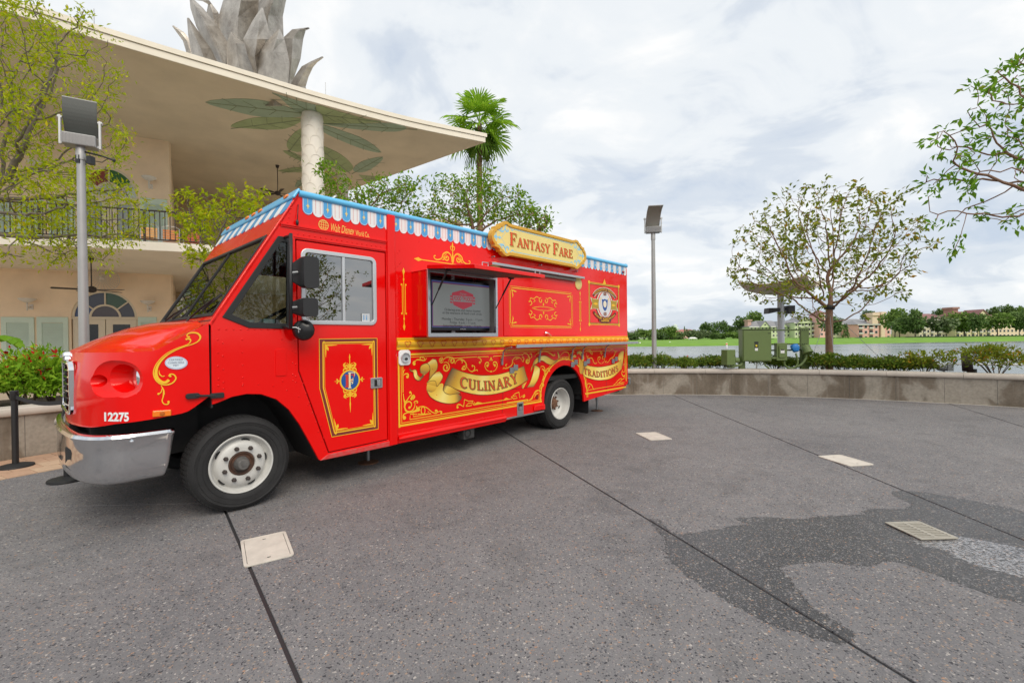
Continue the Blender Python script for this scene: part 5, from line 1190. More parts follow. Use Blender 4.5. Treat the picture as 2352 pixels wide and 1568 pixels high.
r2.strip(q4([(1455,425),(1550,455),(1700,468),(1850,447),(2000,400),(2100,335)]), q4([(1392,600),(1450,652),(1600,700),(1750,708),(1930,665),(2110,500)]), 'mllhhlgm', d1 + .0012)
r2.build('ribbon_banner')
ol = MB()
for L,X in ((top,q3),(bot,q3),([(850,430),(780,560),(715,712)],q3),([(2020,400),(2050,520),(2085,625)],q3),([(440,815),(490,900),(600,970),(740,1008),(860,1008),(950,980),(1000,915),(975,830)],q3),([(698,790),(735,838),(810,866),(900,850),(975,850)],q3),([(722,715),(700,760),(698,790)],q3),([(150,425),(185,470),(235,455),(268,478),(282,540),(330,580),(378,528)],q3),([(155,470),(182,490),(212,500),(222,560),(250,615),(315,638),(385,565)],q3),([(535,283),(585,300),(610,370),(605,440),(575,495),(440,665)],q3),([(640,488),(690,550),(682,615),(600,735),(575,650),(500,642),(440,670)],q3),([(330,510),(324,440),(345,392),(400,362),(445,360),(475,400),(485,460),(470,625)],q3),
             ([(500,352),(560,290),(640,264),(720,266),(800,312),(870,345),(925,332)],q4),([(540,420),(600,355),(660,355),(740,405),(810,427),(890,390),(950,320),(968,270),(938,180)],q4),([(500,425),(580,470),(606,520),(575,680),(492,828)],q4),([(440,560),(495,440),(495,520),(430,740),(368,842)],q4),([(1392,600),(1450,652),(1600,700),(1750,708),(1930,665),(2110,500),(2150,185)],q4),([(1455,425),(1550,455),(1700,468),(1850,447),(2000,400),(2100,335)],q4)):
    ribbon(ol, X(L),.0065, d1 + .0026, sm=5)
paint_split(ol, 'banner_outline', OUT)
mc = two_curves(q3([(975,742),(1110,768),(1250,790),(1400,797),(1560,788),(1700,752),(1830,708),(1940,652)]),q3([(985,572),(1130,608),(1270,635),(1400,643),(1530,634),(1660,594),(1780,556),(1905,508)]))
mt_ = two_curves(q4([(1415,588),(1480,614),(1560,637),(1660,652),(1760,650),(1860,630),(1960,590),(2055,530)]),q4([(1412,478),(1490,505),(1570,528),(1660,545),(1760,543),(1850,520),(1940,480),(2040,432)]))
for nm, word, mf in (('culinary_lettering', 'CULINARY', mc),('traditions_lettering', 'TRADITIONS', mt_)):
    mb = MB(); lettering(mb, word, mf, .0066, fat=.030, shift=(.05,-.05), track=.10); paint(mb, nm + '_shadow', M('letter_shadow', (.22,.18,.05),.5))
    mb = MB(); lettering(mb, word, mf, .0080, fat=.022, track=.10); paint(mb, nm + '_outline', M('letter_outline', (.17,.10,.025),.5))
    mb = MB(); lettering(mb, word, mf, .0094, track=.10, fat=-.012); paint(mb, nm, M('letter_red', (.72,.09,.015) if word == 'CULINARY' else (.50,.10,.02),.45))
bd = MB(); dB = .0022
zt_, zb_ = 1.415,.545; sL = 3.175
def bline(pts, w_, d=dB, sm=0): ribbon(bd, pts, w_, d, sm=sm)
bline([(sL, zt_),(8.80, zt_)],.024); bline([(sL + .02, zt_ - .033),(8.78, zt_ - .033)],.008)
bline([(sL - .02, zt_ - .02),(sL - .02, zb_ - .02)],.024); bline([(sL + .014, zt_ - .045),(sL + .014, zb_ + .02)],.008)
bline([(sL - .02, zb_),(5.93, zb_)],.026); bline([(sL + .02, zb_ + .032),(5.93, zb_ + .032)],.008)
arcA = [(6.585 + .705 * math.cos(math.radians(a)),.52 + .705 * math.sin(math.radians(a))) for a in range(176,-6,-6)]
bline(arcA, .024); bline([(6.585 + .74 * math.cos(math.radians(a)),.52 + .74 * math.sin(math.radians(a))) for a in range(176,-6,-6)],.008)
bline([(5.90,.60),(5.895,.55)],.02)
zb2 = X4(1450,962)[1]; zb3 = X4(2170,838)[1]
bline([(7.24,.56), X4(1445,962), X4(2190,834)],.026); bline([(7.29,.60), X4(1630,868), X4(2150,780)],.010)
bline([(8.80, zt_),(8.80,.66)],.024); bline([(8.765, zt_ - .03),(8.765,.70)],.008)
paint_split(bd, 'panel_border', GOLD)
sc = MB(); D2 = .0022
def sv(L, w_, X=q3, sm=5): ribbon(sc, X(L), w_, D2, sm=sm)
w1 = [.004,.012,.018,.014,.006]
for L in ([(875,275),(1050,262),(1250,250),(1440,245),(1445,262)],[(1520,255),(1525,240),(1700,230),(1900,218),(2010,212)],[(45,350),(45,600),(48,835)],[(50,850),(60,930),(78,980)],[(160,1270),(165,1185),(510,1180),(450,1140)],[(160,1272),(600,1200),(1000,1135),(1500,1050),(2080,962)],[(210,1100),(215,1225),(480,1180)],[(1200,1035),(1350,1010),(1700,955),(1820,935)],[(1075,1055),(1110,1010),(1190,1000),(1160,1045),(1075,1058)],[(1190,1035),(1215,990)],[(1815,905),(1850,935),(1915,925),(1890,885),(1815,905)],[(1940,825),(1955,920),(1990,890)],[(1840,885),(1880,850),(1940,825)],[(1050,945),(1045,1000),(1035,1065)],[(1050,945),(1120,975),(1195,970),(1175,1000)]):
    ribbon(sc, q3(L),.011, D2)
for L,w_ in (([(700,330),(710,290),(770,255),(840,265),(885,310),(895,365)],w1),([(895,365),(930,310),(990,290),(1050,320),(1085,390),(1060,450),(1020,445)],w1),([(985,300),(1015,320),(1010,360)],w1),([(1090,410),(1130,470),(1180,490),(1215,450),(1210,400),(1180,395)],w1),([(1180,490),(1230,470),(1260,465),(1265,485)],[.01,.012,.012]),([(1260,262),(1310,280),(1325,320),(1300,345)],w1),([(1690,240),(1650,270),(1645,320),(1665,318)],w1),
                 ([(640,310),(650,280),(690,265),(690,300),(665,305)],[.008,.012,.012,.01]),([(640,310),(665,345),(700,335)],[.01,.012]),([(1480,495),(1420,470),(1385,410),(1400,350),(1440,345),(1445,385),(1420,400)],w1),([(1490,495),(1550,470),(1585,400),(1570,340),(1525,340),(1525,380),(1550,390)],w1),([(1485,250),(1485,320)],[.004,.02,.008]),([(1482,260),(1470,300),(1455,312)],[.006,.012,.006]),([(1488,260),(1500,300),(1515,312)],[.006,.012,.006]),
                 ([(1680,455),(1690,430),(1730,440),(1790,410),(1830,370),(1840,300),(1890,255),(1950,260),(1985,300)],w1),([(1740,420),(1725,385),(1750,365)],w1),([(1890,300),(1900,280),(1950,270)],w1),([(1985,300),(2010,330),(2020,280),(2000,250),(1985,270)],w1),([(1985,230),(2030,195),(2080,210),(2115,280),(2100,350),(2060,350),(2060,310),(2085,315)],[.006,.016,.02,.012,.014,.018,.02]),([(2115,280),(2150,250),(2140,200),(2110,210)],w1),([(1850,340),(1880,385),(1865,380)],w1),([(2195,245),(2240,200),(2330,170)],[.004,.010]),
                 ([(50,560),(80,530),(125,530),(135,565),(115,580)],w1),([(48,520),(60,480),(80,455)],[.012,.006]),([(70,1000),(60,930),(50,850)],[.014,.012,.006]),([(240,345),(270,300),(330,300),(400,310),(435,270)],w1),([(330,300),(330,260),(370,250)],w1),([(240,370),(215,360),(225,330),(250,320)],[.016,.02,.012]),([(395,310),(400,280),(385,270)],w1),
                 ([(70,1075),(75,1000),(110,960),(150,900),(185,860),(170,820),(150,830)],[.016,.014,.014,.012,.010,.012]),([(175,950),(205,900),(215,870),(230,905),(200,945)],[.03,.04,.01,.03,.02]),([(215,1000),(260,970),(285,990),(270,1010)],w1),([(70,1075),(95,1130),(150,1155),(220,1145),(300,1110),(320,1100)],[.014,.02,.016,.02,.05,.03]),([(265,1050),(280,1090),(320,1085)],[.006,.03,.01]),([(300,1070),(380,1060),(450,1090),(520,1150),(580,1170),(610,1150),(600,1120),(580,1130)],[.01,.012,.012,.014,.012,.012]),([(600,1160),(650,1140),(680,1150),(672,1168)],w1),([(50,1240),(60,1190),(110,1165),(160,1155)],[.02,.014,.01]),([(925,1080),(935,1035),(980,1030),(1035,1065)],w1),([(1200,1035),(1260,1005),(1310,1005),(1350,1008)],[.004,.03,.02,.004]),([(1690,955),(1730,935),(1780,938)],[.004,.03,.004]),([(1990,890),(2030,870),(2030,905),(2010,905)],w1),
                 ([(2105,960),(2150,930),(2170,880)],[.012,.03,.02]),([(2170,880),(2210,810),(2270,800),(2300,850),(2300,910),(2270,920)],w1),([(2200,900),(2230,850),(2260,840)],w1),([(2270,790),(2290,720),(2330,680),(2345,720),(2310,740)],w1),([(2345,560),(2330,640)],[.02,.01])):
    ribbon(sc, q3(L), w_, D2, sm=5)
for c_,r_,a0,tn_ in (((748,420),.13,120,1.4),((845,315),.10,200,1.2),((145,1045),.17,30,1.3),((2082,310),.10,90,1.2),((1045,420),.08,60,1.0)):
    scroll(sc, X3(*c_), r_ * .55, a0,-tn_, D2,.018)
ribbon(sc, [X3(375 + 32 * math.cos(t_),1125 + 60 * math.sin(t_)) for t_ in np.linspace(0,6.28,20)],.012, D2)
for c_,r_ in (((672,305),.018),((1020,445),.02),((1300,343),.018),((1660,320),.018),((1180,398),.016),((1425,395),.022),((1548,388),.022),((120,575),.02),((585,1130),.018),((672,1165),.014),((70,1245),.024),((937,1072),.018),((2012,903),.016),((165,830),.016),((1485,490),.014),((2085,958),.016),((230,365),.02),((372,255),.014)): dot(sc,X3(*c_),r_,D2)
for L,w_ in (([(505,280),(560,220),(640,185),(720,185),(790,215),(850,255),(885,250),(870,235)],[.004,.010,.012,.010,.024,.022,.012]),([(970,295),(1010,230),(1070,190),(1130,210),(1145,270),(1120,330),(1080,330),(1085,285),(1115,285)],w1),([(1090,335),(1050,315),(1015,310),(1020,330)],w1),([(1145,270),(1180,220),(1220,175),(1235,195),(1205,200)],w1),([(625,510),(630,460),(675,460),(700,510),(715,580),(690,660),(640,745)],w1),([(650,500),(690,540),(690,610)],[.02,.024,.008]),([(715,560),(740,500),(790,495),(825,460)],w1),([(760,520),(790,540),(775,550)],w1),([(640,760),(660,780),(655,830),(610,870)],w1),([(405,1080),(450,1060),(480,1000),(540,920),(600,900),(630,960),(620,1035)],w1),([(500,1040),(530,970),(570,960)],w1),([(0,1125),(380,1065)],[.012]),
                 ([(1480,185),(1720,178),(1722,195)],[.009]),([(1740,195),(1745,178),(1930,160)],[.009]),([(1735,190),(1738,250)],[.004,.022,.006]),([(1730,195),(1712,225)],[.004,.014]),([(1745,195),(1765,222)],[.004,.014]),([(1735,408),(1690,380),(1672,320),(1690,285),(1715,290),(1710,325),(1690,330)],w1),([(1742,408),(1785,370),(1798,310),(1775,275),(1755,290),(1760,320),(1782,320)],w1),
                 ([(1430,210),(1445,180),(1490,165),(1540,165),(1575,215),(1560,250)],w1),([(1520,170),(1540,210),(1570,230)],[.02,.02,.01]),([(1470,200),(1465,260),(1500,310),(1550,300),(1580,330),(1600,390),(1640,405),(1660,380)],w1),([(1510,270),(1480,280),(1490,310)],w1),([(1880,200),(1910,150),(1960,150),(1990,200),(1960,280),(1900,320),(1870,370),(1830,385)],w1),([(1960,150),(2000,190),(2030,160)],w1),([(1830,350),(1810,390)],w1),([(2165,290),(2170,420)],[.004,.016,.006]),([(2140,440),(2160,410),(2172,470),(2165,550),(2120,560)],w1),([(2130,520),(2110,580),(2140,640),(2165,620),(2150,680),(2110,700)],[.01,.02,.024,.012,.01]),([(1420,690),(1440,700),(1440,760),(1450,830),(1480,890)],w1),([(1460,800),(1510,770),(1560,800),(1590,870),(1610,880)],w1),([(1490,880),(1520,830),(1530,800)],w1),([(1960,800),(2000,770),(2050,710),(2100,680),(2120,700),(2060,760),(2140,750)],[.012]),([(2020,775),(2160,750)],[.01]),([(1170,320),(1190,350),(1230,360),(1290,350),(1300,385),(1275,430)],w1)):
    ribbon(sc, q4(L), w_, D2, sm=5)
paint_split(sc, 'scrollwork', GOLD)
up = MB(); D3 = .0022
def finial(X, cx, y0, y1):
    a = X(cx[0], y0); b_ = X(cx[1], y1); s_ = (a[0] + b_[0]) / 2; z1, z0 = a[1], b_[1]; m_ = (z1 - z0)
    for dx in (-.022,0,.022): ribbon(up, [(s_ + dx, z0 + .26 * m_),(s_ + dx, z1 - .26 * m_)],.009, D3)
    for sg, zz_ in ((1, z1),(-1, z0)):
        ribbon(up, [(s_, zz_ - sg * m_ * f) for f in (0,.035,.06,.10,.16,.18,.22,.28)],[.003,.024,.034,.012,.006,.022,.008,.010], D3)
        for dx in (-.03,.03): dot(up, (s_ + dx, zz_ - sg * .27 * m_),.013, D3)
finial(X5,(155,162),555,1135); finial(X5,(1790,1802),770,1145)
A0, A1 = X5(255,470), X5(775,545)
A0 = (A0[0],(A0[1] + A1[1]) / 2); A1 = (A1[0], A0[1]); cxs = (A0[0] + A1[0]) / 2 + .18
ribbon(up, [A0, A1],.012, D3); ribbon(up, [(A0[0] - .0, A0[1]),(A0[0] + .06, A0[1]),(A0[0] + .12, A0[1])],[.003,.05,.008], D3)
oc = X5(612,500); oz = A0[1]
for sg in (-1,1):
    f = lambda L: [(oc[0] + sg * x, oz + y) for x, y in L]
    ribbon(up,f([(.012,.02),(.03,.11),(.09,.15),(.16,.12),(.19,.06),(.26,.03),(.31,.045),(.315,.075),(.29,.08)]),[.01,.016,.022,.02,.016,.018,.014,.012,.016],D3,sm=5)
    scroll(up, (oc[0] + sg * .10, oz + .075),.05,90, sg * -1.2, D3,.018)
    ribbon(up, f([(.19,.04),(.15,.05),(.17,.10)]), w1, D3, sm=4)
    ribbon(up, f([(.004,.18),(.03,.20),(.035,.235),(.012,.24)]),[.006,.012,.012,.008], D3, sm=4)
ribbon(up, [(oc[0], oz),(oc[0], oz + .10),(oc[0], oz + .16),(oc[0], oz + .22),(oc[0], oz + .25),(oc[0], oz + .30)],[.01,.03,.012,.018,.03,.003], D3)
D4 = .0142; fx0, fx1 = X5(1140,700)[0], X5(1712,900)[0]; fz0, fz1_ = 1.80,2.385
rc = [(fx0 + .03,fz0),(fx1 - .03,fz0),(fx1 - .03,fz0 + .04),(fx1,fz0 + .04),(fx1,fz1_ - .04),(fx1 - .03,fz1_ - .04),(fx1 - .03,fz1_),(fx0 + .03,fz1_),(fx0 + .03,fz1_ - .04),(fx0,fz1_ - .04),(fx0,fz0 + .04),(fx0 + .03,fz0 + .04)]
ribbon(up, rc + [rc[0]],.012, D4); ribbon(up, grow(rc, .026) + [grow(rc, .026)[0]],.006, D4)
for (a, sx) in ((fx0,1),(fx1,-1)):
    for (zz_, sz) in ((fz0,1),(fz1_, -1)):
        for k_ in range(3): ribbon(up,[(a + sx * .03,zz_ + sz * .03),(a + sx * (.06 + .05 * (k_ == 0)),zz_ + sz * (.05 + .06 * (k_ == 2))),(a + sx * (.05 + .10 * (k_ == 0)),zz_ + sz * (.05 + .10 * (k_ == 2)))],[.008,.022,.004],D4)
hc = ((fx0 + fx1) / 2,(fz0 + fz1_) / 2)
for sx in (-1,1):
    for sz in (-1,1):
        f = lambda L: [(hc[0] + sx * x, hc[1] + sz * y) for x, y in L]
        ribbon(up, f([(.0,.03),(.10,.03),(.24,.012),(.30,.0)]),[.008,.007,.010,.003], D4)
        ribbon(up, f([(.06,.18),(.11,.16),(.10,.11),(.05,.11),(.05,.14)]),[.008,.014,.016,.012,.014], D4, sm=5)
        ribbon(up, f([(.11,.17),(.18,.19),(.26,.15),(.33,.16),(.35,.12)]),[.008,.014,.012,.012,.010], D4, sm=5)
        ribbon(up, f([(.35,.04),(.30,.07),(.33,.11),(.38,.10)]),[.010,.016,.014,.01], D4, sm=5)
        ribbon(up,f([(.26,.10),(.22,.12),(.25,.14)]),[.01,.014,.008],D4,sm=5); ribbon(up,f([(.0,.05),(.01,.07),(0,.10)]),[.02,.014,.004],D4,sm=4)
        dot(up, (hc[0] + sx * .05, hc[1] + sz * .138),.014, D4); dot(up, (hc[0] + sx * .37, hc[1] + sz * .10),.012, D4)
paint_split(up, 'scrollwork', GOLD)
gl = MB(); gc = X4c(1335,357); R_ = .052
ribbon(gl, [(gc[0] + R_ * math.cos(t_), gc[1] + R_ * math.sin(t_)) for t_ in np.linspace(0,2 * math.pi, 25)],.007,.0022)
for k_ in (-.5,0,.5):
    ribbon(gl,[(gc[0] + k_ * R_ * math.cos(t_),gc[1] + R_ * math.sin(t_)) for t_ in np.linspace(-1.57,1.57,9)],.005,.0022); h_ = R_ * math.sqrt(1 - k_ * k_)
    ribbon(gl, [(gc[0] - h_, gc[1] + k_ * R_),(gc[0] + h_, gc[1] + k_ * R_)],.005,.0022)
YEL = M('operator_print', (.85,.60,.12),.45)
t0_, t1_ = X4c(1390,375), X4c(1580,405); t2_ = X4c(1712,430); zc_ = (t0_[1] + t1_[1]) / 2 - .005
v, f = txt('Walt Disney', .135, shear=.25); wx = max(p[0] for p in v) - min(p[0] for p in v); k_ = (t1_[0] - t0_[0]) / wx
gl.add([SF((t0_[0] + t1_[0]) / 2 + x * k_, zc_ + y * .9,.0030) for x, y in v], f)
v, f = txt('World Co.', .085); wx = max(p[0] for p in v) - min(p[0] for p in v); k_ = (t2_[0] - t1_[0] - .03) / wx
gl.add([SF((t1_[0] + .02 + t2_[0]) / 2 + x * k_, zc_ - .012 + y, .0030) for x, y in v], f)
paint(gl, 'operator_lettering', YEL)
do = q7([(143,38),(1000,28),(1018,1365),(330,1485),(150,770)])
dS = -.003 + .0012
def ring(name, mat, a, b_, d): plate(name, mat, [grow(do, a), grow(do, b_)], SF, d, d + .0003, dr_)
ring('panel_line', GOLD, 0,-.006, dS); ring('panel_band', MAROON, -.006,-.034, dS); ring('panel_line', GOLD, -.036,-.049, dS + .0004); ring('panel_line', MAROON, -.049,-.053, dS); ring('panel_line', GOLD, -.057,-.061, dS)
da = MB()
ins = grow(do, -.072)
for i, p in enumerate(ins):
    if i == 4: continue
    c_ = Vector((sum(q[0] for q in ins) / 5, sum(q[1] for q in ins) / 5)); v_ = Vector(p)
    for q in (ins[i - 1], ins[(i + 1) % 5]):
        t_ = (Vector(q) - v_).normalized(); ribbon(da, [v_ + t_ * .0, v_ + t_ * .07, v_ + t_ * .13],[.016,.013,.003], dS); 
    t_ = (c_ - v_).normalized(); ribbon(da,[v_ - t_ * .03,v_,v_ + t_ * .04,v_ + t_ * .065],[.006,.012,.03,.003],dS); dot(da,v_ - t_ * .04,.011,dS + .001)
mc_ = X7(598,648)
for sg, hh in ((1,.36),(-1,.44)):
    ribbon(da, [(mc_[0], mc_[1] + sg * f) for f in (.11,.155,.19,.24,.26, hh * .82)],[.008,.036,.009,.009,.016,.003], dS)
    for sx in (-1,1):
        scroll(da, (mc_[0] + sx * .037, mc_[1] + sg * .158),.033,90, sx * 1.2, dS, .013)
        ribbon(da,[(mc_[0] + sx * .08,mc_[1] + sg * .10),(mc_[0] + sx * .066,mc_[1] + sg * .132),(mc_[0] + sx * .03,mc_[1] + sg * .122)],[.008,.016,.009],dS,sm=4)
        ribbon(da,[(mc_[0] + sx * .045,mc_[1] + sg * .20),(mc_[0] + sx * .068,mc_[1] + sg * .178),(mc_[0] + sx * .064,mc_[1] + sg * .148)],[.004,.022,.010],dS,sm=4)
for sx in (-1,1):
    ribbon(da, [(mc_[0] + sx * .118, mc_[1]),(mc_[0] + sx * .14, mc_[1]),(mc_[0] + sx * .18, mc_[1])],[.010,.010,.003], dS)
    for sz in (-1,1): ribbon(da, [(mc_[0] + sx * .132, mc_[1]),(mc_[0] + sx * .155, mc_[1] + sz * .024)],[.006,.017], dS)
paint_split(da, 'scrollwork', GOLD, dr_)
md = MB(); dot(md, mc_, .122, dS + .0014,40); paint(md, 'medallion_ring', GOLD, dr_)
md = MB(); dot(md, mc_, .104, dS + .003,40); paint(md, 'medallion', BLUED, dr_)
f1 = MB(); lettering(f1, 'F', lambda fx, fy: (mc_[0] - .062 + fx * .125, mc_[1] - .075 + fy * .14), dS + .0046, fat=.01); paint(f1, 'monogram', M('monogram_red', (.60,.03,.02),.45), dr_)
f1 = MB(); lettering(f1, 'F', lambda fx, fy: (mc_[0] - .027 + fx * .096, mc_[1] - .09 + fy * .18), dS + .0062, fat=.0); ribbon(f1,[(mc_[0] + .008, mc_[1] - .015),(mc_[0] + .03, mc_[1] - .03),(mc_[0] + .015, mc_[1] - .045)],[.009,.013,.005], dS + .0062, sm=4); paint(f1, 'monogram', M('monogram_cream', (.80,.68,.38),.45), dr_)
e0, e1 = X6(370,540), X6(1020,1450); ex0, ex1 = (X6(370,545)[0] + X6(400,1430)[0]) / 2,(X6(1000,640)[0] + X6(1020,1445)[0]) / 2
ez1 = (X6(375,545)[1] + X6(1000,640)[1]) / 2; ez0 = (X6(400,1430)[1] + X6(1020,1450)[1]) / 2
sq = [(ex0, ez0),(ex1, ez0),(ex1, ez1),(ex0, ez1)]; dE = .0022
plate('emblem_frame', MAROON, [sq, grow(sq, -.035)], SF, dE, dE + .0003, truck); plate('emblem_line', GOLD, [grow(sq, -.010), grow(sq, -.022)], SF, dE + .0006, dE + .0009, truck); plate('emblem_line', GOLD, [grow(sq, .010), grow(sq, 0)], SF, dE, dE + .0003, truck)
em = MB(); ew, eh = ex1 - ex0, ez1 - ez0; ec = ((ex0 + ex1) / 2,(ez0 + ez1) / 2)
for (a, b_) in ((ex0, ez0),(ex1, ez0),(ex1, ez1),(ex0, ez1)): dot(em, (a, b_),.035, dE + .0012); 
ribbon(em, [(ec[0], ez1),(ec[0], ez1 + .05),(ec[0], ez1 + .11)],[.13,.07,.004], dE); paint(em, 'emblem_ornament', GOLD)
nx = lambda x, y: (ec[0] + x * ew, ec[1] + y * eh)
def band(pts_o, pts_i, mat, d, nm):
    mb = MB(); A = [nx(*p) for p in pts_o]; B = [nx(*p) for p in pts_i]; k_ = len(A); b_ = len(mb.v); mb.v += [SF(p[0],p[1],d) for p in A + B]; mb.f += [(i,i + 1,k_ + i + 1,k_ + i) for i in range(k_ - 1)]; mb.mi += [0] * (k_ - 1); return paint(mb,nm,mat)
CRM = M('emblem_cream', (.80,.72,.55),.5); OLV = M('emblem_olive', (.42,.28,.03),.45); BRN = M('emblem_brown', (.13,.03,.02),.45)
ov = lambda rx, ry, y0=0: [(rx * math.cos(t_), y0 + ry * math.sin(t_)) for t_ in np.linspace(0,2 * math.pi, 36)]
for (rx, ry, mt__, d_) in ((.30,.37, BRN, .0030),(.27,.345, CRM, .0034),(.24,.32, RED2,.0038)): 
    mb = MB(); shape(mb, [nx(*p) for p in ov(rx, ry)[:-1]], d_); paint(mb, 'emblem_oval', mt__)
hx = lambda k_: [(-.44 * k_, .14 * k_),(-.36,.11 * k_),(-.2,.12 * k_),(-.2,-.12 * k_),(-.36,-.11 * k_),(-.44 * k_, -.14 * k_),(-.41,0)]
for sg in (-1,1):
    for k_, mt__, d_ in ((1.06, CRM, .0044),(.98, OLV, .0050)):
        mb = MB(); shape(mb, [nx(sg * x, y + .0) for x, y in hx(k_)][::sg], d_); paint(mb, 'emblem_wing', mt__)
    mb = MB(); ribbon(mb, [nx(sg * .24,0), nx(sg * .30,.0), nx(sg * .38,0)],[.03,.05,.004],.0060); paint(mb, 'emblem_leaf', GOLD)
mb = MB(); shape(mb, [nx(*p) for p in [(x * .205, y * .31) for x, y in circ(0,0,1,1,28)]],.0062); paint(mb, 'emblem_field', M('emblem_white', (.66,.68,.70),.5))
sh_o = [(-.10,.13),(-.05,.12),(0,.14),(.05,.12),(.10,.13),(.085,-.02),(.06,-.11),(0,-.17),(-.06,-.11),(-.085,-.02)]
mb = MB(); shape(mb, [nx(*p) for p in sh_o],.0076); paint(mb, 'emblem_shield', BLUED)
mb = MB(); shape(mb, [nx(x * .055, y * .085 + .01) for x, y in circ(0,0,1,1,18)],.0090); paint(mb, 'emblem_plate', CRM)
mb = MB()
for sg in (-1,1): ribbon(mb, [nx(sg * .13,.17), nx(sg * .14,.05), nx(sg * .12,-.06)],[.03,.012,.006],.0078)
paint(mb, 'emblem_cutlery', GOLD)
arcO = lambda r,y0,a0,a1,ry,n=16: [(r * math.cos(math.radians(a0 + (a1 - a0) * i / (n - 1))),y0 + ry * math.sin(math.radians(a0 + (a1 - a0) * i / (n - 1)))) for i in range(n)]
for nm, y0, A_o, A_i, word, rt in (('upper', 0, arcO(.445,.04,152,28,.37), arcO(.40,.04,152,28,.275), 'DELIGHTFUL DISHES', 1),('lower', 0, arcO(.40,-.04,208,332,-.275 * -1), arcO(.445,-.04,208,332,.37), 'MAGIC KINGDOMS', -1)):
    band([(x * 1.03, y * 1.03) for x, y in A_o],[(x * .97, y * .97) for x, y in A_i], CRM, .0096, 'emblem_band_edge'); band(A_o, A_i, BRN, .0100, 'emblem_band')
    Bs = A_i if rt == 1 else A_i; Tp = A_o
    mfn = two_curves([nx(x,y) for x,y in ([( .28 * a + .72 * b_) for a,b_ in zip(p,q)] for p,q in zip(Tp,Bs))][1:-1],[nx(x,y) for x,y in ([( .80 * a + .20 * b_) for a,b_ in zip(p,q)] for p,q in zip(Tp,Bs))][1:-1])
    mb = MB(); lettering(mb, word, mfn, .0112, track=.06, fat=.01); paint(mb, 'emblem_lettering', GOLD)
for yy, wd in ((.265, 'From'),(-.235, 'Every')):
    mb = MB(); shape(mb, [(nx(0, yy)[0] + p[0], nx(0, yy)[1] + p[1]) for p in rrect(-.055,.055,-.03,.03,.015,3)],.0126); paint(mb, 'emblem_tab', MAROON)
    mb = MB(); put_text(mb, wd, .045, lambda x, y: SF(nx(0, yy)[0] + x, nx(0, yy)[1] + y, .0142), shear=.2); paint(mb, 'emblem_lettering', CRM)
mb = MB(); shape(mb, [nx(*p) for p in [(-.21,-.37),(.21,-.37),(.21,-.42),(.1,-.45),(-.1,-.45),(-.21,-.42)]],.0096); paint(mb, 'emblem_tab', BRN)
mb = MB(); put_text(mb, 'Around The World', .036, lambda x, y: SF(nx(0,-.405)[0] + x, nx(0,-.405)[1] + y, .0112), offset=.002); paint(mb, 'emblem_lettering', GOLD)
ST = .11; X9 = CR(1840,820,380 / 2352); b9 = lambda cx, cy: X9(cx, cy, ST)
L0, R0 = b9(2,390), b9(2200,895); scn = ((L0[0] + R0[0]) / 2,(b9(340,62)[1] + b9(400,872)[1] + b9(1930,492)[1] + b9(1950,1165)[1]) / 4)
ah = (R0[0] - L0[0]) / 2; bh = (b9(340,62)[1] - b9(400,872)[1]) / 2
q = [(1.0,0),(.995,.16),(.978,.32),(.955,.42),(.948,.43),(.945,.58),(.90,.60),(.868,.68),(.862,.80),(.825,.82),(.80,.93),(.765,1.0),(.72,1.0),(.69,.93),(.66,.915),(0,.915)]
quad = [(x * ah, y * bh) for x, y in q]
so = [(x, y) for x, y in quad] + [(-x, y) for x, y in quad[::-1][1:]] + [(-x, -y) for x, y in quad[1:]] + [(x, -y) for x, y in quad[::-1][1:-1]]
so = [(scn[0] + x, scn[1] + y) for x, y in so]
GOLDB = M('sign_border_gold', (.66,.36,.02),.4, coat=.3)
sign = plate('name_board', GOLDB, [so], SF, .045, ST, truck, .006)
plate('board_rim', GOLDB, [so, grow(so, -.045)], SF, ST - .001, ST + .022, sign, .008)
plate('board_face', CREAM, [grow(so, -.04)], SF, ST, ST + .006, sign)
for xx in (scn[0] - .9 * ah, scn[0], scn[0] + .85 * ah):
    mb = MB(); mb.tube([(xx, 0, scn[1] - .1),(xx, -.05, scn[1] - .1)],.02,8); mb.tube([(xx, 0, scn[1] - .28),(xx, -.06, scn[1] - .28)],.012,8); mb.build('board_bracket', STEEL, sign)
bl = MB(); dF = ST + .0072
sb_ = Vector(scn)
for sz in (-1,1): ribbon(bl, [(scn[0] - .60 * ah, scn[1] + sz * .66 * bh),(scn[0] + .60 * ah, scn[1] + sz * .66 * bh)],.010, dF)
for sx in (-1,1):
    for sz in (-1,1):
        f = lambda L: [(scn[0] + sx * x * ah, scn[1] + sz * y * bh) for x, y in L]
        ribbon(bl,f([(.60,.66),(.63,.58),(.66,.70),(.70,.82),(.745,.78),(.755,.60),(.73,.45),(.70,.50),(.71,.62)]),[.008,.020,.012,.014,.016,.022,.026,.02,.014],dF,sm=5)
        ribbon(bl, f([(.755,.60),(.78,.45),(.80,.38),(.83,.42),(.825,.56),(.80,.55)]),[.008,.02,.03,.03,.02,.006], dF, sm=5)
        ribbon(bl, f([(.80,.40),(.85,.38),(.885,.44)]),[.03,.016,.004], dF, sm=4); ribbon(bl, f([(.75,.40),(.80,.12),(.82,.0)]),[.005], dF)
    ribbon(bl, [(scn[0] + sx * ah * f_, scn[1]) for f_ in (.83,.855,.88,.90,.93,.96)],[.006,.05,.006,.03,.045,.003], dF)
    ribbon(bl, [(scn[0] + sx * ah * .915, scn[1] - .07),(scn[0] + sx * ah * .915, scn[1]),(scn[0] + sx * ah * .915, scn[1] + .07)],[.003,.03,.003], dF)
paint_split(bl, 'scrollwork', LBLUE, sign)
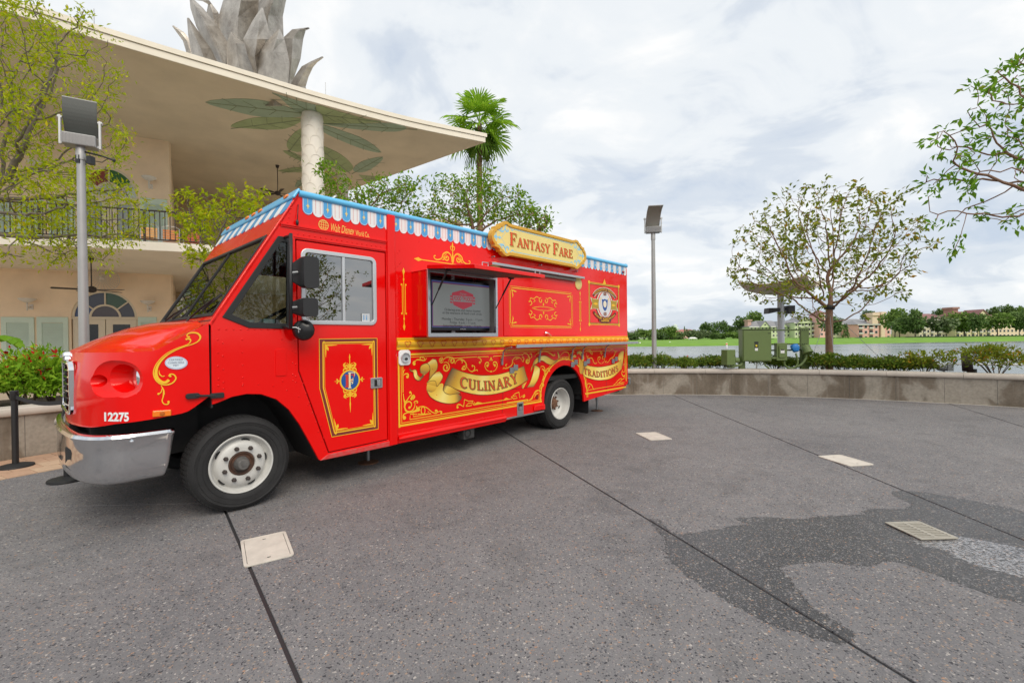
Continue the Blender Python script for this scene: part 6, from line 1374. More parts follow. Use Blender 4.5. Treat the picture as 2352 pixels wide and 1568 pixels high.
tL, tR = b9(438,600)[0], b9(1900,850)[0]; tb = (b9(440,636)[1] + b9(1890,904)[1]) / 2; th_ = (b9(440,338)[1] - b9(440,636)[1]) * 1.0
mS = lambda fx, fy: (tL + fx * (tR - tL), tb + fy * th_)
wd = 'FANTASY FARE'; caps = (0,8)
mb = MB(); lettering(mb, wd, mS, dF + .001, caps, .03,(.07,-.06)); paint(mb, 'board_lettering_shadow', M('board_shadow', (.50,.36,.06),.5), sign)
mb = MB(); lettering(mb, wd, mS, dF + .0024, caps, .016); paint(mb, 'board_lettering_outline', M('board_outline', (.36,.07,.02),.5), sign)
mb = MB(); lettering(mb, wd, mS, dF + .0038, caps, -.012); paint(mb, 'board_lettering', M('board_red', (.82,.085,.015),.42), sign)
# ================================================================== cafe building with the great canopy
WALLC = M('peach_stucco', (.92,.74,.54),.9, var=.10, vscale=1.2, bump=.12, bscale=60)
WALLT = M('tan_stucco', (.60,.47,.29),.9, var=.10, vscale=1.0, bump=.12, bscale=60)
SOFF = M('canopy_soffit', (.70,.61,.47),.9, var=.12, vscale=.6, bump=.06, bscale=30)
FASC = M('canopy_fascia', (.84,.77,.64),.8, var=.06, vscale=1.5)
TRIM = M('cream_joinery', (.74,.66,.52),.6)
MINT = M('mint_shutter', (.62,.76,.66),.65, var=.05, vscale=3)
IRON = M('dark_iron', (.035,.025,.022),.6)
BANG = math.radians(25); OWp = DP(392,600,19.6); OWp.z = 0
bx_ = Vector((math.cos(BANG), math.sin(BANG),0)); by_ = Vector((-math.sin(BANG), math.cos(BANG),0))
cafe = thing('cafe_building', 'two storey peach cafe with balcony, arched doors and huge cream canopy roof', 'building', OWp, BANG)
def WL(x, y, off=0.0):
    p = PL(x, y, by_, by_.dot(OWp) + off) - OWp; return (p.dot(bx_), p.z)
def toL(p): q_ = Vector(p) - OWp; return (q_.dot(bx_), q_.dot(by_), q_.z)
WF = lambda a, b, d: (a, -d, b)
ZS, ZB, ZBT, ZW = 10.24,4.50,4.77,4.43
def arch_open(xl, xr, ytop, yspring, z0):
    a0, a1 = WL(xl, yspring)[0], WL(xr, yspring)[0]; zs = WL((xl + xr) / 2, yspring)[1]; zt = WL((xl + xr) / 2, ytop)[1]
    c_ = (a0 + a1) / 2; rx = (a1 - a0) / 2; ry = zt - zs
    return dict(c=c_,rx=rx,ry=ry,zs=zs,z0=z0,ring=[(a0,z0)] + [(a1,z0)] + [(c_ + rx * math.cos(math.radians(t_)),zs + ry * math.sin(math.radians(t_))) for t_ in range(0,181,10)])
lo_ = arch_open(163,315,667,729,.02); up_ = arch_open(178,318,383,450, ZBT + .02)
plate('lower_wall', WALLC, [[(-22,-.04),(0,-.04),(0, ZW),(-22, ZW)], lo_['ring']], WF, -.35,0, cafe)
plate('upper_wall', WALLC, [[(-22, ZBT),(0, ZBT),(0, ZS - .01),(-22, ZS - .01)], up_['ring']], WF, -.35,0, cafe)
mb = MB(); mb.prism([(-.36,.352),(-.003,.002),(-1.45,8),(-1.9,8)], lambda a, b, d: (a, b, d),-.04, ZS - .012); mb.build('return_wall', WALLC, cafe)
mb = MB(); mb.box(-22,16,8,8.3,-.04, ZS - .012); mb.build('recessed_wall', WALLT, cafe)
mb = MB(); mb.box(-22,.02,-.06,.34, ZW + .003, ZB - .002); mb.build('wall_header', WALLC, cafe)
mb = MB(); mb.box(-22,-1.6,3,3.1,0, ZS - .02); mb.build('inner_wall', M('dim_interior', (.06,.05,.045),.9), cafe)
epx = [(0,561),(95,564),(185,567),(330,574),(471,581)]
ep = [toL(G(x, y, ZB))[:2] for x, y in epx]; d0 = (Vector(ep[0]) - Vector(ep[1])).normalized(); dn = (Vector(ep[-1]) - Vector(ep[-2])).normalized()
edge = [tuple(Vector(ep[0]) + d0 * 9)] + ep + [tuple(Vector(ep[-1]) + dn * 2.2 + Vector((0,.25))), tuple(Vector(ep[-1]) + dn * 3.6 + Vector((0,1.3)))]
edge = [(p.x, p.y) for p in cat(edge, 5)]
bal = edge + [(edge[-1][0] + .6,7.98),(edge[0][0],7.98)]
mb = MB(); mb.prism(bal, lambda a, b, d: (a, b, d), ZB, ZBT); slab = mb.build('balcony', M('balcony_concrete', (.80,.74,.64),.85, var=.06, vscale=1), cafe)
rl = bpy.data.objects.new('railing', None); link(rl, cafe)
inn = []
for i, p in enumerate(edge):
    a = Vector(edge[max(i - 1,0)]); b_ = Vector(edge[min(i + 1,len(edge) - 1)]); t_ = (b_ - a).normalized(); inn.append(Vector(p) + Vector((-t_.y,t_.x)) * .10)
RT = ZBT + 1.0
mb = MB(); mb.tube([(p.x, p.y, RT) for p in inn],.028,6); mb.build('top_rail', IRON, rl); mb = MB(); mb.tube([(p.x, p.y, ZBT + .09) for p in inn],.018,6); mb.build('bottom_rail', IRON, rl)
bal_me = MB().box(-.011,.011,-.011,.011, ZBT + .09, RT).mesh('baluster', IRON); post_me = MB().box(-.028,.028,-.028,.028, ZBT, RT + .02).mesh('post', IRON)
acc = 0; nxt = 0; k_ = 0
for i in range(len(inn) - 1):
    L = (inn[i + 1] - inn[i]).length
    while nxt <= acc + L:
        p = inn[i].lerp(inn[i + 1],(nxt - acc) / L)
        if p.x > -14.5: inst('post' if k_ % 12 == 0 else 'baluster', post_me if k_ % 12 == 0 else bal_me, rl, (p.x, p.y, 0),(0,0, math.atan2((inn[i + 1] - inn[i]).y, (inn[i + 1] - inn[i]).x)))
        k_ += 1; nxt += .135
    acc += L
GLB = [M('stained_blue', (.03,.06,.18),.12), M('stained_grey', (.06,.06,.08),.12), M('stained_green', (.035,.09,.035),.12), M('stained_slate', (.05,.055,.085),.12)]
GLU = [M('stained_pale', (.55,.60,.62),.12), M('stained_leaf', (.05,.17,.06),.12), M('stained_rose', (.28,.07,.06),.12), M('stained_pale', (.55,.60,.62),.12)]
def fan(o_, gl, inner, parent):
    c_, rx, ry, zs = o_['c'], o_['rx'] - .04, o_['ry'] - .04, o_['zs']
    E_ = lambda f, t_, k__=1: (c_ + rx * f * math.cos(math.radians(t_)), zs + ry * f * math.sin(math.radians(t_)))
    plate('arch_frame', TRIM, [[E_(1.045, t_) for t_ in range(0,181,9)] + [E_(.955, t_) for t_ in range(180,-1,-9)]], WF, -.14,-.04, parent)
    fr = []
    bounds = [0,36,90,144,180] if gl is GLU else [0,40,90,140,180]
    for i in range(4):
        t0, t1 = bounds[i], bounds[i + 1]; tt = np.linspace(t0 + 1.5, t1 - 1.5,6)
        mb = MB(); mb.prism([E_(.955, t_) for t_ in tt] + [E_(.50, t_) for t_ in tt[::-1]], WF, -.10,-.085); mb.build('fan_pane', gl[(i + 1) % 4] if gl is GLB else gl[i], parent)
    mb = MB(); mb.prism([E_(.45, t_) for t_ in range(0,181,12)], WF, -.10,-.085); mb.build('fan_pane', inner, parent)
    for t_ in bounds[1:-1]:
        a, b_ = E_(.5, t_), E_(.96, t_); mb = MB(); mb.bar(WF(*a, -.075), WF(*b_, -.075),.05,.06, up=(0,1,0)); mb.build('muntin', TRIM, parent)
    plate('inner_arch', TRIM, [[E_(.51, t_) for t_ in range(0,181,12)] + [E_(.44, t_) for t_ in range(180,-1,-12)]], WF, -.115,-.05, parent)
    mb = MB(); mb.box(c_ - rx - .04, c_ + rx + .04,.04,.16, zs - .07, zs + .03); mb.build('transom', TRIM, parent)
dset = bpy.data.objects.new('arched_entrance', None); link(dset, cafe); fan(lo_, GLB, M('stained_mauve', (.075,.06,.065),.12), dset)
uset = bpy.data.objects.new('arched_window', None); link(uset, cafe); fan(up_, GLU, M('pale_pane', (.50,.53,.55),.1), uset)
def leaves(o_, par, panemat, z0):
    c_, rx, zs = o_['c'], o_['rx'], o_['zs']
    for sg in (-1,1):
        a0, a1 = (c_ - rx + .03, c_ - .012) if sg < 0 else (c_ + .012, c_ + rx - .03)
        plate('door_leaf', TRIM, [[(a0, z0),(a1, z0),(a1, zs - .075),(a0, zs - .075)],[(a0 + .22, z0 + .35),(a1 - .22, z0 + .35),(a1 - .22, zs - .28),(a0 + .22, zs - .28)]], WF, -.13,-.06, par, .006)
        mb = MB(); mb.box(a0 + .2, a1 - .2,.09,.10, z0 + .33, zs - .26); mb.build('door_glass', panemat, par)
        mb = MB(); mb.tube([(c_ + sg * .10,.04, z0 + .95),(c_ + sg * .10,.01, z0 + .95),(c_ + sg * .10,.01, z0 + 1.25),(c_ + sg * .10,.04, z0 + 1.25)],.012,6); mb.build('door_handle', ALU, par)
leaves(lo_, dset, PANE, .03); leaves(up_, uset, M('pale_door_pane', (.34,.38,.38),.15), ZBT + .03)
def shutter(x0, x1, ytop, z0):
    a0, a1 = WL(x0, ytop)[0], WL(x1, ytop)[0]; zt = WL((x0 + x1) / 2, ytop)[1]; w_ = a1 - a0; fr = .16 * w_
    o = plate('shutter', MINT, [[(a0, z0),(a1, z0),(a1, zt),(a0, zt)],[(a0 + fr, z0 + .25),(a1 - fr, z0 + .25),(a1 - fr, zt - .22),(a0 + fr, zt - .22)]], WF, .003,.05, cafe, .004)
    mb = MB(); z = z0 + .25
    while z < zt - .24:
        mb.add([WF(a0 + fr, z, .042), WF(a1 - fr, z, .042), WF(a1 - fr, z + .06,.012), WF(a0 + fr, z + .06,.012)],[(0,1,2,3)]); z += .062
    stuff(mb.build('louvres', MINT, o, solid=.006))
for x0, x1 in ((-80,-6),(3,79),(85,157),(317,360)): shutter(x0, x1,728,.06)
for x0, x1 in ((322,384),(112,172),(40,100),(-40,30)): shutter(x0, x1,457, ZBT + .05)
cpx = [(0,22.5),(250,97.5),(367,132),(588,196),(740,240),(933,289.5),(1115,327)]
cp = [toL(G(x, y, ZS))[:2] for x, y in cpx]; d0 = (Vector(cp[0]) - Vector(cp[1])).normalized()
tip = Vector(cp[-1]); rb_ = Vector(toL(G(820,431, ZS))[:2]); dr2 = (rb_ - tip).normalized()
front = [tuple(Vector(cp[0]) + d0 * 14), tuple(Vector(cp[0]) + d0 * 6)] + cp
outl = [(p.x, p.y) for p in cat(front, 4)] + [tuple(tip + dr2 * 18),(front[0][0], front[0][1] + 28)]
mb = MB(); mb.prism(outl, lambda a, b, d: (a, b, d), ZS, ZS + .21); can = mb.build('canopy', [FASC], cafe)
mb = MB(); mb.prism(grow(outl, -.02), lambda a, b, d: (a, b, d), ZS - .012, ZS - .001); mb.build('soffit', SOFF, can)
mb = MB(); mb.prism(grow(outl, .04), lambda a, b, d: (a, b, d), ZS + .225, ZS + .38); mb.build('roof_edge', FASC, can)
mb = MB(); mb.prism(grow(outl, -.03), lambda a, b, d: (a, b, d), ZS + .205, ZS + .23); mb.build('shadow_gap', M('shadow_gap', (.10,.07,.05),.9), can)
for (x, y) in ((216,57),(748,218)):
    p = toL(DP(x, y, G(x, y + 14, ZS + .2).y + 1.5)); mb = MB(); mb.tube([(p[0], p[1], ZS + .3),(p[0], p[1], p[2] + .5)],.012,5); mb.build('lightning_rod', STEEL, can)
FR1 = M('frond_teal', (.36,.46,.35),.9, var=.12, vscale=2); FR2 = M('frond_green', (.38,.46,.25),.9, var=.15, vscale=2); VEIN = M('frond_vein', (.24,.28,.18),.9)
LFS = [([(310,690),(500,668),(700,680),(900,735),(985,785),(700,790),(480,745)],0),([(480,855),(560,815),(700,792),(965,800),(950,825),(850,870),(720,875),(600,868)],1),([(762,626),(930,680),(1055,708),(1065,780),(1000,785),(880,720),(800,645)],0),([(1062,710),(1200,750),(1400,805),(1500,825),(1250,835),(1110,830),(1068,775)],1),([(1100,832),(1400,836),(1540,832),(1665,858),(1650,880),(1550,890),(1300,870),(1120,842)],0),([(1100,845),(1250,890),(1400,950),(1500,1030),(1400,1015),(1250,960),(1105,890)],0),([(1000,860),(940,880),(900,910),(860,970),(880,1015),(955,1025),(1000,960)],1),([(1050,975),(1200,1030),(1280,1090),(1310,1140),(1250,1165),(1100,1100),(1050,1060)],1),([(835,1022),(900,1030),(955,1060),(1020,1085),(1000,1105),(900,1065)],1),([(800,1157),(900,1135),(1020,1128),(1020,1160),(870,1168)],1),([(1312,1140),(1380,1090),(1510,1062),(1480,1110),(1400,1160),(1330,1165)],0),([(1050,1190),(1200,1185),(1150,1215),(1050,1250)],0),([(1350,1185),(1530,1203),(1450,1230),(1390,1225)],1),([(915,1265),(930,1225),(1010,1205),(1020,1255)],0)]
for L, m_ in LFS:
    P = [toL(G(367.5 + x * .3385, y * .3385, ZS))[:2] for x, y in L]
    P = [(p.x, p.y) for p in cat(P, 3, True)] if len(P) > 5 and L[0] != (762,626) else P
    o = plate('painted_frond', (FR1, FR2)[m_],[P], lambda a, b, d: (a, b, d), ZS - .03, ZS - .0125, can)
    c_ = Vector((sum(p[0] for p in P) / len(P),sum(p[1] for p in P) / len(P))); far = max(P,key=lambda p: (Vector(p) - c_).length); opp = c_ * 2 - Vector(far); mb = MB()
    ax = (Vector(far) - opp); nn = Vector((-ax.y, ax.x)).normalized(); mb.bar((far[0], far[1], ZS - .034),(opp.x, opp.y, ZS - .034),.035,.008)
    for f in (.3,.5,.7):
        q_ = opp + ax * f
        for sg in (-1,1): e_ = q_ + ax.normalized() * .35 + nn * sg * .45; mb.bar((q_.x, q_.y, ZS - .034),(e_.x, e_.y, ZS - .034),.02,.006)
    mb.build('frond_vein', VEIN, o)
def column(px, ytop, wpx):
    p = G(px, ytop, ZS); c_ = toL(p); r_ = wpx / 2 * p.y / FOC
    mb = MB(); mb.lathe([(r_ * 1.03,-.03),(r_ * 1.03,.3),(r_, .4),(r_ * .99, ZS - .6),(r_ * .985, ZS - .15),(r_ * .93, ZS - .033)],(c_[0], c_[1],0),(0,0,1),40); o = mb.build('column', M('column_stucco', (.82,.76,.67),.85, var=.06, vscale=3, bump=.1, bscale=40), cafe, auto=40)
    mb = MB(); z = 3.6; k = 0
    while z < ZS - .5:
        n = 5
        for i in range(n):
            a0 = 2 * math.pi * (i + .5 * (k % 2)) / n; mb.tube([(c_[0] + (r_ + .004) * math.cos(a0 + t_ * 1.25),c_[1] + (r_ + .004) * math.sin(a0 + t_ * 1.25),z + .30 * math.sqrt(max(0,1 - (2 * t_ - 1) ** 2))) for t_ in np.linspace(0,1,9)],.008,4)
        z += .36; k += 1
    stuff(mb.build('bark_relief', M('column_stucco'), o))
column(717,262,47); column(786,403,25)
def ceiling_fan(pos, drop, rad, label, rot):
    t_ = thing('ceiling_fan', label, 'ceiling fan', pos, rot, 'dark ceiling fans of the cafe')
    mb = MB(); mb.lathe([(.0,0),(.09,-.002),(.06,-.12),(.02,-.14)],(0,0,-.0),(0,0,1),14); mb.tube([(0,0,-.1),(0,0,-drop)],.018,8); mb.build('down_rod', IRON, t_)
    mb = MB(); mb.lathe([(.03,.12),(.12,.08),(.14,0),(.12,-.06),(.05,-.10),(0,-.10)],(0,0,-drop - .05),(0,0,1),18); mb.build('motor', IRON, t_, smooth=True)
    bm_ = MB(); bm_.prism([(.12,-.03),(.3,-.075),(rad, -.085),(rad + .03,0),(rad, .085),(.3,.075),(.12,.03)], lambda a, b, d: (a, b, d + b * .2),-.006,.006); me = bm_.mesh('blade', IRON)
    for i in range(5): inst('blade', me, t_, (0,0,-drop - .05),(0,0,2 * math.pi * i / 5))
p = G(637,380, ZS - .012); ceiling_fan(p, 1.32,.85, 'dark ceiling fan hung on a long rod under the great canopy', .4)
p = G(209,590, ZB); ceiling_fan(p, 1.05,.95, 'dark ceiling fan under the balcony near the arched doors', .15)
wp = WL(246,642); c_ = OWp + bx_ * wp[0] - by_ * .55; t_ = thing('wall_fan', 'round pale caged wall fan above the arched doors', 'wall fan', (c_.x, c_.y, wp[1]), BANG)
CAGE = M('fan_cage', (.62,.57,.50),.5); rw_ = .55
for k, r_ in enumerate(np.linspace(.12, rw_, 9)):
    mb = MB(); mb.tube([(r_ * math.cos(a),-.05 * (1 - (r_ / rw_) ** 2) - .3 * r_ * math.sin(a) * .0, r_ * math.sin(a)) for a in np.linspace(0,2 * math.pi, 32, endpoint=False)],.007 if k < 8 else .014,4, closed=True); o = mb.build('cage_ring', CAGE, t_); o.rotation_euler = (math.radians(32),0,0)
mb = MB()
for i in range(28): a = 2 * math.pi * i / 28; mb.tube([(.1 * math.cos(a),-.05,.1 * math.sin(a)),(rw_ * math.cos(a),0, rw_ * math.sin(a))],.010,4)
o = stuff(mb.build('cage_spokes', CAGE, t_)); o.rotation_euler = (math.radians(32),0,0)
mb = MB(); mb.lathe([(0,-.08),(.09,-.06),(.10,.05),(.06,.12),(0,.12)],(0,0,0),(0,1,0),18); mb.tube([(0,.1,0),(0,.5,-.1)],.03,6); o = mb.build('fan_motor', CAGE, t_, smooth=True); o.rotation_euler = (math.radians(32),0,0)
def sconce(x, y, label):
    q_ = WL(x, y); c_ = OWp + bx_ * q_[0]; t_ = thing('wall_lamp', label, 'wall lamp', (c_.x, c_.y, q_[1]), BANG, 'white dish wall lamps')
    LW = M('lamp_white', (.72,.68,.62),.45)
    mb = MB(); mb.lathe([(.05,-.13),(.12,-.10),(.24,-.02),(.255,.03),(.24,.03),(.1,-.05),(0,-.06)],(0,-.30,.06),(0,0,1),24); mb.build('dish', LW, t_, auto=40)
    mb = MB(); mb.tube([(0,0,-.22),(0,-.08,-.22),(0,-.20,-.26),(0,-.30,-.22),(0,-.30,-.06)],.03,8); mb.tube([(0,-.3,-.06),(0,-.3,-.38)],.028,8); mb.build('arm', LW, t_, smooth=True)
    mb = MB(); mb.box(-.06,.06,-.03,0,-.32,-.12); mb.build('back_plate', LW, t_)
sconce(72,692, 'white dish wall lamp between mint shutters, ground floor'); sconce(344,697, 'white dish wall lamp beside the ground floor arched doors'); sconce(347,417, 'white dish wall lamp beside the stained glass arch upstairs'); sconce(90,383, 'white dish wall lamp upstairs behind the leafy tree')
def cafe_chair(x, depth_, label, tone):
    p = G(x, 600, ZBT); p = DP(x, 540, depth_); t_ = thing('cafe_chair', label, 'chair', (p.x, p.y, ZBT), BANG + .2, 'slatted balcony chairs')
    WD = M('chair_wood_%d' % tone, ((.62,.32,.11),(.55,.20,.06),(.42,.09,.04))[tone],.5)
    for k in range(4): mb = MB(); mb.box(-.22,.22,-.02,.0,.46 + k * .085,.53 + k * .085); mb.build('back_slat', WD, t_)
    for k in range(5): mb = MB(); mb.box(-.22,.22,.06 + k * .085,.13 + k * .085,.43,.45); mb.build('seat_slat', WD, t_)
    for sx in (-.25,.25):
        mb = MB(); mb.tube([(sx, -.04,0),(sx, -.02,.45),(sx, -.03,.84),(sx * .6,-.03,.90),(0,-.03,.91)],.014,6); mb.build('back_frame', ALU, t_)
        mb = MB(); mb.tube([(sx, .46,0),(sx, .46,.64),(sx, .0,.64)],.014,6); mb.build('leg', ALU, t_)
    mb = MB(); mb.tube([(-.25,.2,.42),(.25,.2,.42)],.012,6); mb.build('stretcher', ALU, t_)
cafe_chair(343,15.7, 'light oak slatted chair behind the balcony railing', 0); cafe_chair(392,16.1, 'orange brown slatted chair between two others on the balcony', 1); cafe_chair(441,16.5, 'dark red brown slatted chair towards the end of the balcony', 2)
for i, (x, dd) in enumerate(((318,16.9),(418,17.5))):
    p = DP(x, 540, dd); t_ = thing('cafe_table', ('dark square cafe table behind the light oak balcony chair', 'dark square cafe table behind the dark red brown balcony chair')[i], 'table', (p.x, p.y, ZBT), BANG, 'balcony tables')
    mb = MB(); mb.box(-.45,.45,-.35,.35,.72,.75); mb.build('table_top', IRON, t_)
    for sx in (-.38,.38):
        for sy in (-.28,.28): mb = MB(); mb.tube([(sx, sy, 0),(sx, sy, .72)],.018,6); mb.build('leg', ALU, t_)
def metal():
    m = bpy.data.materials.new('hammered_metal'); m.use_nodes = True; t = m.node_tree; b = t.nodes['Principled BSDF']; N = t.nodes.new; L = t.links.new
    c = N('ShaderNodeTexCoord'); w_ = N('ShaderNodeTexVoronoi'); w_.inputs['Scale'].default_value = 5; mp = N('ShaderNodeMapping'); mp.inputs['Scale'].default_value = (1,1,2.2); L(c.outputs['Object'], mp.inputs[0]); L(mp.outputs[0], w_.inputs['Vector'])
    n = N('ShaderNodeTexNoise'); n.inputs['Scale'].default_value = 1.6; n.inputs['Detail'].default_value = 8; n.inputs['Roughness'].default_value = .7; L(c.outputs['Object'], n.inputs['Vector'])
    r = N('ShaderNodeValToRGB'); r.color_ramp.elements[0].position = .3; r.color_ramp.elements[0].color = (.24,.21,.18,1); r.color_ramp.elements[1].position = .72; r.color_ramp.elements[1].color = (.60,.56,.50,1); L(n.outputs['Fac'], r.inputs[0]); L(r.outputs[0], b.inputs['Base Color'])
    b.inputs['Metallic'].default_value = .55; b.inputs['Roughness'].default_value = .42
    bp = N('ShaderNodeBump'); nb = N('ShaderNodeTexNoise'); nb.inputs['Scale'].default_value = 9; nb.inputs['Detail'].default_value = 3; L(mp.outputs[0], nb.inputs['Vector']); bp.inputs['Strength'].default_value = .45; bp.inputs['Distance'].default_value = .04; L(nb.outputs['Fac'], bp.inputs['Height']); L(bp.outputs[0], b.inputs['Normal'])
    return m
HM = metal(); cS = DP(590,190,17.6)
sculp = thing('leaf_sculpture', 'giant hammered metal pineapple crown sculpture on the canopy roof', 'sculpture', (cS.x, cS.y, ZS + .38))
def mleaf(Y, rows, fold):
    """rows of (left x, right x, y) in the survey picture, tip last; fold pushes the midrib forward"""
    mb = MB(); K_ = len(rows)
    for i, (xl, xr, y) in enumerate(rows):
        X = lambda x: 367.5 + x * .3385
        Yb = Y[0] + (Y[1] - Y[0]) * i / (K_ - 1); w_ = xr - xl
        for x, f in ((xl, 0),((xl + xr) / 2 + rows[i][0] * 0, fold * min(1, w_ / 120)),(xr, 0)):
            p = DP(X(x), y * .3385, Yb - f); mb.v.append(tuple(p - sculp.location))
    for i in range(K_ - 1):
        for j in (0,1): mb.f.append((i * 3 + j, i * 3 + j + 1,(i + 1) * 3 + j + 1,(i + 1) * 3 + j)); mb.mi.append(0)
    mb.build('metal_leaf', HM, sculp, fix=False, solid=.05)
mleaf((17.4,17.0),[(395,640,640),(462,640,520),(458,600,400),(458,572,300),(468,520,262),(480,484,222)],.55)
mleaf((17.0,16.7),[(640,672,700),(650,668,510),(600,690,380),(570,750,268),(630,722,150),(690,696,58)],.5)
mleaf((16.9,16.6),[(690,850,720),(668,866,575),(668,876,430),(668,862,355),(745,840,270),(804,812,204)],.55)
mleaf((17.6,17.2),[(260,420,560),(232,385,420),(212,340,330),(196,275,240),(188,194,126)],.5)
mleaf((18.0,17.5),[(400,560,600),(385,500,430),(310,462,300),(250,390,180),(212,290,60),(205,215,-10)],.6)
mleaf((18.6,18.0),[(380,440,330),(345,420,200),(320,395,90),(330,350,30),(290,330,5),(205,225,-8)],.3)
mleaf((18.6,17.8),[(440,620,420),(400,650,300),(400,662,120),(432,665,10),(470,655,-130),(560,580,-330)],.8)
mleaf((18.9,18.2),[(660,840,430),(620,835,250),(640,830,110),(690,852,0),(740,870,-140),(830,850,-320)],.7)
mleaf((18.0,17.6),[(840,900,640),(860,900,545),(838,950,400),(834,968,265),(900,985,205),(1005,1014,192)],.5)
mleaf((17.8,17.4),[(860,1010,680),(880,985,590),(920,1005,520),(965,1035,455),(1030,1065,420),(1102,1108,388)],.35)
mleaf((18.2,18.0),[(190,240,380),(160,208,280),(120,165,225),(86,92,178)],.2)
mleaf((19.2,19.2),[(480,700,500),(450,760,200),(520,720,-60),(600,640,-300)],.6)
mb = MB(); mb.lathe([(1.6,-.0),(1.5,.25),(1.2,.5),(0,.5)],(0,0,0),(0,0,1),24); mb.build('sculpture_base', HM, sculp)
# ================================================================== vegetation
def colonise(start, attr, step, infl, kill, iters, seed=0, up=.0):
    rs = np.random.RandomState(seed)
    N = [np.array(p, float) for p in start]; par = [-1] + list(range(len(start) - 1)); A = np.array(attr, float)
    for it in range(iters):
        if len(A) == 0: break
        P = np.array(N); d = np.linalg.norm(A[:, None] - P[None], axis=2); j = d.argmin(1); dm = d[np.arange(len(A)), j]
        g_ = {}
        for a in range(len(A)):
            if dm[a] < infl: g_.setdefault(j[a],[]).append(A[a])
        if not g_: infl *= 1.4; continue
        for k, L in g_.items():
            v = np.mean([(x - N[k]) / (np.linalg.norm(x - N[k]) + 1e-9) for x in L],0) + rs.normal(0,.12,3); v[2] += up; v /= np.linalg.norm(v) + 1e-9
            q_ = N[k] + v * step
            N.append(q_); par.append(k)
        P2 = np.array(N[len(P):]); d2 = np.linalg.norm(A[:, None] - P2[None], axis=2).min(1); A = A[d2 > kill]
    return N, par
def leaf_mesh(name, pts, dirs, size, mat, seed, wid=.42, n_per=1, droop=.2, spread=.0, fold=.25):
    rs = np.random.RandomState(seed); V = []; F = []
    for p, d in zip(pts, dirs):
        for _ in range(n_per):
            o = p + rs.normal(0,1,3) * spread; v = d * .8 + rs.normal(0,.75,3); v[2] -= droop; v /= np.linalg.norm(v) + 1e-9
            l = size * (.65 + .7 * rs.rand()); nr = np.array([0,0,1.0]) + rs.normal(0,.55,3); sd = np.cross(v,nr); sd /= np.linalg.norm(sd) + 1e-9; n2 = np.cross(sd,v); w_ = l * wid / 2; b = len(V)
            V += [o,o + v * l * .45 + sd * w_ + n2 * w_ * fold,o + v * l - n2 * l * .12,o + v * l * .45 - sd * w_ + n2 * w_ * fold]; F += [(b,b + 1,b + 2),(b,b + 2,b + 3)]
    me = bpy.data.meshes.new(name); me.from_pydata([tuple(map(float, q_)) for q_ in V],[], F); me.materials.append(mat); return me
def make_tree(name,label,cat_,base,start,attr,step,infl,kill,iters,r0,rtip,bark,leafm,lsize,nper,seed,tips=3,wid=.42,droop=.2,spread=.04,up=.05,group=None,sub=1.0,along=.5,pw=.42):
    t_ = thing(name, label, cat_, base, 0, group); b0 = np.array(base)
    N, par = colonise(start, attr, step, infl, kill, iters, seed, up)
    n = len(N); cnt = [0] * n; ch = [[] for _ in range(n)]
    for i in range(1, n): ch[par[i]].append(i)
    for i in range(n - 1,-1,-1):
        cnt[i] = max(1, sum(cnt[c] for c in ch[i]))
    tot = cnt[0]; R = [max(rtip, r0 * (c / tot) ** pw) for c in cnt]
    mb = MB(); stack = [(0, None)]
    while stack:
        i, pr = stack.pop(); chain = ([pr] if pr is not None else []) + [i]
        while ch[i]:
            big_ = max(ch[i], key=lambda c: cnt[c])
            for c in ch[i]:
                if c != big_: stack.append((c, i))
            i = big_; chain.append(i)
        if len(chain) > 1:
            rr = [R[c] for c in chain]
            if pr is not None: rr[0] = min(R[chain[0]], R[chain[1]] * 1.3)
            mb.tube([tuple(N[c] - b0) for c in chain], rr, 7 if rr[0] > .03 else 4, cap=True)
    mb.build('trunk', bark, t_, smooth=True, fix=False)
    pts = []; dirs = []; rs = np.random.RandomState(seed + 5)
    for i in range(1, n):
        if cnt[i] <= tips and (rs.rand() < along or not ch[i]):
            v = N[i] - N[par[i]]; v = v / (np.linalg.norm(v) + 1e-9); pts.append(N[i] - b0); dirs.append(v)
    o = inst('crown', leaf_mesh('crown', pts, dirs, lsize, leafm, seed, wid, nper, droop, spread), t_); stuff(o)
    return t_
def ell(c_, r_, n, seed, hollow=.0, flat=None):
    rs = np.random.RandomState(abs(int(seed))); R = []
    while len(R) < n:
        p = rs.uniform(-1,1,3); d = np.linalg.norm(p)
        if hollow < d < 1: 
            q_ = np.array(c_) + p * np.array(r_)
            if flat is None or q_[2] > flat: R.append(q_)
    return R
BARKR = M('crape_bark', (.20,.085,.045),.7, var=.35, vscale=7, col2=(.30,.20,.13)); BARKG = M('grey_bark', (.20,.165,.13),.85, var=.3, vscale=8); BARKD = M('dark_bark', (.09,.07,.06),.85, var=.3, vscale=8)
LFR = leafmat('crape_leaf', (.15,.21,.02),(.30,.33,.035),(.50,.27,.02)); LFY = leafmat('yellow_green_leaf', (.32,.44,.012),(.52,.56,.016),(.60,.50,.02),.45); LFG = leafmat('fresh_green_leaf', (.16,.34,.02),(.30,.48,.03),(.38,.50,.05),.4)
LFC = leafmat('crape_green_leaf', (.13,.26,.02),(.25,.42,.03),(.42,.36,.04)); LFX = leafmat('right_tree_leaf', (.11,.26,.018),(.20,.38,.025),(.34,.36,.04))
v3 = lambda p: np.array((p.x, p.y, p.z))
Yt = 13.05; tb_ = DP(1905,833, Yt); tb_.z = .54; cr_ = DP(1905,706, Yt)
base = (tb_.x, tb_.y, .54)
st_ = [base] + [(tb_.x + (cr_.x - tb_.x) * f, tb_.y, .54 + (cr_.z - .54) * f) for f in (.25,.5,.75,1.0)]
c0 = DP(1893,582, Yt)
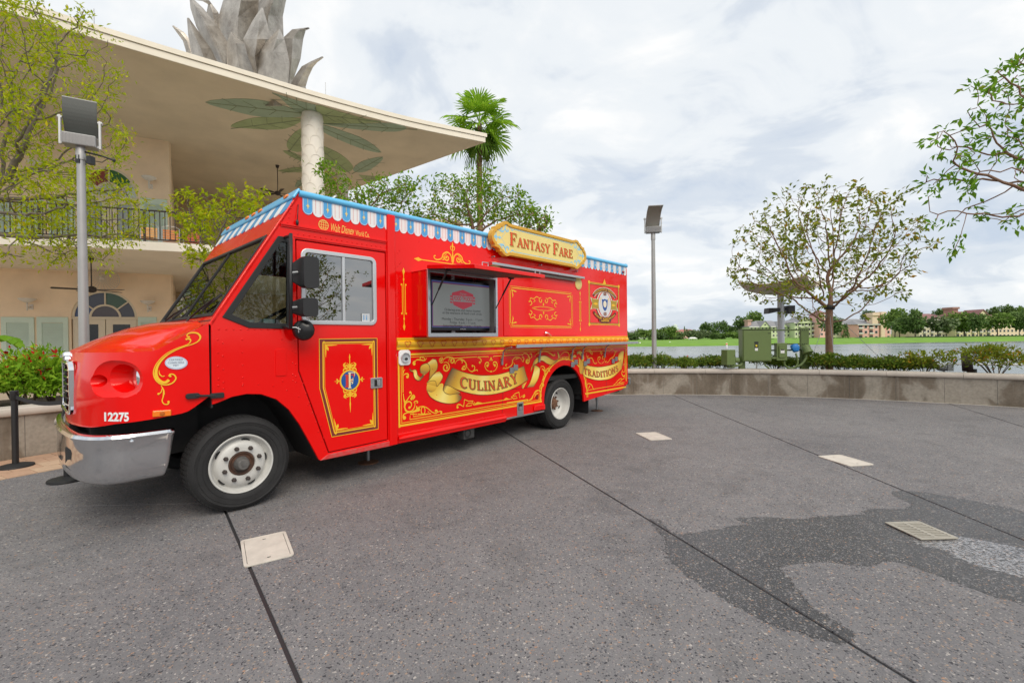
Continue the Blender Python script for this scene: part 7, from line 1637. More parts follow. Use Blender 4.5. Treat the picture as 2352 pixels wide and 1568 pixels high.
att = [p for p in ell((c0.x, c0.y, c0.z),(2.62,2.1,1.95),1050,3,.0) if p[2] > cr_.z + .0 + .33 * abs(p[0] - cr_.x) * .55 - .1]
att = [np.array([p[0], p[1], cr_.z + .30 + round((p[2] - cr_.z - .30) / .42) * .42 + .12 * math.sin(p[0] * 9 + p[1] * 7)]) for p in att]
att += [v3(DP(x,y,Yt + d_)) for x,y,d_ in ((1700,640,0),(1680,630,.3),(1672,640,-.2),(2060,640,.2),(2100,600,-.2),(2120,520,.4),(2000,740,-.4),(2010,700,-.5),(2105,505,0),(1690,625,.2),(1790,720,.4),(1840,735,.2),(1975,690,0))]
tree1 = make_tree('crape_myrtle', 'small spreading tree with red brown trunk and sparse leaves beside green cabinets', 'tree', base, st_, att, .13,1.3,.145,80,.098,.0042, BARKR, LFR, .13,4,11, tips=2, wid=.5, spread=.045, droop=.1, along=.62, pw=.52, up=.16)
mb = MB(); mb.lathe([(.125,-.06),(.14,0),(.125,.06)],(cr_.x, cr_.y, cr_.z),(.1,0,1),14)
tie = mb.build('tree_tie', BLKP); tag(tie, 'black tie strap round the fork of the red trunked tree', 'tree tie')
for k, (x, y) in enumerate(((2052,812),(1919,838),(1852,815))):
    e_ = DP(x, y, 12.7 if k != 1 else 12.4); e_.z = min(e_.z, 1.2); e_.z = .56; mb = MB(); mb.tube([(cr_.x, cr_.y, cr_.z - .04),(e_.x, e_.y, e_.z)],.006,5)
    tag(mb.build('guy_wire', STEEL),('thin guy wire from the red trunked tree down towards the small uplight', 'guy wire close beside the red trunk, running down to the wall', 'thin guy wire from the red trunked tree towards the green cabinets')[k], 'guy wire')
Yr = 8.8; b_ = DP(2600,850, Yr); base = (b_.x, b_.y, .3); f_ = DP(2590,640, Yr)
st_ = [base, (b_.x, b_.y, 1.0),(b_.x - .02, b_.y, 1.7),(f_.x, f_.y, f_.z)]
att = []
for (x,y,rx,ry,nn) in ((2280,330,160,110,130),(2320,230,120,110,90),(2230,420,130,70,90),(2430,300,160,230,200),(2330,500,190,60,60),(2560,250,160,220,160),(2330,180,60,60,40)):
    c_ = DP(x + 45, y - 25, Yr); att += ell((c_.x, c_.y, c_.z),(rx * Yr / FOC, 1.2, ry * Yr / FOC), int(nn * .6), int(x + y))
att += [v3(DP(x,y,Yr)) for x,y in ((2125,330),(2140,290),(2135,430),(2150,500),(2145,520),(2180,590),(2120,345),(2300,150),(2340,130),(2160,480))]
make_tree('plaza_tree', 'leafy tree by the wall reaching its thin branches over the lake', 'tree', base, st_, att, .15,1.6,.22,70,.11,.0045, BARKR, LFX, .14,10,17, tips=1, wid=.42, spread=.06, droop=.3, along=.35, pw=.52)
Yl = 9.6; b_ = DP(-190,800, Yl); base = (b_.x, b_.y, .55); f_ = DP(-90,500, Yl)
st_ = [base, (b_.x + .1, b_.y, 1.5),(b_.x + .35, b_.y, 2.6),(f_.x, f_.y, f_.z)]
att = []
for (x,y,rx,ry,nn) in ((80,150,190,140,170),(120,300,150,110,130),(60,430,160,110,100),(190,470,130,90,120),(-150,200,160,220,160),(170,540,120,50,70),(30,60,130,70,60),(-120,420,130,120,60),(90,570,110,40,40)):
    c_ = DP(x, y, Yl); att += ell((c_.x, c_.y, c_.z),(rx * Yl / FOC, 1.3, ry * Yl / FOC), int(nn * 1.5), int(x * 3 + y))
att += [v3(DP(x,y,Yl)) for x,y in ((262,140),(290,290),(295,320),(270,350),(210,30),(180,15),(300,480),(305,470),(250,620),(110,610),(280,380),(230,220))]
make_tree('feathery_tree', 'large tree with pale branches and feathery yellow green leaves before the cafe', 'tree', base, st_, att, .15,1.7,.20,80,.15,.0045, BARKG, LFY, .095,24,23, tips=2, wid=.36, spread=.10, droop=.12, along=.42, pw=.52)
Ys = 10.2; b_ = DP(530,800, Ys); base = (b_.x, b_.y, .55); f_ = DP(520,620, Ys)
st_ = [base, (b_.x, b_.y, 1.3),(b_.x, b_.y, 2.1),(f_.x, f_.y, f_.z)]
att = []
for (x,y,rx,ry,nn) in ((450,495,55,55,55),(530,510,80,50,80),(570,465,45,35,45),(470,590,40,30,20),(500,560,80,40,40),(600,520,70,50,40)):
    c_ = DP(x, y, Ys); att += ell((c_.x, c_.y, c_.z),(rx * Ys / FOC, .7, ry * Ys / FOC), nn, int(x * 7 + y))
att += [v3(DP(x, y, Ys)) for x, y in ((415,440),(425,450),(600,437),(570,440),(445,605),(610,465))]
make_tree('young_tree', 'young tree with bright yellow green leaves behind the truck windscreen', 'tree', base, st_, att, .12,1.2,.15,60,.06,.0045, BARKG, LFY, .11,18,31, tips=1, wid=.40, spread=.075, droop=.2, along=.45, pw=.5)
for k, (x0, pts, lab) in enumerate((( 830,((790,470,60,60,70),(880,470,80,50,90),(770,410,30,35,30),(900,440,70,35,50),(850,520,110,40,70)), 'green crape myrtle behind the truck, beside the canopy column'),
                                   (1085,((1060,480,80,55,110),(1130,470,90,50,110),(1190,490,60,35,60),(1040,430,50,30,40),(1110,420,50,30,40),(1000,500,70,30,50)), 'green crape myrtle behind the truck, in front of the palm trunk'),
                                   (1250,((1240,520,25,14,25),(1225,505,40,20,20)), 'slight crape myrtle twigs showing above the name board'))):
    Yc = 14.2 + .3 * k; b_ = DP(x0,800, Yc); base = (b_.x, b_.y, -.03 if k < 2 else .5); f_ = DP(x0,600, Yc); att = []
    st_ = [base, (b_.x, b_.y, 1.2),(b_.x, b_.y, 2.2),(f_.x, f_.y, f_.z)]
    for (x, y, rx, ry, nn) in pts: c_ = DP(x, y, Yc); att += ell((c_.x, c_.y, c_.z),(rx * Yc / FOC, .9, ry * Yc / FOC), nn, int(x * 5 + y))
    if k == 0: att += [v3(DP(x, y, Yc)) for x, y in ((742,378),(755,392),(775,395),(890,410),(935,405),(970,400))]
    if k == 1: att += [v3(DP(x, y, Yc)) for x, y in ((1065,395),(1080,388),(1140,420),(1230,490),(1225,475),(1040,412))]
    make_tree('crape_myrtle', lab, 'tree', base, st_, att, .15,1.4,.17,60,.07,.0045, BARKR, LFC, .14,11,41 + k, tips=3, wid=.42, spread=.11, droop=.1, along=.8, pw=.5, group='crape myrtles behind the truck')
Yp = 24.5; b_ = DP(1108,900, Yp); top_ = DP(1108,285, Yp)
palm = thing('fan_palm', 'tall fan palm with ringed trunk rising behind the canopy tip', 'palm tree', (b_.x, b_.y, -.03))
hh = top_.z + .03; mb = MB(); nseg = 46
for i in range(nseg):
    z0 = hh * i / nseg; r_ = .20 - .07 * i / nseg; mb.lathe([(r_ * .93,z0),(r_ * 1.04,z0 + .02),(r_ * .96,z0 + hh / nseg)],(.02 * math.sin(i * .15),0,0),(0,0,1),10)
mb.build('trunk', M('palm_bark', (.26,.165,.09),.9, var=.4, vscale=6), palm)
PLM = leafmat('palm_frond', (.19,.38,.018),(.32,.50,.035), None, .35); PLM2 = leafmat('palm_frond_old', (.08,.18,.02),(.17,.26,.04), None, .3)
def frond_mesh(mat, L, seed, droop):
    rnd = random.Random(seed); mb = MB(); pet = L * .75; mb.tube([(0,0,0),(pet * .5,0,.05),(pet,0,0)],[.022,.016,.012],5); ns_ = 30; o_ = Vector((pet,0,0)); A0 = 125
    rim = []
    for i in range(ns_ + 1):
        a = math.radians(-A0 + 2 * A0 * i / ns_); rr = L * .52 * (.80 + .2 * math.cos(a * .7)); cup = .16 * L * (abs(a) / 2.2) ** 2
        rim.append(o_ + Vector((math.cos(a) * rr, math.sin(a) * rr, cup + (.025 if i % 2 else -.025) * L)))
    for i in range(ns_): mb.add([o_, rim[i], rim[i + 1]],[(0,1,2)])
    for i in range(1, ns_):
        a = math.radians(-A0 + 2 * A0 * i / ns_); d = Vector((math.cos(a),math.sin(a),0)); sd = Vector((-math.sin(a),math.cos(a),0)); ll = L * (.42 + .22 * rnd.random()) * (.8 + .25 * math.cos(a * .7)); w_ = L * .026
        m_ = rim[i] + d * ll * .55 + Vector((0,0,-droop * ll * .25)); e_ = rim[i] + d * ll * .85 + Vector((0,0,-droop * ll * (.9 + .5 * rnd.random())))
        mb.add([rim[i] - sd * w_ * 1.4, rim[i] + sd * w_ * 1.4, m_ + sd * w_, m_ - sd * w_, e_],[(0,1,2,3),(3,2,4)])
    return mb.mesh('frond', mat)
rnd = random.Random(9); nf = 26
for i in range(nf):
    f = i / nf; az = i * 2.39996 + rnd.uniform(-.2,.2); el = math.radians(86 - 160 * f ** .9 + rnd.uniform(-8,8)); sc_ = 1.08 + .22 * rnd.random()
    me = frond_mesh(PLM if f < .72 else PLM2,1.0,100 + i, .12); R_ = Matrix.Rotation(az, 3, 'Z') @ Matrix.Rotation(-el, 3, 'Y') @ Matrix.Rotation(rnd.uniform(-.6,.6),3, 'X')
    for v in me.vertices:   # the blade hangs under its own weight
        r_ = v.co.length; q_ = (R_ @ v.co) * sc_; q_.z -= .24 * max(0, r_ - .6) ** 2 * (1.0 + .5 * rnd.random()); v.co = q_
    inst('frond', me, palm, (.02,0, hh + .1 - .35 * f))
def shrub_mesh(seed, rx, ry, rz, n, size, mat, wid=.45, top=1.0):
    rs = np.random.RandomState(seed); pts = []; dirs = []
    lob = [(rs.uniform(-.6,.6) * rx, rs.uniform(-.6,.6) * ry, rs.uniform(.35,.72) * rz, rs.uniform(.35,.6)) for _ in range(9)]
    for _ in range(n):
        l = lob[rs.randint(9)]; d = rs.normal(0,1,3); d /= np.linalg.norm(d); d[2] = abs(d[2]) * .9 - .15; k = l[3] * (.55 + .45 * rs.rand() ** .5)
        p = np.array([l[0] + d[0] * rx * k, l[1] + d[1] * ry * k, max(.02, l[2] + d[2] * rz * k)]); pts.append(p); dirs.append(d + np.array([0,0,.5]))
    return leaf_mesh('foliage', pts, dirs, size, mat, seed, wid, 1,.0,.01)
STEM = M('shrub_stem', (.10,.07,.04),.9)
def stems(rx, ry, rz, seed):
    rs = random.Random(seed); mb = MB()
    for i in range(9): a = rs.uniform(0,6.28); k = rs.uniform(.3,.8); mb.tube([(0,0,-.05),(rx * k * .4 * math.cos(a),ry * k * .4 * math.sin(a),rz * .4),(rx * k * math.cos(a),ry * k * math.sin(a),rz * .85)],[.012,.009,.004],4)
    return mb.mesh('stem', STEM)
HG = leafmat('hedge_leaf', (.08,.16,.02),(.20,.28,.035),(.38,.27,.05),.25)
hm_ = [shrub_mesh(50 + k, .68,.45,.54,2300,.07, HG) for k in range(3)]; sm_ = stems(.6,.42,.46,2)
rnd = random.Random(12)
def hedge(px, depth_off, h, label):
    a = math.degrees(math.atan2(DP(px, 850,1).y, 1)); p0 = G(px, 905); an = math.degrees(math.atan2(p0.y - CTR.y, p0.x - CTR.x)); p = pol(RW + depth_off, an)
    t_ = thing('hedge_shrub', label, 'shrub', (p.x, p.y, .55), rnd.uniform(0,6.28), 'low hedge along the lake side wall'); sc_ = h / .5 * (.94 + .12 * rnd.random())
    inst('foliage', rnd.choice(hm_), t_, sc=(1,1, sc_)); inst('stem', sm_, t_, sc=(1,1, sc_))
    stuff(t_.children[0])
for px_ in (1452,1490,1532): hedge(px_, .80,.50, 'dense low hedge shrub behind the wall between truck rear and lamp post')
for px_ in (1588,1632,1668): hedge(px_, .85,.43, 'dense low hedge shrub between the lamp post and the green cabinets')
for px_ in (1790,1830): hedge(px_, 1.15,.42, 'low hedge shrub behind the green cabinets and conduits')
for px_ in (1885,1930,1975,2020): hedge(px_, .85,.46, 'low hedge shrub around the red trunked tree')
hedge(2060,.9,.42, 'low hedge shrub beside the small dark uplight shroud')
OR_ = leafmat('orange_tip_leaf', (.15,.22,.02),(.27,.30,.03),(.52,.18,.015),.3)
om = shrub_mesh(71,.62,.5,.62,800,.085, OR_); om2 = shrub_mesh(72,1.1,.7,.85,1500,.085, OR_)
p0 = pol(RW + .75, ang_at(2128,919)); t_ = thing('tinged_shrub', 'loose shrub with orange tinged leaves beside the grey floodlight', 'shrub', (p0.x, p0.y, .55)); stuff(inst('foliage', om, t_)); inst('stem', stems(.6,.5,.55,5), t_)
p0 = pol(RW + .85, ang_at(2300,931)); t_ = thing('tinged_shrub', 'big spreading shrub with orange tips against the large dark uplight shroud', 'shrub', (p0.x, p0.y, .52)); stuff(inst('foliage', om2, t_)); inst('stem', stems(1.0,.7,.75,6), t_)
p0 = pol(RW + .9, ang_at(2380,935) - 5); t_ = thing('tinged_shrub', 'spreading shrub with orange tips at the wall past the large uplight', 'shrub', (p0.x, p0.y, .52)); stuff(inst('foliage', om2, t_, rot=(0,0,2))); inst('stem', stems(1.0,.7,.75,6), t_)
gm1 = shrub_mesh(81,.75,.6,.80,2600,.085, LFG, .40); gm2 = shrub_mesh(82,.8,.6,.68,2400,.08, LFG, .42)
LF_ = [((38,7.3), gm1,1.0, 'bright green leafy shrub in the planter behind the stanchion'),((118,7.5), gm2,1.05, 'bright green leafy shrub in the planter beside the truck grille'),((-40,7.2), gm2,1.0, 'bright green leafy shrub at the edge of the planter'),((85,8.5), gm1,1.1, 'taller green shrub in the planter below the mint shutters')]
for (x, Y_), me, s_, lab in LF_:
    p = DP(x, 850, Y_); t_ = thing('planter_shrub', lab, 'shrub', (p.x, p.y, .57), x * .1, 'green shrubs in the left planter'); stuff(inst('foliage', me, t_, sc=(1,1, s_))); inst('stem', stems(.6,.5,.8,7), t_)
p = DP(68,830,8.0); p = DP(68,830,7.15); t_ = thing('red_flower_plant', 'low plant with dark red flowers among the green shrubs', 'flowers', (p.x, p.y, .57))
RFL = leafmat('red_flower', (.30,.012,.008),(.50,.03,.012), None, .2)
stuff(inst('bloom', shrub_mesh(91,.40,.25,1.10,75,.085, RFL, .5), t_)); stuff(inst('foliage', shrub_mesh(92,.6,.4,.92,400,.12, LFG), t_)); inst('stem', stems(.5,.3,.8,8), t_)
p = DP(-40,800,8.6); t_ = thing('banana_plant', 'banana plant with broad torn green leaf in the planter', 'plant', (p.x, p.y, .57)); mb = MB(); mb.tube([(0,0,0),(0,0,1.0)],[.07,.05],8); mb.build('stem', M('banana_stem', (.16,.24,.05),.6), t_)
for k in range(3):
    mb = MB(); rs = random.Random(k); L = 1.0
    for i in range(9):
        f = i / 9; f2 = (i + .92) / 9; z = lambda q_: 1.0 + .35 * math.sin(q_ * 2.4) - .25 * q_; w_ = .17 * math.sin(math.pi * (.1 + .85 * f)); w2 = .17 * math.sin(math.pi * (.1 + .85 * f2))
        for sg in (-1,1): mb.add([(f * L, 0, z(f)),(f2 * L, 0, z(f2)),(f2 * L, sg * w2, z(f2) - .06),(f * L + .03, sg * w_, z(f) - .05)],[(0,1,2,3)])
    o = mb.build('leaf', leafmat('banana_leaf', (.14,.30,.02),(.20,.36,.03)), t_); o.rotation_euler = (0,0,-.2 + 2.1 * k)
# ================================================================== lamps, cabinets, small things
POLE = M('pole_grey', (.40,.40,.39),.45, metal=.35, var=.08, vscale=4); HEADM = M('lamp_grey', (.34,.34,.33),.45, metal=.4); PANEL = M('reflector_panel', (.075,.08,.072),.6, bump=.15, bscale=300)
RIB = M('ribbed_housing', (.30,.29,.285),.5)
def lamp_post(px, ybase, Y, ytop_pole, label, rz, lean, s_=1.0, panelm=PANEL, zb_=0.0):
    b_ = DP(px, ybase, Y); tp = DP(px, ytop_pole, Y); t_ = thing('lamp_post', label, 'lamp post', (b_.x, b_.y, zb_),0); H_ = tp.z - zb_
    mb = MB(); mb.tube([(0,0,0),(0,0, H_ * .5),(0,0, H_)],[.072,.062,.05],20); mb.build('pole', POLE, t_, auto=60)
    mb = MB(); mb.lathe([(.13,0),(.13,.03),(.08,.04),(.075,.12)],(0,0,0),(0,0,1),20); mb.build('base_plate', POLE, t_, auto=40)
    mb = MB(); mb.lathe([(.05, H_ - .2),(.062, H_ - .2),(.062, H_ - .02),(.055, H_)],(0,0,0),(0,0,1),18); mb.build('collar', POLE, t_, auto=40)
    hd = bpy.data.objects.new('lamp_head', None); hd.location = (0,0, H_); hd.rotation_euler = (0,0, rz); link(hd, t_); w_ = .195
    mb = MB(); mb.box(-w_, w_, -.11,.11,0,.17 * s_); mb.build('housing', HEADM, hd, bevel=.008)
    mb = MB()
    for i in range(24): x = -w_ + .015 + (2 * w_ - .03) * i / 23; mb.box(x - .004, x + .004,-.118,-.1095,.015,.155 * s_)
    stuff(mb.build('fins', RIB, hd))
    for sx in (-1,1): mb = MB(); mb.box(sx * (w_ + .035) - .014, sx * (w_ + .035) + .014,-.03,.03,-.0,.44 * s_); mb.box(min(sx * w_, sx * (w_ + .04)), max(sx * w_, sx * (w_ + .04)),-.025,.025,.01,.05); mb.lathe([(.028,-.02),(.028,.03),(.012,.04)],(sx * (w_ + .03),0,.41 * s_),(sx, 0,.2),10); mb.build('bracket_arm', M('bracket_pale', (.52,.52,.51),.4, metal=.4), hd, bevel=.004)
    pr = []
    for i in range(11):
        f = i / 10; pr.append((.12 - lean * f * 1.0 - .06 * math.sin(math.pi * f) * (1 if lean < .3 else -1.0),(.20 + .53 * f * math.sqrt(max(.2,1 - lean ** 2)) + (.10 * math.sin(math.pi * f * .9) if lean > .3 else 0)) * s_))
    mb = MB()
    for i, (y, z) in enumerate(pr): mb.v += [(-w_ * 1.02, y, z),(w_ * 1.02, y, z)]
    for i in range(10): mb.f.append((2 * i, 2 * i + 1,2 * i + 3,2 * i + 2)); mb.mi.append(0)
    mb.build('reflector', panelm, hd, fix=False, solid=.02)
    for q_ in (pr[0], pr[-1]): mb = MB(); mb.tube([(-w_ * 1.03, *q_),(w_ * 1.03, *q_)],.016,6); mb.build('reflector_edge', HEADM, hd)
    return t_, H_
tL_, hL = lamp_post(196,945,7.05,338, 'tall grey lamp post with square reflector panel rising beside the cafe', math.radians(31),.12,1.0)
mb = MB(); mb.box(-.03,.03,-.06,.06, hL - .26, hL - .14); mb.tube([(0,0, hL - .06),(.28,.05, hL - .12),(.42,.08, hL - .17)],.014,6); mb.ball((.44,.08, hL - .18),.025,8,5); mb.box(.10,.17,-.02,.06, hL - .26, hL - .14); mb.build('camera_arm', BLKP, tL_)
lamp_post(1503,850,13.2,535, 'tall grey lamp post with tilted reflector panel standing alone before the lake', math.radians(-8),.62,1.0, M('reflector_tan', (.34,.315,.27),.5),.5)
Yq = 16.0; b_ = DP(1794,800, Yq); t_ = thing('reflector_lamp', 'pole lamp with broad dished reflector canopy and black floodlights behind the tree', 'lamp post', (b_.x, b_.y, -.05))
zc1 = DP(1793,676, Yq).z + .05; mb = MB(); mb.tube([(0,0,0),(0,0, zc1)],.11,18); mb.build('pole', M('pole_pale', (.50,.52,.55),.4, metal=.3), t_, auto=60)
mb = MB(); nn = 10; hw = 1.05
for i in range(nn + 1):
    for j in range(nn + 1):
        a, c_ = -1 + 2 * i / nn, -1 + 2 * j / nn; mb.v.append((hw * a, hw * c_, zc1 + .50 * (a * a * .6 + c_ * c_ * .4)))
for i in range(nn):
    for j in range(nn): mb.f.append((i * (nn + 1) + j, (i + 1) * (nn + 1) + j, (i + 1) * (nn + 1) + j + 1, i * (nn + 1) + j + 1)); mb.mi.append(0)
o = mb.build('reflector', M('reflector_bronze', (.66,.56,.44),.7), t_, smooth=True, solid=.03); o.rotation_euler = (0,0,.75)
zf = DP(1790,714, Yq).z + .05
mb = MB(); mb.prism([(-.52,-.10),(-.12,-.02),(-.10,.10),(-.50,.10)], lambda a, b, d: (a, d, zf + b),-.16,.16); mb.build('floodlight', BLKP, t_, bevel=.01)
mb = MB(); mb.box(.16,.40,-.18,.12, zf - .10, zf + .18); mb.build('floodlight', BLKP, t_, bevel=.01)
mb = MB(); mb.tube([(-.2,0, zf + .05),(.3,0, zf + .08)],.025,8); mb.build('floodlight_bar', BLKP, t_)
EG = M('equipment_green', (.13,.185,.055),.45, var=.06, vscale=2); EGD = M('equipment_green_seam', (.06,.09,.03),.5); LBL = M('label_white', (.75,.75,.72),.5); LBK = M('label_black', (.015,.015,.015),.5); LBY = M('label_yellow', (.75,.60,.03),.5)
Ye = 12.25
def EP(cx, cy, Y_=Ye): return DP(1408.75 + cx * .2083,673.75 + cy * .2083, Y_)
def cab(x0, x1, y0, y1, Y_, dep, name, label, cat_):
    a = EP(x0, y1, Y_); c_ = EP(x1, y0, Y_); w_ = c_.x - a.x; h = c_.z - a.z
    t_ = thing(name, label, cat_, ((a.x + c_.x) / 2, a.y, a.z), math.radians(-6))
    mb = MB(); mb.box(-w_ / 2, w_ / 2,0, dep, 0, h); mb.build('box', EG, t_, bevel=.012); return t_, w_, h
fr = thing('equipment_frame', 'green steel frame of slotted rails carrying the electrical cabinets', 'equipment frame', (EP(1580,830).x, EP(1580,830).y + .22,.55)); fo = fr.location
def loc(cx, cy, dy=.0): p = EP(cx, cy); return Vector((p.x - fo.x, p.y + dy - fo.y, p.z - fo.z))
for cx in (1470,2175):
    a = loc(cx, 830,.25); zt_ = loc(cx, 375,.25).z if cx > 2000 else loc(cx, 800,.25).z + .2; ww = .11 if cx > 2000 else .08
    mb = MB(); mb.box(a.x - ww, a.x + ww, a.y - .03, a.y + .05,-.05, zt_); mb.build('post', EG, fr, bevel=.008)
for cy in (408,565,633,722):
    a = loc(1480, cy, .23); c_ = loc(2200, cy, .23); mb = MB(); mb.box(a.x, c_.x, a.y - .02, a.y + .02, a.z - .02, a.z + .02); rl_ = mb.build('rail', EG, fr)
    n = 30; mb = MB()
    for i in range(n): x = a.x + (c_.x - a.x) * (i + .5) / n; mb.box(x - .018, x + .018, a.y - .0225, a.y - .0195, a.z - .008, a.z + .008)
    stuff(mb.build('slots', LBK, rl_))
t_, w_, h = cab(1435,1735,395,750, Ye, .30, 'electrical_cabinet', 'large olive green electrical cabinet with warning label above the wall', 'electrical cabinet')
mb = MB(); mb.box(-w_ / 2 + .02, w_ / 2 - .02,-.018,-.001,.025, h - .03); mb.build('door', EG, t_, bevel=.006); mb = MB(); mb.box(-w_ / 2 - .01, w_ / 2 + .01,-.03,.32, h, h + .015); mb.build('rain_hood', EG, t_)
z0_ = h * .62
for (zc2, hh_, ww_, m_, nm) in ((z0_ - .028,.05,.105, LBK, 'warning_label'),(z0_ - .115,.105,.095, LBK, 'warning_label'),(z0_ - .11,.05,.045, LBY, 'warning_label_symbol'),(z0_ - .21,.07,.075, LBL, 'warning_label')):
    d_ = .0195 if nm == 'warning_label' else .0215; mb = MB(); mb.box(-.045 - ww_ / 2 + .02,-.045 + ww_ / 2 + .02,-d_ - .001,-d_ + .001, zc2 - hh_ / 2, zc2 + hh_ / 2); mb.build(nm, m_, t_)
mb = MB(); mb.box(w_ / 2 - .10, w_ / 2 - .02,-.021,-.019, h - .115, h - .10); mb.build('name_plate', LBK, t_)
mb = MB(); mb.tube([(-w_ / 2 + .05,.1,0),(-w_ / 2 - .02,.08,-.10),(-w_ / 2 - .25,.05,-.14),(-w_ / 2 - .35,.05,-.05)],.032,8); mb.tube([(w_ / 2 - .15,.1,0),(w_ / 2 - .12,.1,-.12),(w_ / 2 - .02,.1,-.20)],.022,8); mb.tube([(w_ / 2,.1,.08),(w_ / 2 + .2,.1,.08)],.028,8); mb.build('conduit', EG, t_, smooth=True)
t_, w_, h = cab(1805,1915,545,740, Ye, .16, 'safety_switch', 'small olive green safety switch box with white label on the frame', 'switch box')
mb = MB(); mb.prism(rrect(-w_ / 2 + .05, w_ / 2 - .05,.08, h - .06,.03), lambda a, b, d: (a, d, b),-.03,-.001); mb.build('cover', EG, t_, bevel=.008); mb = MB(); mb.box(-.05,.05,-.0325,-.0305, h * .42, h * .62); mb.build('label', LBL, t_); mb = MB(); mb.box(-.045,.045,-.0345,-.0328, h * .58, h * .64); mb.build('label_bar', LBK, t_)
mb = MB(); c2 = EP(2015,655); a_ = t_.location
rp2 = lambda cx, cy, dy=.08: Vector((EP(cx, cy).x - a_.x, dy, EP(cx, cy).z - a_.z))
mb.tube(cat([rp2(1900,740), rp2(1905,790), rp2(1950,825), rp2(2010,815), rp2(2040,760), rp2(2020,660)],4),.026,8); mb.build('flexible_conduit', EG, t_, smooth=True)
p = EP(2018,607); t_ = thing('blue_socket', 'bright blue industrial power socket on the equipment frame', 'power socket', (p.x, p.y + .05, p.z))
mb = MB(); mb.lathe([(.085,-.02),(.10,0),(.10,.10),(.085,.12),(.075,.17),(.055,.18)],(0,.05,.08),(.15,-.35,-1),20); mb.lathe([(.09,0),(.09,.05),(.05,.07)],(.0,.0,.02),(-.1,-1,0),18); mb.build('housing', M('socket_blue', (.02,.20,.55),.4), t_, auto=40)
p = EP(2155,615); t_ = thing('green_socket', 'olive green capped power connector at the end post of the frame', 'power socket', (p.x, p.y + .05, p.z))
mb = MB(); mb.lathe([(.10,-.10),(.115,-.08),(.115,.06),(.13,.07),(.13,.12),(.06,.14)],(0,.05,0),(.1,-.4,-.8),20); mb.tube(cat([(.0,.05,-.05),(-.02,.05,-.25),(-.15,.05,-.42),(-.32,.08,-.50)],4),.034,8); mb.build('connector', EG, t_, auto=40)
t_, w_, h = cab(1245,1360,620,790, Ye - .1,.22, 'junction_box', 'small olive green junction box set apart from the large cabinet', 'junction box'); mb = MB(); mb.tube([(w_ / 2 - .03,-.006,.24),(w_ / 2 - .03,-.02,.27)],.008,6); mb.build('hasp', STEEL, t_); t_.rotation_euler = (0,0, math.radians(18))
mb = MB(); mb.lathe([(.07,0),(.07,.13),(.05,.14)],(w_ / 2 + .02,.08,.12),(1,0,0),16); mb.tube([(w_ / 2 + .1,.1,.0),(w_ / 2 + .05,.12,-.06),(.02,.16,-.06),(0,.16,.02)],.03,8); mb.build('conduit_fitting', EG, t_, auto=50)
def shroud(px, py, Y_, r_, L, label):
    p = DP(px, py, Y_); t_ = thing('uplight', label, 'uplight', (p.x, p.y, .55)); zc2 = max(.1, p.z - .55); n = 20; mb = MB()
    for i in range(n + 1):
        a = math.pi * (i / n) - math.pi * .5; c_,s2 = math.cos(a),math.sin(a); mb.v += [(r_ * s2 - .02,r_ * c_,zc2 - L / 2),(r_ * s2 + .16,r_ * c_,zc2 + L / 2 * (.55 + .45 * c_))]
    for i in range(n): mb.f.append((2 * i, 2 * i + 2,2 * i + 3,2 * i + 1)); mb.mi.append(0)
    o = mb.build('shroud', M('dark_shroud', (.045,.025,.025),.5), t_, fix=False, smooth=True, solid=.01); o.rotation_euler = (0,0, math.radians(55))
    mb = MB(); mb.lathe([(r_ * .55, zc2 - L / 2 - .05),(r_ * .55, zc2 - L / 2 + .06),(0, zc2 - L / 2 + .06)],(0,0,0),(0,0,1),20); mb.tube([(0,0,-.05),(0,0, max(.02, zc2 - L / 2))],.03,8); mb.build('lamp_body', BLKP, t_, auto=40)
shroud(2054,826,12.7,.12,.30, 'small dark half round uplight shroud poking above the hedge'); shroud(2232,830,11.2,.17,.48, 'large dark half round uplight shroud beside the big tinged shrub')
p = DP(2168,843,11.4); t_ = thing('floodlight', 'small grey floodlight on the planting bed behind the wall', 'floodlight', (p.x, p.y, .55)); zc2 = p.z - .55
mb = MB(); mb.lathe([(.02,-.16),(.08,-.13),(.10,-.05),(.10,0)],(0,0, zc2),(1,-.2,.0),20); mb.box(.0,.14,-.11,.11, zc2 - .09, zc2 + .09); mb.build('lamp_head', M('flood_grey', (.42,.44,.45),.45), t_, auto=40); mb = MB(); mb.tube([(0,0,-.02),(0,0, zc2)],.02,8); mb.build('stake', STEEL, t_)
rail = thing('lake_railing', 'low white pipe railing along the water behind the hedge', 'railing', (0,0,0)); WR = M('rail_white', (.62,.62,.60),.5)
rp_ = [G(x, y, .80) for x, y in ((1400,823.5),(1540,824),(1680,826),(1800,829),(1960,832),(2080,834),(2215,836),(2380,838),(2600,842))]
mb = MB(); mb.tube(rp_, .022,6); mb.build('top_rail', WR, rail)
pm = MB().tube([(0,0,-.06),(0,0,.8)],.022,8).mesh('post', WR)
for q_ in [rp_[i].lerp(rp_[i + 1], f) for i in range(len(rp_) - 1) for f in (0.0,.5)]: inst('post', pm, rail, (q_.x, q_.y, 0))
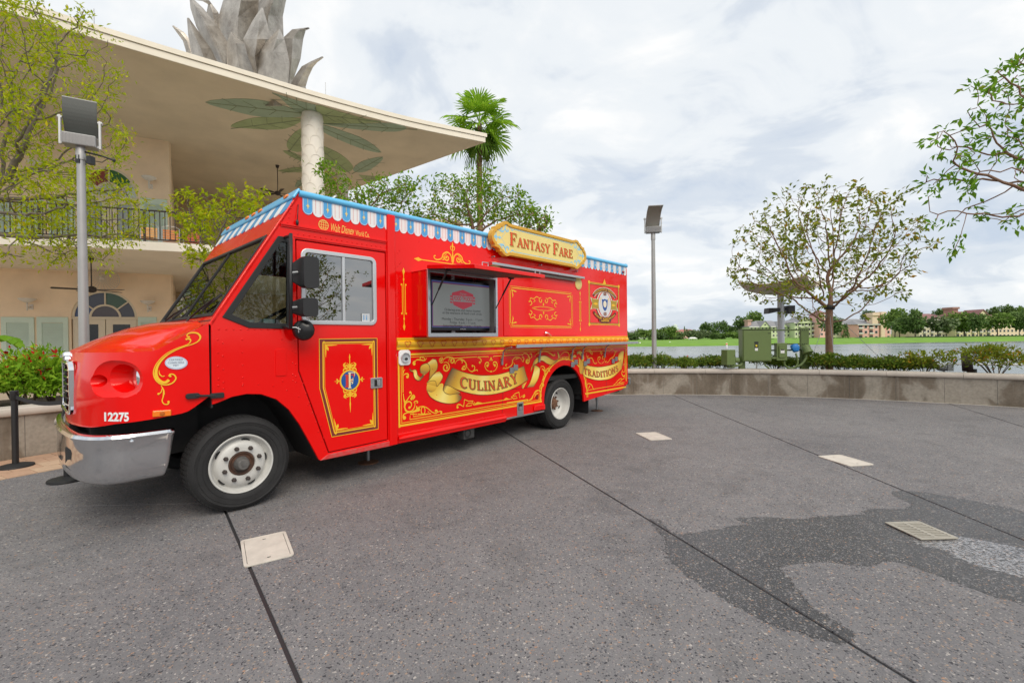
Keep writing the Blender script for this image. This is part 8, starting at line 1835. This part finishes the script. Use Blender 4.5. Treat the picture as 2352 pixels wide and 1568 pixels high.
def stanchion(px, py, label, hgt=1.0):
    p = G(px, py); t_ = thing('stanchion', label, 'stanchion', (p.x, p.y, .0),0, 'black belt stanchions'); BK = M('stanchion_black', (.016,.016,.017),.45)
    mb = MB(); mb.lathe([(.175,0.0005),(.18,.01),(.175,.03),(.12,.045),(.05,.055),(0,.055)],(0,0,0),(0,0,1),36); mb.build('base', BLACK, t_, auto=40)
    mb = MB(); mb.tube([(0,0,.05),(0,0, hgt - .1)],.033,18); mb.build('post', BK, t_, auto=60); mb = MB(); mb.lathe([(.036, hgt - .13),(.042, hgt - .12),(.042, hgt - .01),(.03, hgt),(0, hgt)],(0,0,0),(0,0,1),18); mb.build('belt_head', BK, t_, auto=40); return p
s1 = stanchion(36,1073, 'black belt stanchion standing on the paver band by the planter wall'); s2 = stanchion(155,1103, 'black belt stanchion tucked beside the truck bumper', .98)
mb = MB(); n = 10
for i in range(n + 1): f = i / n; q_ = s1.lerp(s2,f); sag = -.05 * math.sin(math.pi * f); mb.v += [(q_.x,q_.y,.92 + sag - .025),(q_.x,q_.y,.92 + sag + .025)]
for i in range(n): mb.f.append((2 * i, 2 * i + 2,2 * i + 3,2 * i + 1)); mb.mi.append(0)
tag(mb.build('barrier_belt', M('belt_black', (.02,.02,.022),.8), None, fix=False, solid=.003), 'black webbing belt stretched between the two stanchions', 'belt')
BUO = M('buoy_red', (.62,.02,.03),.5)
p = G(1579,829,-1.0); t_ = thing('buoy', 'red cone buoy floating on the near lake', 'buoy', (p.x, p.y, -1.02)); mb = MB(); mb.lathe([(.20,0),(.20,.05),(.14,.07),(.045,.62),(0,.63)],(0,0,0),(0,0,1),18); mb.build('cone', BUO, t_, auto=40)
for x, y, lab in ((1470,794, 'slim white marker buoy near the parked cars shore'),(1538.5,793, 'white marker buoy off the lawn edge'),(1669,799, 'tall white and orange marker buoy off the lawn')):
    p = G(x, y, -1.0); t_ = thing('marker_buoy', lab, 'buoy', (p.x, p.y, -1.0)); mb = MB(); mb.lathe([(.2,-.2),(.2,.4),(.18,1.0),(.1,1.1),(0,1.1)],(0,0,0),(0,0,1),12); mb.build('float', M('buoy_white', (.75,.75,.73),.5), t_, auto=40)
    if '1669' in str(x): mb = MB(); mb.lathe([(.19,0),(.21,.15),(.19,.3)],(0,0,.7),(0,0,1),12); mb.build('band', ORANGE, t_)
# ================================================================== far shore
HAZEY = 0
lawn = [(x,G(x,y,-1.0)) for x,y in ((1000,799),(1300,797),(1440,796),(1560,795.5),(1700,793.5),(1800,792),(1900,791),(2000,789),(2100,786.5),(2200,785),(2352,783),(2600,780),(3200,772))]
fr_ = [p for _, p in lawn]
mb = MB(); K = len(fr_); rowsz = ((0,-1.15),(1.2,-.85),(9,-.35),(24,.15),(60,.35),(420,.8),(1500,1.0))
for dy, z in rowsz:
    for p in fr_:
        d = Vector((p.x, p.y, 0)).normalized(); q_ = p + d * dy; mb.v.append((q_.x, q_.y, z))
for r_ in range(len(rowsz) - 1):
    for i in range(K - 1): mb.f.append((r_ * K + i, r_ * K + i + 1,(r_ + 1) * K + i + 1,(r_ + 1) * K + i)); mb.mi.append(0)
struct(mb.build('far_bank', GRASSG, smooth=True))
def FP(x, y, Y): return DP(x, y, Y)
def gz(Y): return .25
FT = [leafmat('hazed_far_leaf_a', (.085,.15,.05),(.17,.25,.075), None, .15), leafmat('hazed_far_leaf_b', (.11,.19,.045),(.22,.32,.07), None, .15), leafmat('hazed_far_leaf_c', (.115,.165,.08),(.21,.26,.12), None, .15)]  # distance haze is painted in: these greens are lightened
def far_crown(seed, mat, n=900, size=.19):
    rs = np.random.RandomState(seed); pts = []; dirs = []; lob = [(rs.uniform(-.5,.5),rs.uniform(-.5,.5),rs.uniform(.25,.85),rs.uniform(.25,.42)) for _ in range(11)]
    for _ in range(n):
        l = lob[rs.randint(11)]; d = rs.normal(0,1,3); d /= np.linalg.norm(d); k = l[3] * (.6 + .4 * rs.rand()); p = np.array([l[0] + d[0] * k,l[1] + d[1] * k,max(.03,l[2] + d[2] * k * .8)]); pts.append(p); dirs.append(d)
    return leaf_mesh('crown', pts, dirs, size, mat, seed, .75,1,0,0)
FC = [[far_crown(200 + 10 * m_ + k, FT[m_]) for k in range(2)] for m_ in range(3)]
def pine_crown(seed):
    rs = np.random.RandomState(seed); pts = []; dirs = []
    for _ in range(500): z = rs.rand() ** 1.1; a = rs.uniform(0,6.28); r_ = .42 * (1 - z * .8) * rs.rand() ** .4; pts.append(np.array([r_ * math.cos(a),r_ * math.sin(a),z])); dirs.append(np.array([math.cos(a),math.sin(a),-.1]))
    return leaf_mesh('crown', pts, dirs, .13, FT[0], seed, .7,1,.2,0)
PC = pine_crown(7); trk = MB().tube([(0,0,-.5),(0,0,.55)],[.05,.02],6).mesh('trunk', BARKD)
rnd = random.Random(77)
def far_tree(x, ytop, wpx, ybase, Y, kind, label, group='trees along the far shore'):
    p = DP(x, ybase, Y); H_ = (ybase - ytop) * Y / FOC; w_ = wpx * Y / FOC; t_ = thing('far_tree', label, 'tree', (p.x, p.y, p.z), rnd.uniform(0,6.28), group)
    me = PC if kind == 'p' else FC[kind][rnd.randrange(2)]; k = .30 if kind != 'p' else .12
    o = inst('crown', me, t_, (0,0, H_ * k),(0,0,0),(w_ * .70, w_ * .70, H_ * (1 - k) * .98)); stuff(o)
    inst('trunk', trk, t_, (0,0, H_ * .25),(0,0,0),(min(4, w_ * .45), min(4, w_ * .45), H_ * .55))
c3x = lambda cx: 1408.75 + cx * .2083
c3y = lambda cy: 673.75 + cy * .2083
c4x = lambda cx: 1862 + cx * .2083
def hotel(x0, x1, yeave, yridge, ybase, Y, wallc, roofc, floors, bays, label, name='hotel_wing', gables=(), dep=14, balc=False, hip=True, arch=False):
    a = DP(x0, ybase, Y); c_ = DP(x1, ybase, Y); t_ = thing(name, label, 'building', ((a.x + c_.x) / 2, a.y, min(a.z, c_.z) - .6)); w_ = c_.x - a.x; ez = DP((x0 + x1) / 2, yeave, Y).z - t_.location.z; rz_ = DP((x0 + x1) / 2, yridge, Y).z - t_.location.z
    WM = M('hotel_%s' % wallc, HC[wallc],.9, var=.05, vscale=.2); RM = M('roof_%s' % roofc, HR[roofc],.85, var=.12, vscale=.3); TR = M('hotel_trim', (.72,.70,.64),.8)
    mb = MB(); mb.box(-w_ / 2, w_ / 2,0, dep, 0, ez); mb.build('wall', WM, t_)
    ov = .5; i_ = dep * .45 if hip else .1; i_ = min(i_, w_ * .32); mb = MB()
    mb.add([(-w_ / 2 - ov,-ov,ez),(w_ / 2 + ov,-ov,ez),(w_ / 2 + ov,dep + ov,ez),(-w_ / 2 - ov,dep + ov,ez),(-w_ / 2 + i_,dep / 2,rz_),(w_ / 2 - i_,dep / 2,rz_),(-w_ / 2 - ov,-ov,ez - .3),(w_ / 2 + ov,-ov,ez - .3)],[(0,1,5,4),(2,3,4,5),(3,0,4),(1,2,5),(6,7,1,0)])
    rf = mb.build('roof', RM, t_)
    mb = MB(); mb.box(-w_ / 2 - ov, w_ / 2 + ov, -ov - .08,-ov, ez - .35, ez + .05); mb.build('eaves', TR, t_)
    fh = ez / floors; bw = w_ / bays; wme = MB().box(-.5,.5,-.06,.0,-.5,.5).mesh('window', M('hotel_glass', (.05,.055,.06),.2)); fme = MB().box(-.62,.62,-.03,.0,-.6,.6).mesh('window_frame', TR)
    for f in range(floors):
        for i in range(bays):
            x = -w_ / 2 + bw * (i + .5); z = fh * (f + .52)
            if balc and (i % 2 == balc - 1):
                o = inst('balcony_opening', wme, t_, (x, -.02, z + .1),(0,0,0),(bw * .68,1, fh * .66)); mb = MB(); mb.box(x - bw * .42, x + bw * .42,-.5,0, fh * f + fh * .16, fh * f + fh * .24); mb.box(x - bw * .42, x + bw * .42,-.5,-.44, fh * f + fh * .24, fh * f + fh * .44); mb.build('balcony_front', TR, t_)
            else:
                o = inst('window', wme, t_, (x, -.04, z),(0,0,0),(min(1.5, bw * .42),1, fh * .46)); inst('window_frame', fme, o)
    for (gx, gw, gh) in gables:
        x = -w_ / 2 + w_ * gx; g2 = gw * w_ / 2; mb = MB(); mb.prism([(x - g2, ez - .3),(x + g2, ez - .3),(x, ez + gh)], lambda p_, q_, d: (p_, d, q_),-.7,.2); gb = mb.build('gable', WM, t_)
        for sg in (-1,1):
            mb = MB(); mb.add([(x + sg * (g2 + .5),-1.0, ez - .55),(x, -1.0, ez + gh + .1),(x, dep / 2, ez + gh + .1),(x + sg * (g2 + .5), dep / 2, ez - .55)],[(0,1,2,3)]); mb.build('gable_roof', RM, t_, solid=.3)
        inst('window', wme, gb, (x, -.74, ez + gh * .35),(0,0,0),(g2 * .35,1, gh * .22))
    return t_, w_, ez, rz_, WM, RM, TR
HC = {'green': (.60,.66,.42), 'pink': (.84,.48,.43), 'yellow': (.76,.66,.42), 'white': (.62,.62,.60), 'cream': (.70,.62,.46), 'peach': (.80,.62,.46)}
HR = {'grey': (.26,.26,.27), 'maroon': (.26,.13,.12), 'rose': (.42,.17,.15), 'dark': (.12,.11,.115)}
YB = 205
hotel(c3x(1505), c3x(1990), c3y(365), c3y(295), c3y(505), YB, 'green', 'grey', 4,12, 'pale green hotel wing with grey roofs and chimney beyond the lake', gables=((.33,.22,2.4),(.72,.26,2.2)))
p_ = DP(c3x(1528), c3y(370), YB); mb = MB(); mb.box(p_.x - .8, p_.x + .8, p_.y + 2, p_.y + 5,5, DP(1728, c3y(300), YB).z); mb.box(p_.x - 1.1, p_.x + 1.1, p_.y + 1.6, p_.y + 5.4, DP(1728, c3y(300), YB).z, DP(1728, c3y(288), YB).z); tag(mb.build('chimney_stack', M('chimney_pink', (.56,.36,.30),.9)), 'pink chimney stack on the end of the pale green hotel wing', 'chimney')
hotel(c3x(2000), c3x(2290), c3y(320), c3y(270), c3y(505), YB - 4, 'green', 'grey', 4,8, 'green hotel wing with tall pointed gable and balcony bay', gables=((.36,.60,2.6),), balc=2)
tw, w_, ez, rz_, WM, RM, TR = hotel(c3x(2278), c3x(2365), c3y(235), c3y(180), c3y(505), YB - 8, 'pink', 'maroon', 6,2, 'pink hotel tower with dark hipped cap', name='hotel_tower', dep=7, hip=True)
hotel(c4x(240), c4x(790), c4x(0) * 0 + c3y(325), c3y(275), c3y(500), YB, 'green', 'grey', 4,14, 'long pale green hotel wing between the pink tower and pink pavilion', gables=())
hotel(c4x(522), c4x(752), c3y(340), c3y(290), c3y(498), YB - 10, 'pink', 'grey', 3,4, 'pink three storey hotel pavilion with arched balconies and grey hip roof', name='hotel_pavilion', balc=1)
hotel(c4x(782), c4x(882), c3y(290), c3y(248), c3y(492), YB - 6, 'pink', 'maroon', 4,2, 'narrow pink hotel end block beside a tall chimney', name='hotel_block', dep=9)
for cx, top, bot_, hw_, lab in ((765,205,480,.8, 'tall cream chimney between the pink pavilion and pink end block'),(680,215,290,1.2, 'broad cream chimney cap above the long hotel roof')):
    p_ = DP(c4x(cx), c3y(400), YB - 9); zt_ = DP(c4x(cx), c3y(top), YB - 9).z; mb = MB(); mb.box(p_.x - hw_, p_.x + hw_, p_.y - 1.6, p_.y + 1.6,0 if bot_ > 400 else 6, zt_ - 1.2); mb.box(p_.x - hw_ - .3, p_.x + hw_ + .3, p_.y - 2.1, p_.y + 2.1, zt_ - 1.2, zt_); tag(mb.build('chimney_stack', M('hotel_peach', HC['peach'],.9)), lab, 'chimney')
hotel(c4x(1192), c4x(1610), c3y(288), c3y(215), c3y(475), YB - 12, 'cream', 'maroon', 4,10, 'cream hotel wing with long maroon roof behind shore trees', hip=True, balc=2)
hotel(c4x(1600), c4x(1980), c3y(285), c3y(190), c3y(475), YB - 16, 'yellow', 'maroon', 4,9, 'yellow hotel wing with maroon roof and twin pale gables', gables=((.30,.36,2.8),(.74,.50,3.9)), balc=1)
p_ = DP(c4x(1595), c3y(300), YB - 14); zt_ = DP(c4x(1595), c3y(172), YB - 14).z; mb = MB(); mb.box(p_.x - 1.2, p_.x + 1.2, p_.y, p_.y + 4,6, zt_); mb.box(p_.x - 1.5, p_.x + 1.5, p_.y - .4, p_.y + 4.4, zt_, zt_ + .8); tag(mb.build('chimney_stack', M('chimney_brick', (.36,.20,.16),.9)), 'brick chimney between the cream and yellow hotel wings', 'chimney')
hotel(c4x(1985), c4x(2500), c3y(285), c3y(228), c3y(470), YB, 'peach', 'maroon', 4,12, 'peach hotel wing mostly hidden behind dense shore trees')
hotel(c3x(185), c3x(362), c3y(452), c3y(408), c3y(520), YB + 60, 'white', 'grey', 2,6, 'white house with grey roof far behind the car park trees', name='house', gables=((.4,.25,1.6),))
hotel(c3x(715), c3x(985), c3y(432), c3y(392), c3y(500), YB + 40, 'pink', 'rose', 2,8, 'low pink building with rose roof behind the trees', name='pink_building')
p_ = DP(c3x(683), c3y(420), YB + 120); t_ = thing('lighthouse_tower', 'small pale tower rising above distant trees', 'tower', (p_.x, p_.y, 0)); zt_ = DP(c3x(683), c3y(335), YB + 120).z
mb = MB(); mb.lathe([(4.2,-1),(4.2, zt_ - 12),(3, zt_ - 11.5),(2.6, zt_ - 4),(3, zt_ - 3.6),(1.6, zt_ - 3),(1.4, zt_ - 1),(0, zt_)],(0,0,0),(0,0,1),12); mb.build('shaft', M('tower_pale', (.58,.64,.58),.9), t_, auto=30)
mb = MB(); mb.lathe([(3.1, zt_ - 8),(3.1, zt_ - 7)],(0,0,0),(0,0,1),12); mb.build('gallery', M('tower_white', (.66,.66,.62),.9), t_)
T3 = [(60,425,150,540,0),(200,440,170,545,0),(330,400,130,540,1),(410,395,110,535,1),(545,385,170,545,1),(655,372,120,540,1),(480,440,160,550,0),(600,430,160,550,0),(720,430,120,550,0),(785,362,40,480, 'p'),(870,400,130,530,2),(960,410,120,530,2),(1060,335,160,480,0),(1040,415,130,528,2),(1185,318,120,470,0),(1290,360,110,470,0),(1135,445,110,530,0),(1240,430,200,535,1),(1420,278,170,470,0),(1380,420,130,525,2),(1580,212,150,420,1),(1120,400,110,500,0),(1340,380,120,500,0),(1940,335,120,508,0),(1790,420,70,505,2),(2010,285,36,400, 'p'),(1885,262,26,380, 'p'),(130,410,90,500,0),(830,420,90,520,0)]
def lab3(cx, b_, k):
    if k == 'p': return {785: 'slim dark conifer beside the low pink building', 2010: 'dark conifer tip behind the tall gabled green wing', 1885: 'small conifer tip above the pale green hotel roof'}[cx]
    if cx < 260: return 'dark tree over the parked cars below the white house'
    if cx < 420: return 'light green tree between the white house and the lone lamp post'
    if cx < 730: return 'dense tree on the shore under the small pale tower'
    if cx in (870,960,1040): return 'grey green spreading tree beside the white gazebo'
    if cx == 830: return 'dark tree directly behind the white gazebo'
    if cx == 1240: return 'broad light green tree on the lawn past the gazebo'
    if cx == 1380: return 'olive tree next to the big green cabinet, on the far lawn'
    if cx == 1420: return 'tall dark tree just before the pink chimney stack'
    if cx == 1580: return 'round bright tree rising behind the pale green hotel chimney'
    if cx == 1940: return 'dark tree before the join of the two green hotel wings'
    if cx == 1790: return 'small grey green tree before the pale green hotel wing'
    return 'tall dark tree in the wood between gazebo and pale green hotel'
def lab4(cx, b_, k):
    return {205: 'dark spreading pine before the pink hotel tower', 388: 'dark conical tree on the lawn between pink tower and pavilion', 650: 'dark tree behind the broad cream chimney cap', 340: 'tree top above the long green hotel roof', 930: 'tall light green tree beside the narrow pink end block', 980: 'dark rounded tree before the narrow pink end block', 1150: 'dark tree at the end of the maroon roofed cream wing', 1160: 'pale thin tree on the lawn before the cream wing end', 1440: 'tree top above the long maroon roof', 1400: 'wide grey green tree before the cream hotel wing', 1450: 'dark tree crown against the maroon roof of the cream wing', 1690: 'light green tree below the brick chimney', 1700: 'grey green tree before the yellow hotel wing', 1840: 'dark tree before the twin gables of the yellow wing', 2060: 'big light green tree between yellow and peach hotel wings', 2010: 'dark tree top behind the yellow hotel wing end', 2130: 'dark tree top above the peach hotel wing', 2240: 'light green tree over the peach hotel roof', 2300: 'broad dark tree before the peach hotel wing', 2330: 'tree top behind the broad dark tree at the peach wing'}.get(cx, 'tree on the far lawn past the peach hotel wing')
for i, (cx, top, w_, base_, k) in enumerate(T3):
    far_tree(c3x(cx), c3y(top), w_ * .2083, c3y(base_),172 + (i % 5) * 5 if base_ > 510 else (215 if base_ > 440 else 225), k, lab3(cx, base_, k))
T4 = [(205,285,200,500,0),(388,335,125,500, 'p'),(650,195,140,330,0),(930,195,230,480,1),(1150,200,190,470,0),(980,300,230,485,0),(1160,335,150,490,2),(1440,178,130,300,0),(1400,270,280,480,2),(1450,215,120,400,0),(1690,225,260,480,1),(1700,290,220,480,2),(1840,245,170,470,0),(2060,240,270,465,1),(2010,165,120,300,0),(2130,145,130,300,0),(2240,160,150,380,1),(2300,220,200,455,0),(2330,165,100,330,0),(2450,180,260,455,1),(2620,200,260,455,0),(340,275,60,330,0)]
for i, (cx, top, w_, base_, k) in enumerate(T4):
    far_tree(c4x(cx), c3y(top), w_ * .2083, c3y(base_),168 + (i % 4) * 4 if base_ > 440 else 222, k, lab4(cx, base_, k))
HGM = M('far_hedge', (.035,.07,.016),.9, var=.3, vscale=.6)
for k,(x0,x1,yy) in enumerate(((c3x(780),c3x(1360),c3y(538)),(c3x(1740),c3x(2360),c3y(508)),(c4x(240),c4x(1050),c3y(496)),(c4x(1080),c4x(1900),c3y(482)),(c4x(1900),c4x(2500),c3y(472)))):
    a,c_ = DP(x0,yy,164),DP(x1,yy,164); n = 40; rs = random.Random(k); mb = MB(); pr = [(a.lerp(c_,i / n),-.1 + rs.random() * .5) for i in range(n + 1)]
    for p, h in pr: mb.v += [(p.x, p.y, p.z - .8),(p.x, p.y, p.z + h),(p.x, p.y + 1.5, p.z + h),(p.x, p.y + 1.5, p.z - .8)]
    for i in range(n):
        for j in range(3): mb.f.append((i * 4 + j, i * 4 + j + 1,(i + 1) * 4 + j + 1,(i + 1) * 4 + j)); mb.mi.append(0)
    tag(mb.build('clipped_hedge', HGM, None),['clipped dark hedge by the white gazebo', 'clipped hedge at the foot of the green hotel wings', 'clipped hedge at the foot of the pink pavilion', 'clipped hedge at the foot of the cream hotel wing', 'clipped hedge below the peach hotel wing'][k], 'hedge')
p_ = DP(c3x(880), c3y(532),166); t_ = thing('gazebo', 'small white open gazebo on the far lawn', 'gazebo', p_); GW = M('gazebo_white', (.75,.75,.72),.7)
pm = MB().box(-.16,.16,-.16,.16,0,4.6).mesh('post', GW)
for x in (-5.6,-2.6,2.6,5.6):
    for y in (0,3): inst('post', pm, t_, (x, y, 0))
t_.scale = (.25,.25,.25)
mb = MB(); mb.add([(-6.3,-.7,4.6),(6.3,-.7,4.6),(6.3,3.7,4.6),(-6.3,3.7,4.6),(-3,1.5,6.6),(3,1.5,6.6)],[(0,1,5,4),(1,2,5),(2,3,4,5),(3,0,4),(3,2,1,0)]); mb.build('roof', GW, t_)
def car(p, col, k, label):
    t_ = thing('parked_car', label, 'car', p, 1.57 + rnd.uniform(-.2,.2), 'cars parked on the far shore'); t_.scale = (.5,.5,.5); cm = M('car_%d' % k, col, .3, coat=.5)
    mb = MB(); mb.prism([(-2.1,.35),(2.1,.35),(2.15,.8),(1.5,.95),(.9,1.45),(-1.0,1.5),(-1.7,.98),(-2.15,.9)], lambda a, b, d: (a, d, b),-.85,.85); mb.build('body', cm, t_, bevel=.08)
    mb = MB(); mb.prism([(1.3,.98),(.82,1.4),(-.95,1.43),(-1.5,1.0)], lambda a, b, d: (a, d, b),-.87,.87); mb.build('windows', PANE, t_)
    for sx in (-1.35,1.35): mb = MB(); mb.lathe([(.33,-.9),(.33,.9)],(sx, 0,.33),(0,1,0),12); mb.build('wheel', TYRE, t_)
cc = [('white', (.72,.72,.72)),('silver', (.45,.46,.48)),('blue', (.10,.25,.45)),('dark', (.03,.03,.035)),('silver', (.45,.46,.48)),('white', (.72,.72,.72)),('blue', (.10,.25,.45)),('dark', (.03,.03,.035)),('silver', (.45,.46,.48)),('white', (.72,.72,.72)),('dark', (.03,.03,.035)),('white', (.72,.72,.72))]
for k, cx in enumerate((170,190,212,236,258,283,304,328,352,378,405,520)):
    car(DP(c3x(cx), c3y(550),158), cc[k][1], k % 4, '%s car parked under the trees across the lake' % cc[k][0])
def copy_tree(o, loc, rz, label):
    c = o.copy(); COL.objects.link(c); c.location = loc; c.rotation_euler = (0,0, rz); c['label'] = label
    for ch in o.children: k = ch.copy(); COL.objects.link(k); k.parent = c
    return c
ct = copy_tree(tree1,(16.5,-2.5,.2),1.1, 'tree across the plaza, mirrored dark in the truck door glass'); ct.scale = (1.15,1.15,1.15)
